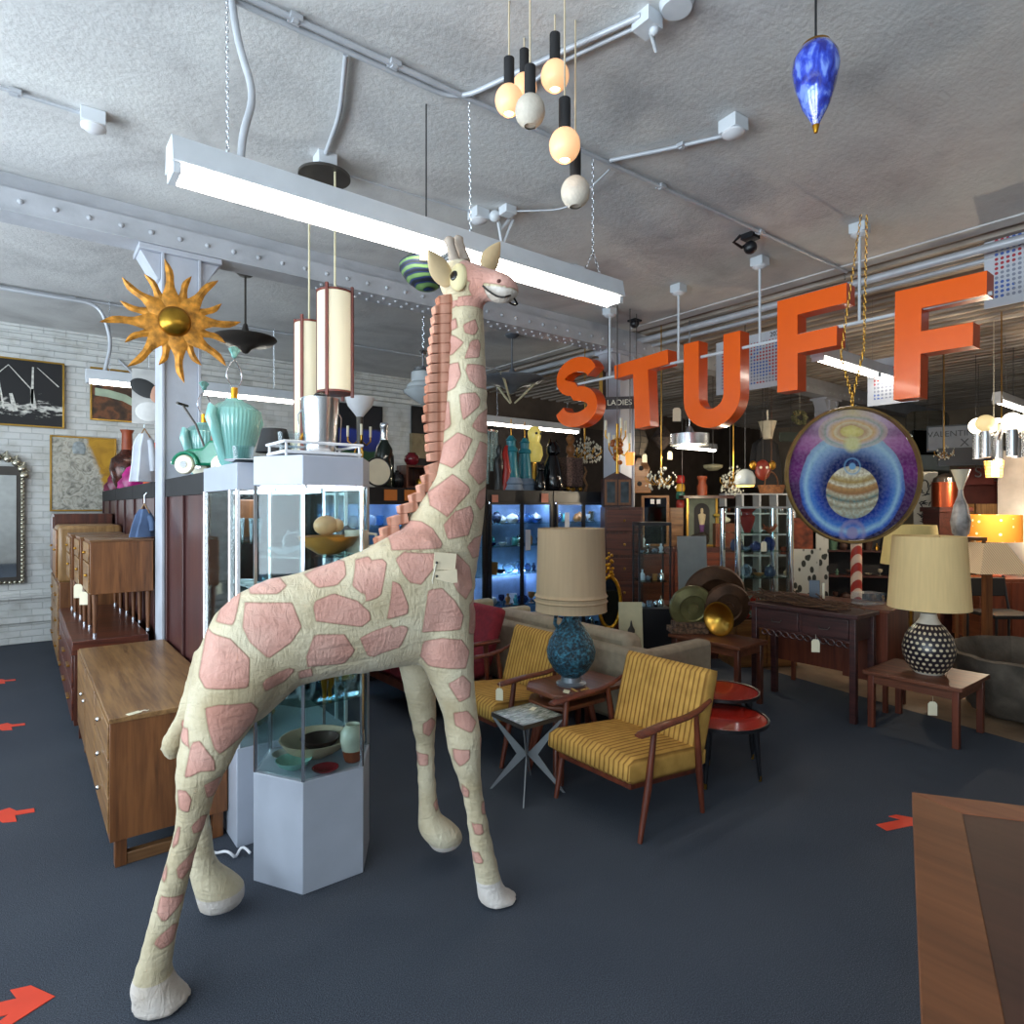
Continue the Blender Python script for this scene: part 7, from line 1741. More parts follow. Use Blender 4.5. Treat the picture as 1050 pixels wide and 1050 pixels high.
def low_shelf():
    p = D(700,600,8.2); t = thing('sideboard', 'dark wooden sideboard carrying the framed figure and leaning mirror', 'cabinet', (p.x,p.y,0), VZ)
    B(-.6,.62,-.25,.25,0,1.04).build('carcass', W['ebony'], t, bev=.005)
    for i in range(3): B(-.57+i*.4,-.2+i*.4,-.265,-.25,.06,.98).build('door', W['rosewood'], t, bev=.004)
    M = Matrix.Translation((p.x,p.y,1.042)) @ Matrix.Rotation(VZ,4,'Z')
    def on(x,y=0,z=0): return M @ Vector((x,y,z))
    # leaning mirror
    t = thing('leaning_mirror', 'tall wooden framed mirror with two white cards leaning on the dark sideboard', 'mirror', on(-.36,.0), VZ)
    w,h = .18,.66
    MB().box(-w,w,-.02,.01,h-.03,h).box(-w,w,-.02,.01,0,.03).box(-w,-w+.035,-.02,.01,.03,h-.03).box(w-.035,w,-.02,.01,.03,h-.03).build('frame', W['honey'], t)
    B(-w+.035,w-.035,-.008,.0,.03,h-.03).build('glass', bpy.data.materials['dim_mirror'], t)
    for x in (-.04,.04): B(x-.025,x+.025,-.024,-.0205,h-.11,h-.05).build('card', W['white'], t)
    # drawers
    t = thing('small_drawers', 'small brown drawer stack between the mirror and the framed figure', 'cabinet', on(-.09,.05), VZ)
    B(-.09,.09,-.08,.1,0,.5).build('carcass', W['walnut_z'], t)
    for i in range(4): B(-.08,.08,-.092,-.08,.02+i*.12,.13+i*.12).build('drawer', W['walnut'], t)
    # totem
    t = thing('totem_figure', 'small bright totem figure in red, yellow and green on the brown drawer stack', 'statue', on(-.03,0,.501), VZ)
    for i,(c,z) in enumerate((('#8f2a22',0),('#2f6a5a',.11),('#c99a2a',.21),('#a8281f',.32))):
        L([(0,0),(.05,0),(.06,.03),(.055,.08),(.04,.1),(0,.1)],(0,0,z),12).build('segment', glaze('totem%d' % i, c, .4), t)
    # framed figure
    t = thing('framed_figure', 'gilt framed relief of a pale standing figure in purple in a dark arch', 'picture', on(.23,-.05), VZ)
    w,h = .2,.66
    MB().box(-w,w,-.03,.0,h-.025,h).box(-w,w,-.03,.0,0,.025).box(-w,-w+.025,-.03,.0,.025,h-.025).box(w-.025,w,-.03,.0,.025,h-.025).build('frame', GF, t)
    B(-w+.025,w-.025,-.012,.0,.025,h-.025).build('panel', paint('grey_green','#5d6458',.8,0,.12), t)
    MB().prism([(-.1,.06),(.1,.06),(.1,.46)]+[(.1*math.cos(q),.46+.1*math.sin(q)) for q in [PI*k/10 for k in range(1,10)]]+[(-.1,.46)],-.016,-.0125,lambda a,b,k:(a,k,b)).build('arch', W['black_matte'], t)
    MB().rings([[Vector((a*math.cos(q)+o,-.02+.012*math.sin(q),z)) for q in [2*PI*j/12 for j in range(12)]] for z,a,o in ((.07,.012,0),(.18,.022,0),(.28,.034,0))]).build('skirt', paint('purple_paint','#5a3566',.7,0,.1), t)
    MB().rings([[Vector((a*math.cos(q)+o,-.02+.012*math.sin(q),z)) for q in [2*PI*j/12 for j in range(12)]] for z,a,o in ((.28,.03,0),(.36,.045,0),(.41,.05,0),(.43,.014,0),(.45,.02,0),(.485,.016,0),(.495,.004,0))]).build('torso', paint('pale_flesh','#a89a7c',.7,0,.1), t)
    # box with plant
    t = thing('wooden_box', 'reddish wooden chest with shell and yellow flower on top, right of the framed figure', 'box', on(.5,-.08), VZ)
    B(-.13,.13,-.1,.1,0,.3).build('chest', W['teak'], t, bev=.004)
    B(-.1,.1,-.112,-.1,.05,.25).build('door', W['teak_leg'], t)
    solo('shell', MB().ball((0,0,.04),.08,14,8,(1,.7,.5)), W['ivory'], 'pale shell on the reddish chest', 'shell', on(.53,-.08,.301))
    solo('yellow_flower', MB().tube([(0,0,0),(0,0,.08)],.01,6).ball((0,0,.1),.07,12,6,(1.2,.8,.35)), paint('mustard','#a08a3a',.6,0,.1), 'mustard coloured flower ornament on the reddish chest', 'ornament', on(.43,-.1,.301))
    pot('figurine', on(-.55,-.1), .05, glaze('chalk','#d5dbe6',.2), 'white flower shaped figurine at the left end of the dark sideboard')
    solo('dark_bundle', MB().ball((0,0,.08),.17,16,8,(1.2,.6,.5)).ball((.1,.0,.14),.1,12,8,(1.1,.6,.5)), paint('dark_leather','#2a2623',.5,0,.2), 'dark leather bundle in front of the framed figure', 'bag', on(.15,-.16))
low_shelf()
def carving():
    p = D(657,504,8.15); t = thing('wooden_carving', 'guitar shaped carved wooden panel behind the leaning mirror', 'carving', p, VZ)
    HM_ = W['honey']
    P = [(-.14,-.02),(.13,-.02),(.14,.1),(.09,.18),(.12,.3),(.06,.42),(-.04,.44),(-.1,.34),(-.08,.2),(-.15,.12)]
    MB().prism(P,-.02,.02,lambda a,b,k:(a,k,b)).build('panel', HM_, t, bev=.008)
    for x,z in ((0,.3),(-.02,.1)): L([(0,-.024),(.035,-.024),(.035,-.0205),(0,-.0205)],(x,0,z),16,rot=Matrix.Rotation(PI/2,3,'X') if 0 else None).build('sound_hole', W['black_matte'], t) if 0 else MB().ball((x,-.02,z),.032,12,6,(1,.2,1)).build('sound_hole', W['black_matte'], t)
    hung(t,.42)
carving()
def lattice():
    p = D(653,452,7.9); t = thing('lattice_lantern', 'grey hexagonal lattice lantern hanging under the letter T', 'ceiling light', p)
    P = [(-.08,.19),(.08,.19),(.145,0),(.08,-.18),(-.08,-.18),(-.145,0)]
    MB().lathe([(.02,-.18),(.08,-.18),(.145,0),(.08,.19),(.02,.19)],(0,0,0),6).build('shade', paint('grey_mesh','#6f675c',.8,0,.1), t)
    mb = MB()
    for k in range(6):
        a = k*PI/3; mb.tube([(.083*math.cos(a),.083*math.sin(a),-.18),(.148*math.cos(a),.148*math.sin(a),0),(.083*math.cos(a),.083*math.sin(a),.19)],.006,5)
    for z,r in ((-.1,.115),(-.03,.138),(.05,.13),(.12,.108)): mb.tube([(r*math.cos(q),r*math.sin(q),z) for q in [k*PI/3 for k in range(6)]],.005,5,closed=True)
    mb.build('lattice', W['dark_metal'], t); hung(t,.19)
    p = D(679,449,7.7); t = thing('woven_lantern', 'dark diamond shaped woven lantern hanging right of the lattice lantern', 'ceiling light', p)
    L([(0,-.15),(.03,-.14),(.14,0),(.03,.15),(0,.16)],n=8).build('shade', paint('dark_weave','#3c312c',.8,0,.3,40), t); hung(t,.15)
    hang_tag(D(687,462,7.4), 'white tag hanging by the dark woven lantern', VZ, 1.6, .01)
    hang_tag(D(661,465,7.5), 'white tag hanging by the lattice lantern', VZ, 1.6, .01)
lattice()
def candle_sconce():
    p = D(633,455,6.3); t = thing('candle_chandelier', 'candle chandelier with amber beads hanging right of the painted column', 'chandelier', p)
    T([(0,0,-.3),(0,0,.2)],.015,8).build('stem', W['brass'], t)
    mb = MB(); r9 = random.Random(6)
    for i in range(14): mb.ball((r9.uniform(-.05,.05),r9.uniform(-.05,.05),r9.uniform(-.25,.05)),.025,8,5)
    o = mb.build('amber_beads', glaze('amber_bead','#a8571f',.15), t); o['kind'] = 'stuff'
    for k in range(6):
        a = k*PI/3; z = .0 if k % 2 else .14; x,y = .12*math.cos(a),.12*math.sin(a)
        ar = T([(0,0,z-.08),(x*.6,y*.6,z-.12),(x,y,z-.06),(x,y,z)],.008,6).build('arm', W['brass'], t)
        T([(x,y,z),(x,y,z+.1)],.014,8).build('candle', W['ivory'], ar)
    hung(t,.2)
    p = D(646,471,6.5); t = thing('tealight_lamp', 'small glowing amber cup lamp beside the candle chandelier', 'lamp', p)
    L([(0,-.06),(.04,-.06),(.05,.07),(.046,.07),(.036,-.05),(0,-.05)],n=16).build('cup', paint('amber_cup','#d98a3a',.4,0,.05,emit='#ff9a40',es=1.2), t); hung(t,.0)
candle_sconce()
def ladies_sign():
    p = D(638,413,6.7); t = thing('ladies_sign', 'dark sign board reading LADIES hanging before the painted column', 'sign', p, face(638))
    B(-.18,.18,-.012,.012,-.065,.065).build('board', paint('sign_brown','#2b1a17',.5,0,.08), t)
    text('lettering','LADIES',.085,W['ivory'],t,Matrix.Translation((-.03,-.014,0)) @ Matrix.Rotation(PI/2,4,'X'),.001)
    for x in (-.15,.15): T([(x,0,.065),(x,0,H-p.z)],.004,5).build('hanging_wire', W['dark_metal'], t)
    p = D(627,392,7.3); t = thing('framed_picture', 'dark picture in a gilt frame hanging behind the letters S and T', 'picture', p, -1.0)
    B(-.1,.1,-.01,.02,-.18,.18).build('picture_panel', paint('dark_panel','#3a2a1e',.6,0,.2,8), t)
    MB().box(.1,.14,-.02,.03,-.2,.2).box(-.14,-.1,-.02,.03,-.2,.2).box(-.1,.1,-.02,.03,.18,.2).box(-.1,.1,-.02,.03,-.2,-.18).build('frame', GF, t); hung(t,.2)
ladies_sign()
p = D(678,488,7.1); crystal(p-Vector((0,0,.12)), rd2, 60, .17, .34, 'small crystal chandelier hanging below the letter T', top=H)
p = D(752,490,7.8); t = crystal(p-Vector((0,0,.15)), rd2, 150, .16, .5, 'gold and crystal bead chandelier hanging left of the white dome lamp', top=H)
p = D(968,462,8.2); t = crystal(p-Vector((0,0,.1)), rd2, 40, .12, .3, 'small gold chandelier hanging right of the round painting', top=H)
def drum():
    p = D(707,451,6.9); t = thing('drum_pendant', 'round brushed steel drum pendant hanging below the letter U', 'ceiling light', p)
    L([(.2,-.06),(.21,-.06),(.21,.06),(0,.07),(0,.06),(.2,.05)],n=40,cap=False).build('drum', W['steel'], t)
    L([(0,-.045),(.19,-.045),(.19,-.035),(0,-.035)],n=32).build('diffuser', paint('drum_diffuser','#b9b4a6',.5,0,.03), t)
    L([(0,.06),(.06,.07),(.02,.15),(0,.15)],n=16).build('hub', W['steel'], t); hung(t,.14,r=.008,mat='steel')
    hang_tag(D(694,417,6.6), 'cream tag hanging from the rod between the letters T and U', VZ, 2.4, .01)
    p = D(731,479,8.6); t = thing('bowl_pendant', 'pale alabaster bowl pendant below the small tube light', 'ceiling light', p)
    L([(0,-.05),(.06,-.045),(.12,-.01),(.13,.02),(.12,.03),(.06,.04),(0,.045)],n=28).build('bowl', paint('alabaster','#b8b08e',.4,0,.1), t); hung(t,.04)
    p = D(787,440,8.3); t = thing('cone_pendant', 'cream inverted cone pendant hanging left of the round painting', 'ceiling light', p)
    L([(0,-.13),(.06,-.13),(.08,-.03),(.115,.1),(.11,.1),(.075,-.03),(.05,-.11),(0,-.11)],n=28).build('shade', paint('cone_cream','#b9b09a',.6,0,.05), t)
    L([(0,.0),(.012,.0),(.012,.25),(0,.25)],n=10).build('stem', W['ivory'], t); hung(t,.24)
    p = D(764,492,7.0); t = thing('dome_lamp', 'white glass dome lamp with yellow glowing base ring above the chrome vitrine', 'ceiling light', p)
    L([(0,.12),(.03,.118),(.08,.09),(.108,.03),(.11,-.04),(.1,-.06),(0,-.06)],n=32).build('dome', paint('dome_white','#c3c9c6',.15,0,.02,coat=.5), t)
    L([(0,-.075),(.09,-.075),(.1,-.06),(0,-.06)],n=32).build('ring', paint('glow_ring','#d8b060',.4,0,0,emit='#ffc860',es=1.5), t); hung(t,.12)
    p = D(782,482,7.9); t = thing('mask_figure', 'red and gold carved mask hanging behind the white dome lamp', 'mask', p, VZ)
    MB().ball((0,0,0),.1,16,10,(1,.4,1.3)).build('face', glaze('mask_red','#7c2a1c',.4), t)
    for s in (-1,1):
        MB().ball((s*.04,-.04,.03),.02,8,6).build('eye', W['ivory'], t); MB().ball((s*.12,0,.06),.05,10,6,(1,.4,1.2)).build('ear', W['brass'], t)
    hung(t,.12)
    p = D(785,470,8.6); solo('dark_cloth', MB().rings([[Vector((a*math.cos(q)*(1+.15*math.sin(5*q)),.06*math.sin(q),z)) for q in [2*PI*j/24 for j in range(24)]] for z,a in ((.3,.03),(.2,.16),(-.1,.2),(-.4,.22))]).tube([(0,0,.3),(0,0,H-p.z)],.004,5), W['black_matte'], 'black cloth hanging behind the cone pendant', 'cloth', p, VZ)
    p = D(791,500,7.6); solo('hanging_basket', MB().lathe([(0,0),(.13,0),(.16,.1),(.15,.1),(.12,.02),(0,.02)],(0,0,-.07),24).tube([(.15*math.cos(q),0,.03+.16*math.sin(q)) for q in [PI*k/10 for k in range(11)]],.008,6).tube([(0,0,.19),(0,0,H-p.z)],.003,5), wood('wicker','#3f2414','#7a4c28','x',2,.8,0), 'brown wicker basket hanging left of the round painting', 'basket', p)
    p = D(720,497,8.0); solo('clay_jar', L([(0,0),(.06,0),(.065,.12),(.05,.15),(.05,.2),(.065,.22),(.06,.25),(0,.25)],n=20), W['terracotta'], 'brown clay jar on top of the framed figure ledge', 'jar', (p.x,p.y,p.z-.14))
    p2 = D(722,507,8.05); t = thing('wall_shelf', 'narrow dark ledge above the framed figure carrying a clay jar', 'shelf', (p2.x,p2.y,p2.z-.03), VZ); B(-.3,.35,-.12,.12,-.02,.015).build('board', W['ebony'], t); 
    for x in (-.28,.33): T([(x,0,.015),(x,0,H-t.location.z)],.004,5).build('hanging_wire', W['dark_metal'], t)
drum()
def rack(p, w, z0, z1, cols, rows, mat, label, rz, seed, mats, names, dep=.24, back=None, nm='shelf_rack', r=.035, step=.1):
    t = thing(nm, label, 'shelf', (p.x,p.y,z0), rz); h = z1-z0; short = ' '.join(label.split(',')[0].split()[:4])
    for i in range(cols+1):
        x = -w/2+w*i/cols; B(x-.012,x+.012,-dep/2,dep/2,0,h).build('upright', mat, t)
    for j in range(rows+1):
        z = h*j/rows
        if j == rows: z = h-.02
        for i in range(cols): B(-w/2+w*i/cols+.012,-w/2+w*(i+1)/cols-.012,-dep/2,dep/2,z,z+.02).build('shelf', mat, t)
    if back: B(-w/2,w/2,dep/2,dep/2+.012,0,h).build('back', back, t)
    M = Matrix.Translation((p.x,p.y,z0)) @ Matrix.Rotation(rz,4,'Z'); r7 = random.Random(seed); cache = {}
    for j in range(rows):
        x = -w/2+.07
        while x < w/2-.05:
            k = r7.choice(KN); m = r7.randrange(len(mats)); rr = r*r7.uniform(.75,1.2)*(.6 if k in ('bottle','goblet','figurine') else 1.1)
            hmax = (h/rows-.06)/({'bowl':.62,'dish':.3,'vase':2.2,'bottle':3.9,'tumbler':2.2,'goblet':2.9,'jar':2.15,'figurine':3.16,'teapot':1.6}[k]); rr = min(rr,hmax)
            key = 'stock_%s_%s' % (k, mats[m].name); me = bpy.data.meshes.get(key)
            if not me:
                o = L(PR[k],n=12).build('tmp', mats[m]); me = o.data; me.name = key; bpy.data.objects.remove(o)
            if min(abs(x-(-w/2+w*i/cols)) for i in range(cols+1)) > rr+.012:
                o = bpy.data.objects.new(k, me); COL.objects.link(o); o.location = M @ Vector((x,r7.uniform(-.06,.0),h*j/rows+.021)); o.scale = (rr,rr,rr)
                sh = ['lowest','second','third','fourth','fifth','sixth'][j]
                tag(o, '%s %s on the %s board of the %s' % (names[m], k, sh, short), {'tumbler':'glass','goblet':'glass'}.get(k,k), 'wares on the %s board of the %s' % (sh, short))
            x += step*r7.uniform(.8,1.3)
    return t
EM = [glaze('umber','#3b2319',.6), glaze('bone','#a59c86',.4), GM[7], glaze('rust','#7a3a20',.5), glaze('ink','#262a33',.2), W['brass'], glaze('jade','#4d6a58',.3)]
EN = ['dark brown','bone white','silver plated','rust brown','ink black','brass','jade green']
rack(D(776,560,8.8), .95, 0, 1.74, 4, 6, W['white_metal'], 'white metal shelf rack full of small wares, behind the chrome vitrine', VZ, 21, EM, EN, r=.04, step=.11)
rack(D(862,600,8.2), 1.25, 0, 1.3, 3, 4, W['ebony'], 'dark open shelf unit full of small wares, below the round painting', VZ-.25, 22, EM, EN, r=.05, step=.13, back=W['black_matte'], nm='shelf_unit')
def panels():
    # pieces leaning in front of the dark shelf unit
    def leaner(u, v, d, w, h, mat, label, cat, nm, dz=0):
        p = D(u,v,d); t = thing(nm, label, cat, (p.x,p.y,-.007), VZ-.2); B(-w/2,w/2,-.012,.012,0,h).build('sheet', mat, t); return t
    def leaf_tex(M):
        v = M.n('TexVoronoi', Scale=14.0); M.l(M.coord((1,1,.6)), v.inputs['Vector']); n = M.n('TexNoise', Scale=3.0); M.l(M.coord(), n.inputs['Vector'])
        a = M.n('Math', operation='MULTIPLY_ADD'); M.l(n.outputs['Fac'], a.inputs[0]); a.inputs[1].default_value = .8; M.l(v.outputs['Distance'], a.inputs[2])
        return mixc(M, mask(M, a.outputs[0], .72,.78), lin('#1f2420'), lin('#a9aaa4'))
    leaner(826,600,7.6,.3,1.05,canvas_mat('leaf_panel','',leaf_tex),'pale panel painted with dark leafy branches, left under the round painting','panel','leaf_panel')
    leaner(843,600,7.75,.14,1.42,canvas_mat('vine_panel','',leaf_tex),'tall narrow white panel with black leaf pattern under the round painting','panel','leaf_panel')
    leaner(822,600,8.0,.26,1.42,paint('rust_panel','#6b3019',.7,0,.3,12),'tall rust brown panel at the left edge of the round painting','panel','rust_panel')
    p = D(878,580,7.3); t = thing('striped_post', 'red and white spiral striped post under the round painting', 'post', (p.x,p.y,-.007))
    M = Mat('spiral_stripe'); w_ = M.n('TexWave', Scale=3.2); w_.bands_direction = 'DIAGONAL'; M.l(M.coord((1,1,1)), w_.inputs['Vector']); M.l(M.ramp(w_.outputs['Fac'],[(.45,lin('#8d241d')),(.55,lin('#b9a79a'))]), M.b.inputs['Base Color'])
    L([(0,0),(.1,0),(.1,.12),(.06,.14),(0,.14)],n=20).build('foot', W['red'], t); L([(0,.14),(.06,.14),(.06,1.15),(0,1.15)],n=20).build('striped_shaft', M.m, t); L([(0,1.15),(.08,1.15),(.08,1.2),(.05,1.24),(0,1.25)],n=20).build('cap', W['ivory'], t)
    p = D(866,610,5.35); t = thing('photo_stand', 'small grey upright phone-like stand on the brown desk behind the vines', 'stand', (5.3,2.62,.781), -1.2)
    B(-.04,.04,-.01,.01,0,.15).build('screen', paint('slate_blue','#4a5563',.4,0,.05), t); B(-.03,.03,-.03,.03,0,.006).build('foot', W['black'], t); L([(0,0),(.01,0),(.01,.13),(0,.13)],(.07,0,0),10).build('candle', W['ivory'], t)
    solo('acrylic_box', B(-.1,.1,-.07,.07,0,.09), W['clear'], 'clear plastic box on the brown desk left of the tall cream lampshade', 'box', (5.32,2.2,.781), -.3)
panels()

# ------------------------------------------------------------------ right side: lamps and signs
def floor_lamp(p, label, sh, post, zb, zt, rb, rt, square=False, glow=0, n=4):
    t = thing('floor_lamp', label, 'lamp', (p.x,p.y,-.007), VZ)
    n = 40 if not square else 4
    c = L([(rb,zb),(rt,zt),(rt-.006,zt),(rb-.006,zb)],n=n,cap=False,rot=Matrix.Rotation(PI/4,3,'Z') if square else None).build('lamp_shade', sh, t, sharp=30)
    B(-.14,.14,-.14,.14,0,.03).build('base', W['dark_metal'], t, bev=.005)
    (B(-.03,.03,-.03,.03,.03,zb+.05) if square else T([(0,0,.03),(0,0,zb+.05)],.014,10)).build('post', post, t)
    T([(0,0,zb+.05),(0,0,zt-.02)],.008,8).build('stem', W['brass'], t)
    mb = MB()
    for k in range(3): mb.tube([(0,0,zt-.02),(rt*.95*math.cos(2.1*k),rt*.95*math.sin(2.1*k),zt-.01)] if not square else [(0,0,zt-.02),(rt*.65*math.cos(2.1*k),rt*.65*math.sin(2.1*k),zt-.01)],.003,5)
    mb.build('spider', W['brass'], t)
    return t
def pleat():
    M = Mat('pleated_shade'); M.set(Roughness=.9, Emission_Color=lin('#d8b890'), Emission_Strength=.32)
    w_ = M.n('TexWave', Scale=28.0); w_.bands_direction = 'DIAGONAL'; M.l(M.coord((1,1,0)), w_.inputs['Vector']); M.l(M.ramp(w_.outputs['Fac'],[(.2,lin('#a48a6c')),(.8,lin('#c9b190'))]), M.b.inputs['Base Color']); M.bump(w_.outputs['Fac'],.4,.006); return M.m
floor_lamp(D(1012,600,6.05), 'square-post floor lamp with pleated trapezoid beige shade at the right', pleat(), W['walnut_z'], .935, 1.215, .335, .15, True)
floor_lamp(D(934,600,6.6), 'pale yellow drum floor lamp half hidden behind the tall cream lampshade', shade_mat('yellow_silk','#c4b47c',.15), W['brass'], .96, 1.37, .28, .23)
def orange_lamp():
    p = D(1020,600,7.1); t = thing('cabinet', 'reddish brown cabinet under the orange drum lamp at the right', 'cabinet', (p.x,p.y,-.007), VZ)
    B(-.33,.33,-.22,.22,.1,.77).build('carcass', W['teak'], t, bev=.004)
    for i in range(2): B(-.31+i*.32,-.01+i*.32,-.235,-.22,.14,.73).build('door', W['teak_leg'], t)
    for x in (-.28,.28):
        for y in (-.17,.17): T([(x,y,0),(x,y,.1)],.02,8).build('leg', W['teak_leg'], t)
    l = thing('table_lamp', 'glowing orange drum lamp with light dots on the reddish cabinet', 'lamp', (p.x,p.y,.764))
    M = Mat('dotted_orange_shade'); v = M.n('TexVoronoi', Scale=13.0); v.inputs['Randomness'].default_value = .6; M.l(M.coord(), v.inputs['Vector'])
    c = M.ramp(v.outputs['Distance'],[(.16,lin('#ffe6b0')),(.24,lin('#e08a2c'))]); M.l(c, M.b.inputs['Base Color']); M.l(c, M.b.inputs['Emission Color']); M.set(Emission_Strength=.75, Roughness=.8)
    L([(0,0),(.1,0),(.1,.02),(.03,.05),(.05,.2),(.03,.36),(0,.36)],n=24).build('lamp_body', W['terracotta'], l)
    L([(.25,.4),(.25,.7),(.245,.7),(.245,.4)],n=40,cap=False).build('lamp_shade', M.m, l)
    T([(0,0,.36),(0,0,.69)],.008,8).build('stem', W['brass'], l)
    mb = MB()
    for k in range(3): mb.tube([(0,0,.685),(.245*math.cos(2.1*k),.245*math.sin(2.1*k),.69)],.003,5)
    mb.build('spider', W['brass'], l)
    spot_l.append(((p.x,p.y,1.3),20,(1,.62,.3)))
spot_l = []
orange_lamp()
def sconce():
    p = Vector((9.56,2.05,1.28)); t = thing('wall_sconce', 'small up and down light on the pale partition behind the orange lamp', 'wall light', p)
    L([(0,-.07),(.05,-.07),(.05,.07),(0,.07)],(-.03,0,0),16).build('body', W['white'], t)
    spot_l.append(((9.46,2.05,1.45),5,(1,.88,.7))); spot_l.append(((9.46,2.05,1.1),3.5,(1,.88,.7)))
sconce()
def globe_chandelier():
    c = D(1027,440,6.6); t = thing('globe_chandelier', 'chandelier of glowing white globes on chrome cylinders at the right edge', 'ceiling light', c)
    GLW = emis('glowing_globe','#fff3dc',3.5); DIM = paint('dim_globe','#e0cfa0',.3,0,0,emit='#ffe0a0',es=.6)
    L([(0,-.03),(.05,-.03),(.05,.05),(.02,.07),(0,.07)],n=20).build('hub', W['chrome'], t)
    for i,(a,lit) in enumerate(((3.8,1),(2.7,0),(4.9,1),(5.9,1),(.4,1),(1.5,1))):
        x,y = .21*math.cos(a),.21*math.sin(a)
        ar = T([(0,0,0),(x*.5,y*.5,-.05),(x,y,-.12)],.012,8).build('arm', W['chrome'], t)
        cy = L([(0,-.3),(.05,-.3),(.05,-.03),(0,-.03)],(x,y,0),20).build('cylinder', W['steel'], t)
        MB().ball((x,y,.055),.088,20,12).build('globe', GLW if lit else DIM, cy)
    T([(0,0,.06),(0,0,H-c.z)],.006,6).build('rod', W['brass'], t)
globe_chandelier()
p = D(1027,440,6.6); spot_l.append(((p.x,p.y,p.z-.5),80,(1,.82,.6)))
p = D(764,500,7.0); spot_l.append(((p.x,p.y,p.z-.12),22,(1,.85,.6)))
p = D(707,451,6.9); spot_l.append(((p.x,p.y,p.z-.12),22,(1,.88,.7)))
def basket_pendant():
    c = D(1019,481,6.9); t = thing('basket_pendant', 'small glowing amber woven basket pendant under the globe chandelier', 'ceiling light', c)
    M = Mat('amber_weave'); b = M.n('TexBrick'); b.inputs['Scale'].default_value = 1; b.inputs['Brick Width'].default_value = .04; b.inputs['Row Height'].default_value = .035; b.inputs['Mortar Size'].default_value = .004; b.offset = 0
    b.inputs['Color1'].default_value = lin('#e0b060'); b.inputs['Color2'].default_value = lin('#cf9a4a'); b.inputs['Mortar'].default_value = lin('#7a5020')
    tc = M.n('TexCoord'); sp = M.n('SeparateXYZ'); M.l(tc.outputs['Object'], sp.inputs[0]); ad = M.n('Math', operation='SUBTRACT'); M.l(sp.outputs['X'], ad.inputs[0]); M.l(sp.outputs['Y'], ad.inputs[1]); cb = M.n('CombineXYZ'); M.l(ad.outputs[0], cb.inputs['X']); M.l(sp.outputs['Z'], cb.inputs['Y']); M.l(cb.outputs[0], b.inputs['Vector'])
    M.l(b.outputs['Color'], M.b.inputs['Base Color']); M.l(b.outputs['Color'], M.b.inputs['Emission Color']); M.set(Emission_Strength=.7)
    L([(0,-.09),(.075,-.09),(.095,.09),(.09,.09),(.07,-.08),(0,-.08)],n=8).build('shade', M.m, t); T([(0,0,-.05),(0,0,H-c.z)],.004,6).build('cord', W['ivory'], t)
    hang_tag(D(1024,466,6.75), 'white tag hanging from the amber basket pendant', VZ, 1.8, .01)
basket_pendant()
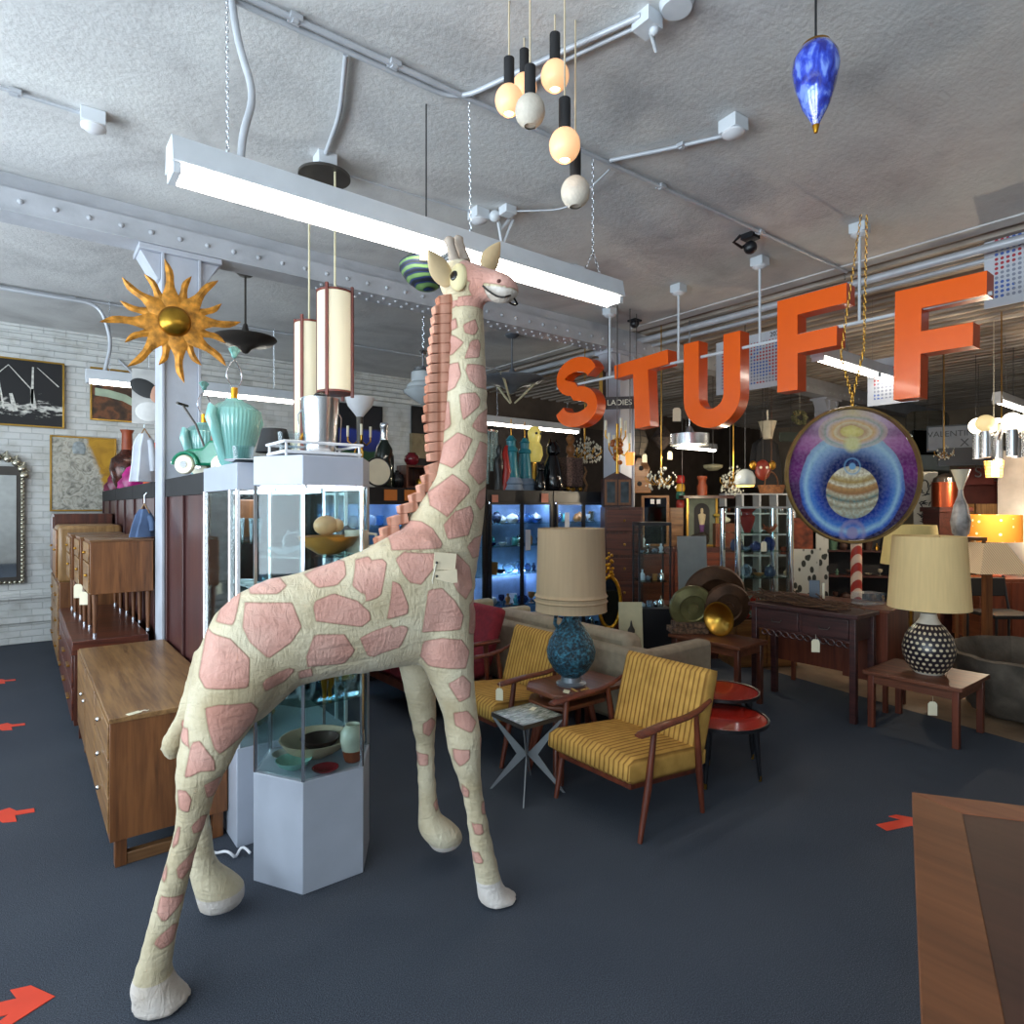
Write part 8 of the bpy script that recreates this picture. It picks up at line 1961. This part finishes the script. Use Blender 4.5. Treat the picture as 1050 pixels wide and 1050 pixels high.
def signs():
    p = D(977,449,9.2); t = thing('lettered_sign', 'black framed grey sign reading VALENTINE hanging at the back right', 'sign', p, face(977))
    w,h = .3,.17
    B(-w,w,0,.015,-h,h).build('board', paint('sign_grey','#8d9096',.6,0,.06), t)
    MB().box(-w-.02,w+.02,-.012,.02,h,h+.02).box(-w-.02,w+.02,-.012,.02,-h-.02,-h).box(-w-.02,-w,-.012,.02,-h,h).box(w,w+.02,-.012,.02,-h,h).build('frame', W['black'], t)
    text('lettering','VALENTINE',.12,W['black'],t,Matrix.Translation((0,-.003,.06)) @ Matrix.Rotation(PI/2,4,'X'),.001)
    text('character','X',.16,W['black'],t,Matrix.Translation((.14,-.003,-.08)) @ Matrix.Rotation(PI/2,4,'X'),.001)
    for x in (-.3,.3): T([(x,.005,h),(x,.005,H-p.z)],.004,5).build('hanging_wire', W['dark_metal'], t)
    p = D(995,468,8.3); t = thing('dark_beam', 'long dark lettered board hanging under the VALENTINE sign', 'sign', p, VZ-.5)
    B(-.36,.5,-.02,.02,-.12,.12).build('board', W['black'], t)
    for x in (-.3,.45): T([(x,0,.12),(x,0,H-p.z)],.005,5).build('hanging_wire', W['dark_metal'], t)
    p = D(951,440,9.6); t = thing('arched_mirror', 'tall round-topped mirror reflecting lights behind the round painting', 'mirror', (p.x,p.y,1.75), VZ-.2)
    P = [(-.3,0),(.3,0),(.3,1.15)]+[(.3-.12+.12*math.cos(q),1.15+.12*math.sin(q)) for q in (.4,.8,1.2,1.57)]+[(-.18+.12*math.cos(q),1.15+.12*math.sin(q)) for q in (1.57,2,2.4,2.8)]+[(-.3,1.15)]
    MB().prism(P,0,.012,lambda a,b,k:(a,k,b)).build('glass', metal('pier_glass','#8d9494',.05), t)
    MB().box(-.3,.3,.0,.04,-.05,0).build('frame', W['brass'], t); T([(0,.02,1.2),(0,.02,H-1.75)],.004,5).build('hanging_wire', W['dark_metal'], t)
    p = D(949,508,7.9); t = thing('calligraphy_panel', 'tall pale panel with black brush characters right of the round painting', 'panel', (p.x,p.y,-.007), VZ-.3)
    B(-.13,.13,-.012,.012,0,2.0).build('sheet', paint('scroll_grey','#a29d92',.7,0,.06), t)
    mb = MB(); r5 = random.Random(12)
    for z in (1.86,1.74,1.6,1.47,1.36,1.25,1.15,1.05):
        for k in range(6):
            a = r5.uniform(0,3.1); l_ = r5.uniform(.02,.045); x,zz = r5.uniform(-.07,.07), z+r5.uniform(-.04,.04)
            mb.tube([(x-l_*math.cos(a),-.014,zz-l_*math.sin(a)),(x,-.014,zz+.01),(x+l_*math.cos(a),-.014,zz+l_*math.sin(a))],[.004,.009,.003],5)
    o = mb.build('brush_strokes', W['black_matte'], t)
    t = thing('bookcase', 'dark shelf unit with red panel and books at the back right', 'shelf', Vector(D(985,600,8.8).to_tuple()[:2]+(-.007,)), VZ-.3)
    for x in (-.5,.5): B(x-.015,x+.015,-.15,.15,0,1.95).build('upright', W['ebony'], t)
    for z in (.1,.5,.9,1.25,1.58,1.92): B(-.485,.485,-.15,.15,z,z+.025).build('shelf', W['ebony'], t)
    B(-.5,.5,.15,.165,0,1.95).build('back', paint('maroon_back','#5a241c',.6,0,.1), t)
    M = Matrix.Translation(t.location) @ Matrix.Rotation(VZ-.3,4,'Z'); r5 = random.Random(15); x = .0; i = 0; BC = ('#b9ab8a','#4a5a3a','#6b2a22','#2f3a4a','#a88a5a','#1f1f22')
    while x < .42:
        w_ = r5.uniform(.025,.05); hh = r5.uniform(.17,.24)
        solo('book', B(0,w_-.003,-.08,.06,0,hh), glaze('book%d' % (i % 6), BC[i % 6], .6), 'upright %s book on the bookcase below the red letter board' % ('cream','olive','maroon','slate','tan','black')[i % 6], 'book', M @ Vector((x,-.03,1.276)), VZ-.3, 'books on the back bookcase'); x += w_; i += 1
    p = D(1001,487,8.45); t = thing('letter_board', 'maroon board with a pale letter S at the back right', 'sign', p, VZ-.3)
    B(-.2,.2,0,.02,-.13,.1).build('board', paint('maroon_board','#5c201a',.5,0,.08), t); text('lettering','S',.2,W['steel'],t,Matrix.Translation((.02,-.004,.03)) @ Matrix.Rotation(PI/2,4,'X'),.006); T([(0,.01,.1),(0,.01,H-p.z)],.004,5).build('hanging_wire', W['dark_metal'], t)
    p = D(970,500,7.6); t = thing('copper_pot', 'tall copper pot with shiny chrome lid right of the round painting', 'pot', (p.x,p.y,1.55), 0)
    L([(0,0),(.15,0),(.15,.3),(0,.3)],n=28).build('pot_body', metal('copper','#8a4028',.3), t); L([(0,.3),(.155,.3),(.14,.35),(.06,.4),(0,.41)],n=28).build('lid', W['chrome'], t)
    s = thing('pedestal', 'dark pedestal carrying the copper pot', 'pedestal', (p.x,p.y,-.007), VZ); B(-.18,.18,-.15,.15,0,1.5).build('column', W['ebony'], s); B(-.2,.2,-.18,.18,1.5,1.556).build('top', W['ebony'], s)
    p = D(985,530,6.2); t = thing('tulip_lamp', 'white and grey tulip shaped glass lamp with funnel top at the right', 'lamp', (p.x,p.y,1.26), 0)
    n_=36; MB().rings([[Vector((r*(1+.05*math.cos(6*q))*math.cos(q),r*(1+.05*math.cos(6*q))*math.sin(q),z)) for q in [2*PI*j/n_ for j in range(n_)]] for z,r in ((0,.04),(.03,.07),(.15,.085),(.3,.06),(.4,.025),(.46,.02))]).build('tulip_body', paint('tulip_glaze','#a9a6a4',.2,0,.3,8), t)
    L([(.02,.46),(.03,.5),(.035,.52),(.08,.66),(.076,.66),(.03,.53)],n=28,cap=False).build('funnel', W['ivory'], t)
    s = thing('stand', 'brown plant stand under the tulip lamp', 'stand', (p.x,p.y,-.007), VZ); B(-.15,.15,-.15,.15,1.23,1.266).build('top', W['walnut'], s)
    for x in (-.13,.13):
        for y in (-.13,.13): B(x-.012,x+.012,y-.012,y+.012,0,1.23).build('leg', W['walnut_z'], s)
    p = D(1003,560,8.2); t = thing('folding_screen', 'light wooden folding screen behind the orange lamp', 'screen', (p.x,p.y,-.007), VZ)
    for k in range(2):
        MB().cbox((-.2+.4*k,(.05 if k else -.05)*0,.8),.39,.02,1.6,(.3,-.3)[k]).build('panel', W['oak'], t)
    p = D(1030,660,5.9); t = thing('metal_chair', 'black metal frame chair behind the stone trough', 'chair', (p.x+.75,p.y+.2,-.007), VZ)
    for x in (-.22,.22):
        for y in (-.2,.2): T([(x,y,0),(x,y,.45)],.013,8).build('leg', W['black'], t)
    B(-.24,.24,-.22,.22,.43,.47).build('seat', W['black_matte'], t, bev=.01)
    for x in (-.22,.22): T([(x,.2,.45),(x,.28,.82)],.013,8).build('back_post', W['black'], t)
    B(-.22,.22,.24,.27,.6,.8).build('backrest', W['black_matte'], t, bev=.01)
    T([(-.22,-.2,.2),(.22,-.2,.2)],.01,8).build('stretcher', W['black'], t)
    p = D(811,448,9.6); t = thing('street_sign', 'small dark green street style sign by the third column', 'sign', p, VZ)
    B(-.18,.16,-.01,.01,-.07,.07).build('plate', paint('sign_green','#1f3026',.5,0,.05), t); T([(0,0,.07),(0,0,H-p.z)],.004,5).build('hanging_wire', W['dark_metal'], t)
    p = D(820,428,9.5); t = thing('dried_wreath', 'small dried flower wreath hanging on the third column', 'wreath', p, VZ)
    mb = MB()
    for k in range(24): a = 2*PI*k/24; mb.ball((.08*math.cos(a)+r5.uniform(-.02,.02),r5.uniform(-.02,.02),.08*math.sin(a)+r5.uniform(-.02,.02)),.035,7,5)
    mb.build('flowers', paint('dried_flowers','#6d6a4a',.9,0,.4,30), t); T([(0,0,.08),(0,0,H-p.z)],.003,5).build('string', W['string'], t)
signs()
# ------------------------------------------------------------------ daylight, lamps, camera
def lights():
    def area(name, loc, rot, sx, sy, e, c):
        l = bpy.data.lights.new(name, 'AREA'); l.shape = 'RECTANGLE'; l.size = sx; l.size_y = sy; l.energy = e; l.color = c
        o = bpy.data.objects.new(name, l); COL.objects.link(o); o.location = loc; o.rotation_euler = rot; return o
    for i,y in enumerate((-2.15,.65,3.45,6.2)):
        area('window_daylight', (-3.55,y,1.87), (0,-PI/2-.75,0), 2.6, 2.4, 235 if i < 3 else 180, (.8,.9,1.0))
    def spot(name, loc, e, c, r=.03):
        l = bpy.data.lights.new(name, 'POINT'); l.energy = e; l.color = c; l.shadow_soft_size = r
        o = bpy.data.objects.new(name, l); COL.objects.link(o); o.location = loc
    for loc,e,c in spot_l: spot('lamp_glow', loc, e, c)
    return spot
spot = lights()
w = bpy.data.worlds.new('World'); SC.world = w; w.use_nodes = True
bg = w.node_tree.nodes['Background']; bg.inputs['Color'].default_value = (.75,.87,1,1); bg.inputs['Strength'].default_value = 1.0
cam = bpy.data.cameras.new('Camera'); co = bpy.data.objects.new('Camera', cam); COL.objects.link(co)
co.location = (0,0,EYE); co.rotation_euler = (PI/2, 0, -math.atan2(FW[0],FW[1]))
cam.sensor_width = 36; cam.lens = 36*FL/1050; cam.shift_y = -5/1050; cam.clip_start = .05
SC.camera = co
SC.view_settings.view_transform = 'Standard'; SC.view_settings.look = 'None'; SC.view_settings.gamma = 1
SC.view_settings.exposure = 0.0
SC.cycles.max_bounces = 8; SC.cycles.transparent_max_bounces = 24; SC.cycles.caustics_reflective = False; SC.cycles.caustics_refractive = False
SC.cycles.use_denoising = True; SC.cycles.sample_clamp_indirect = 6
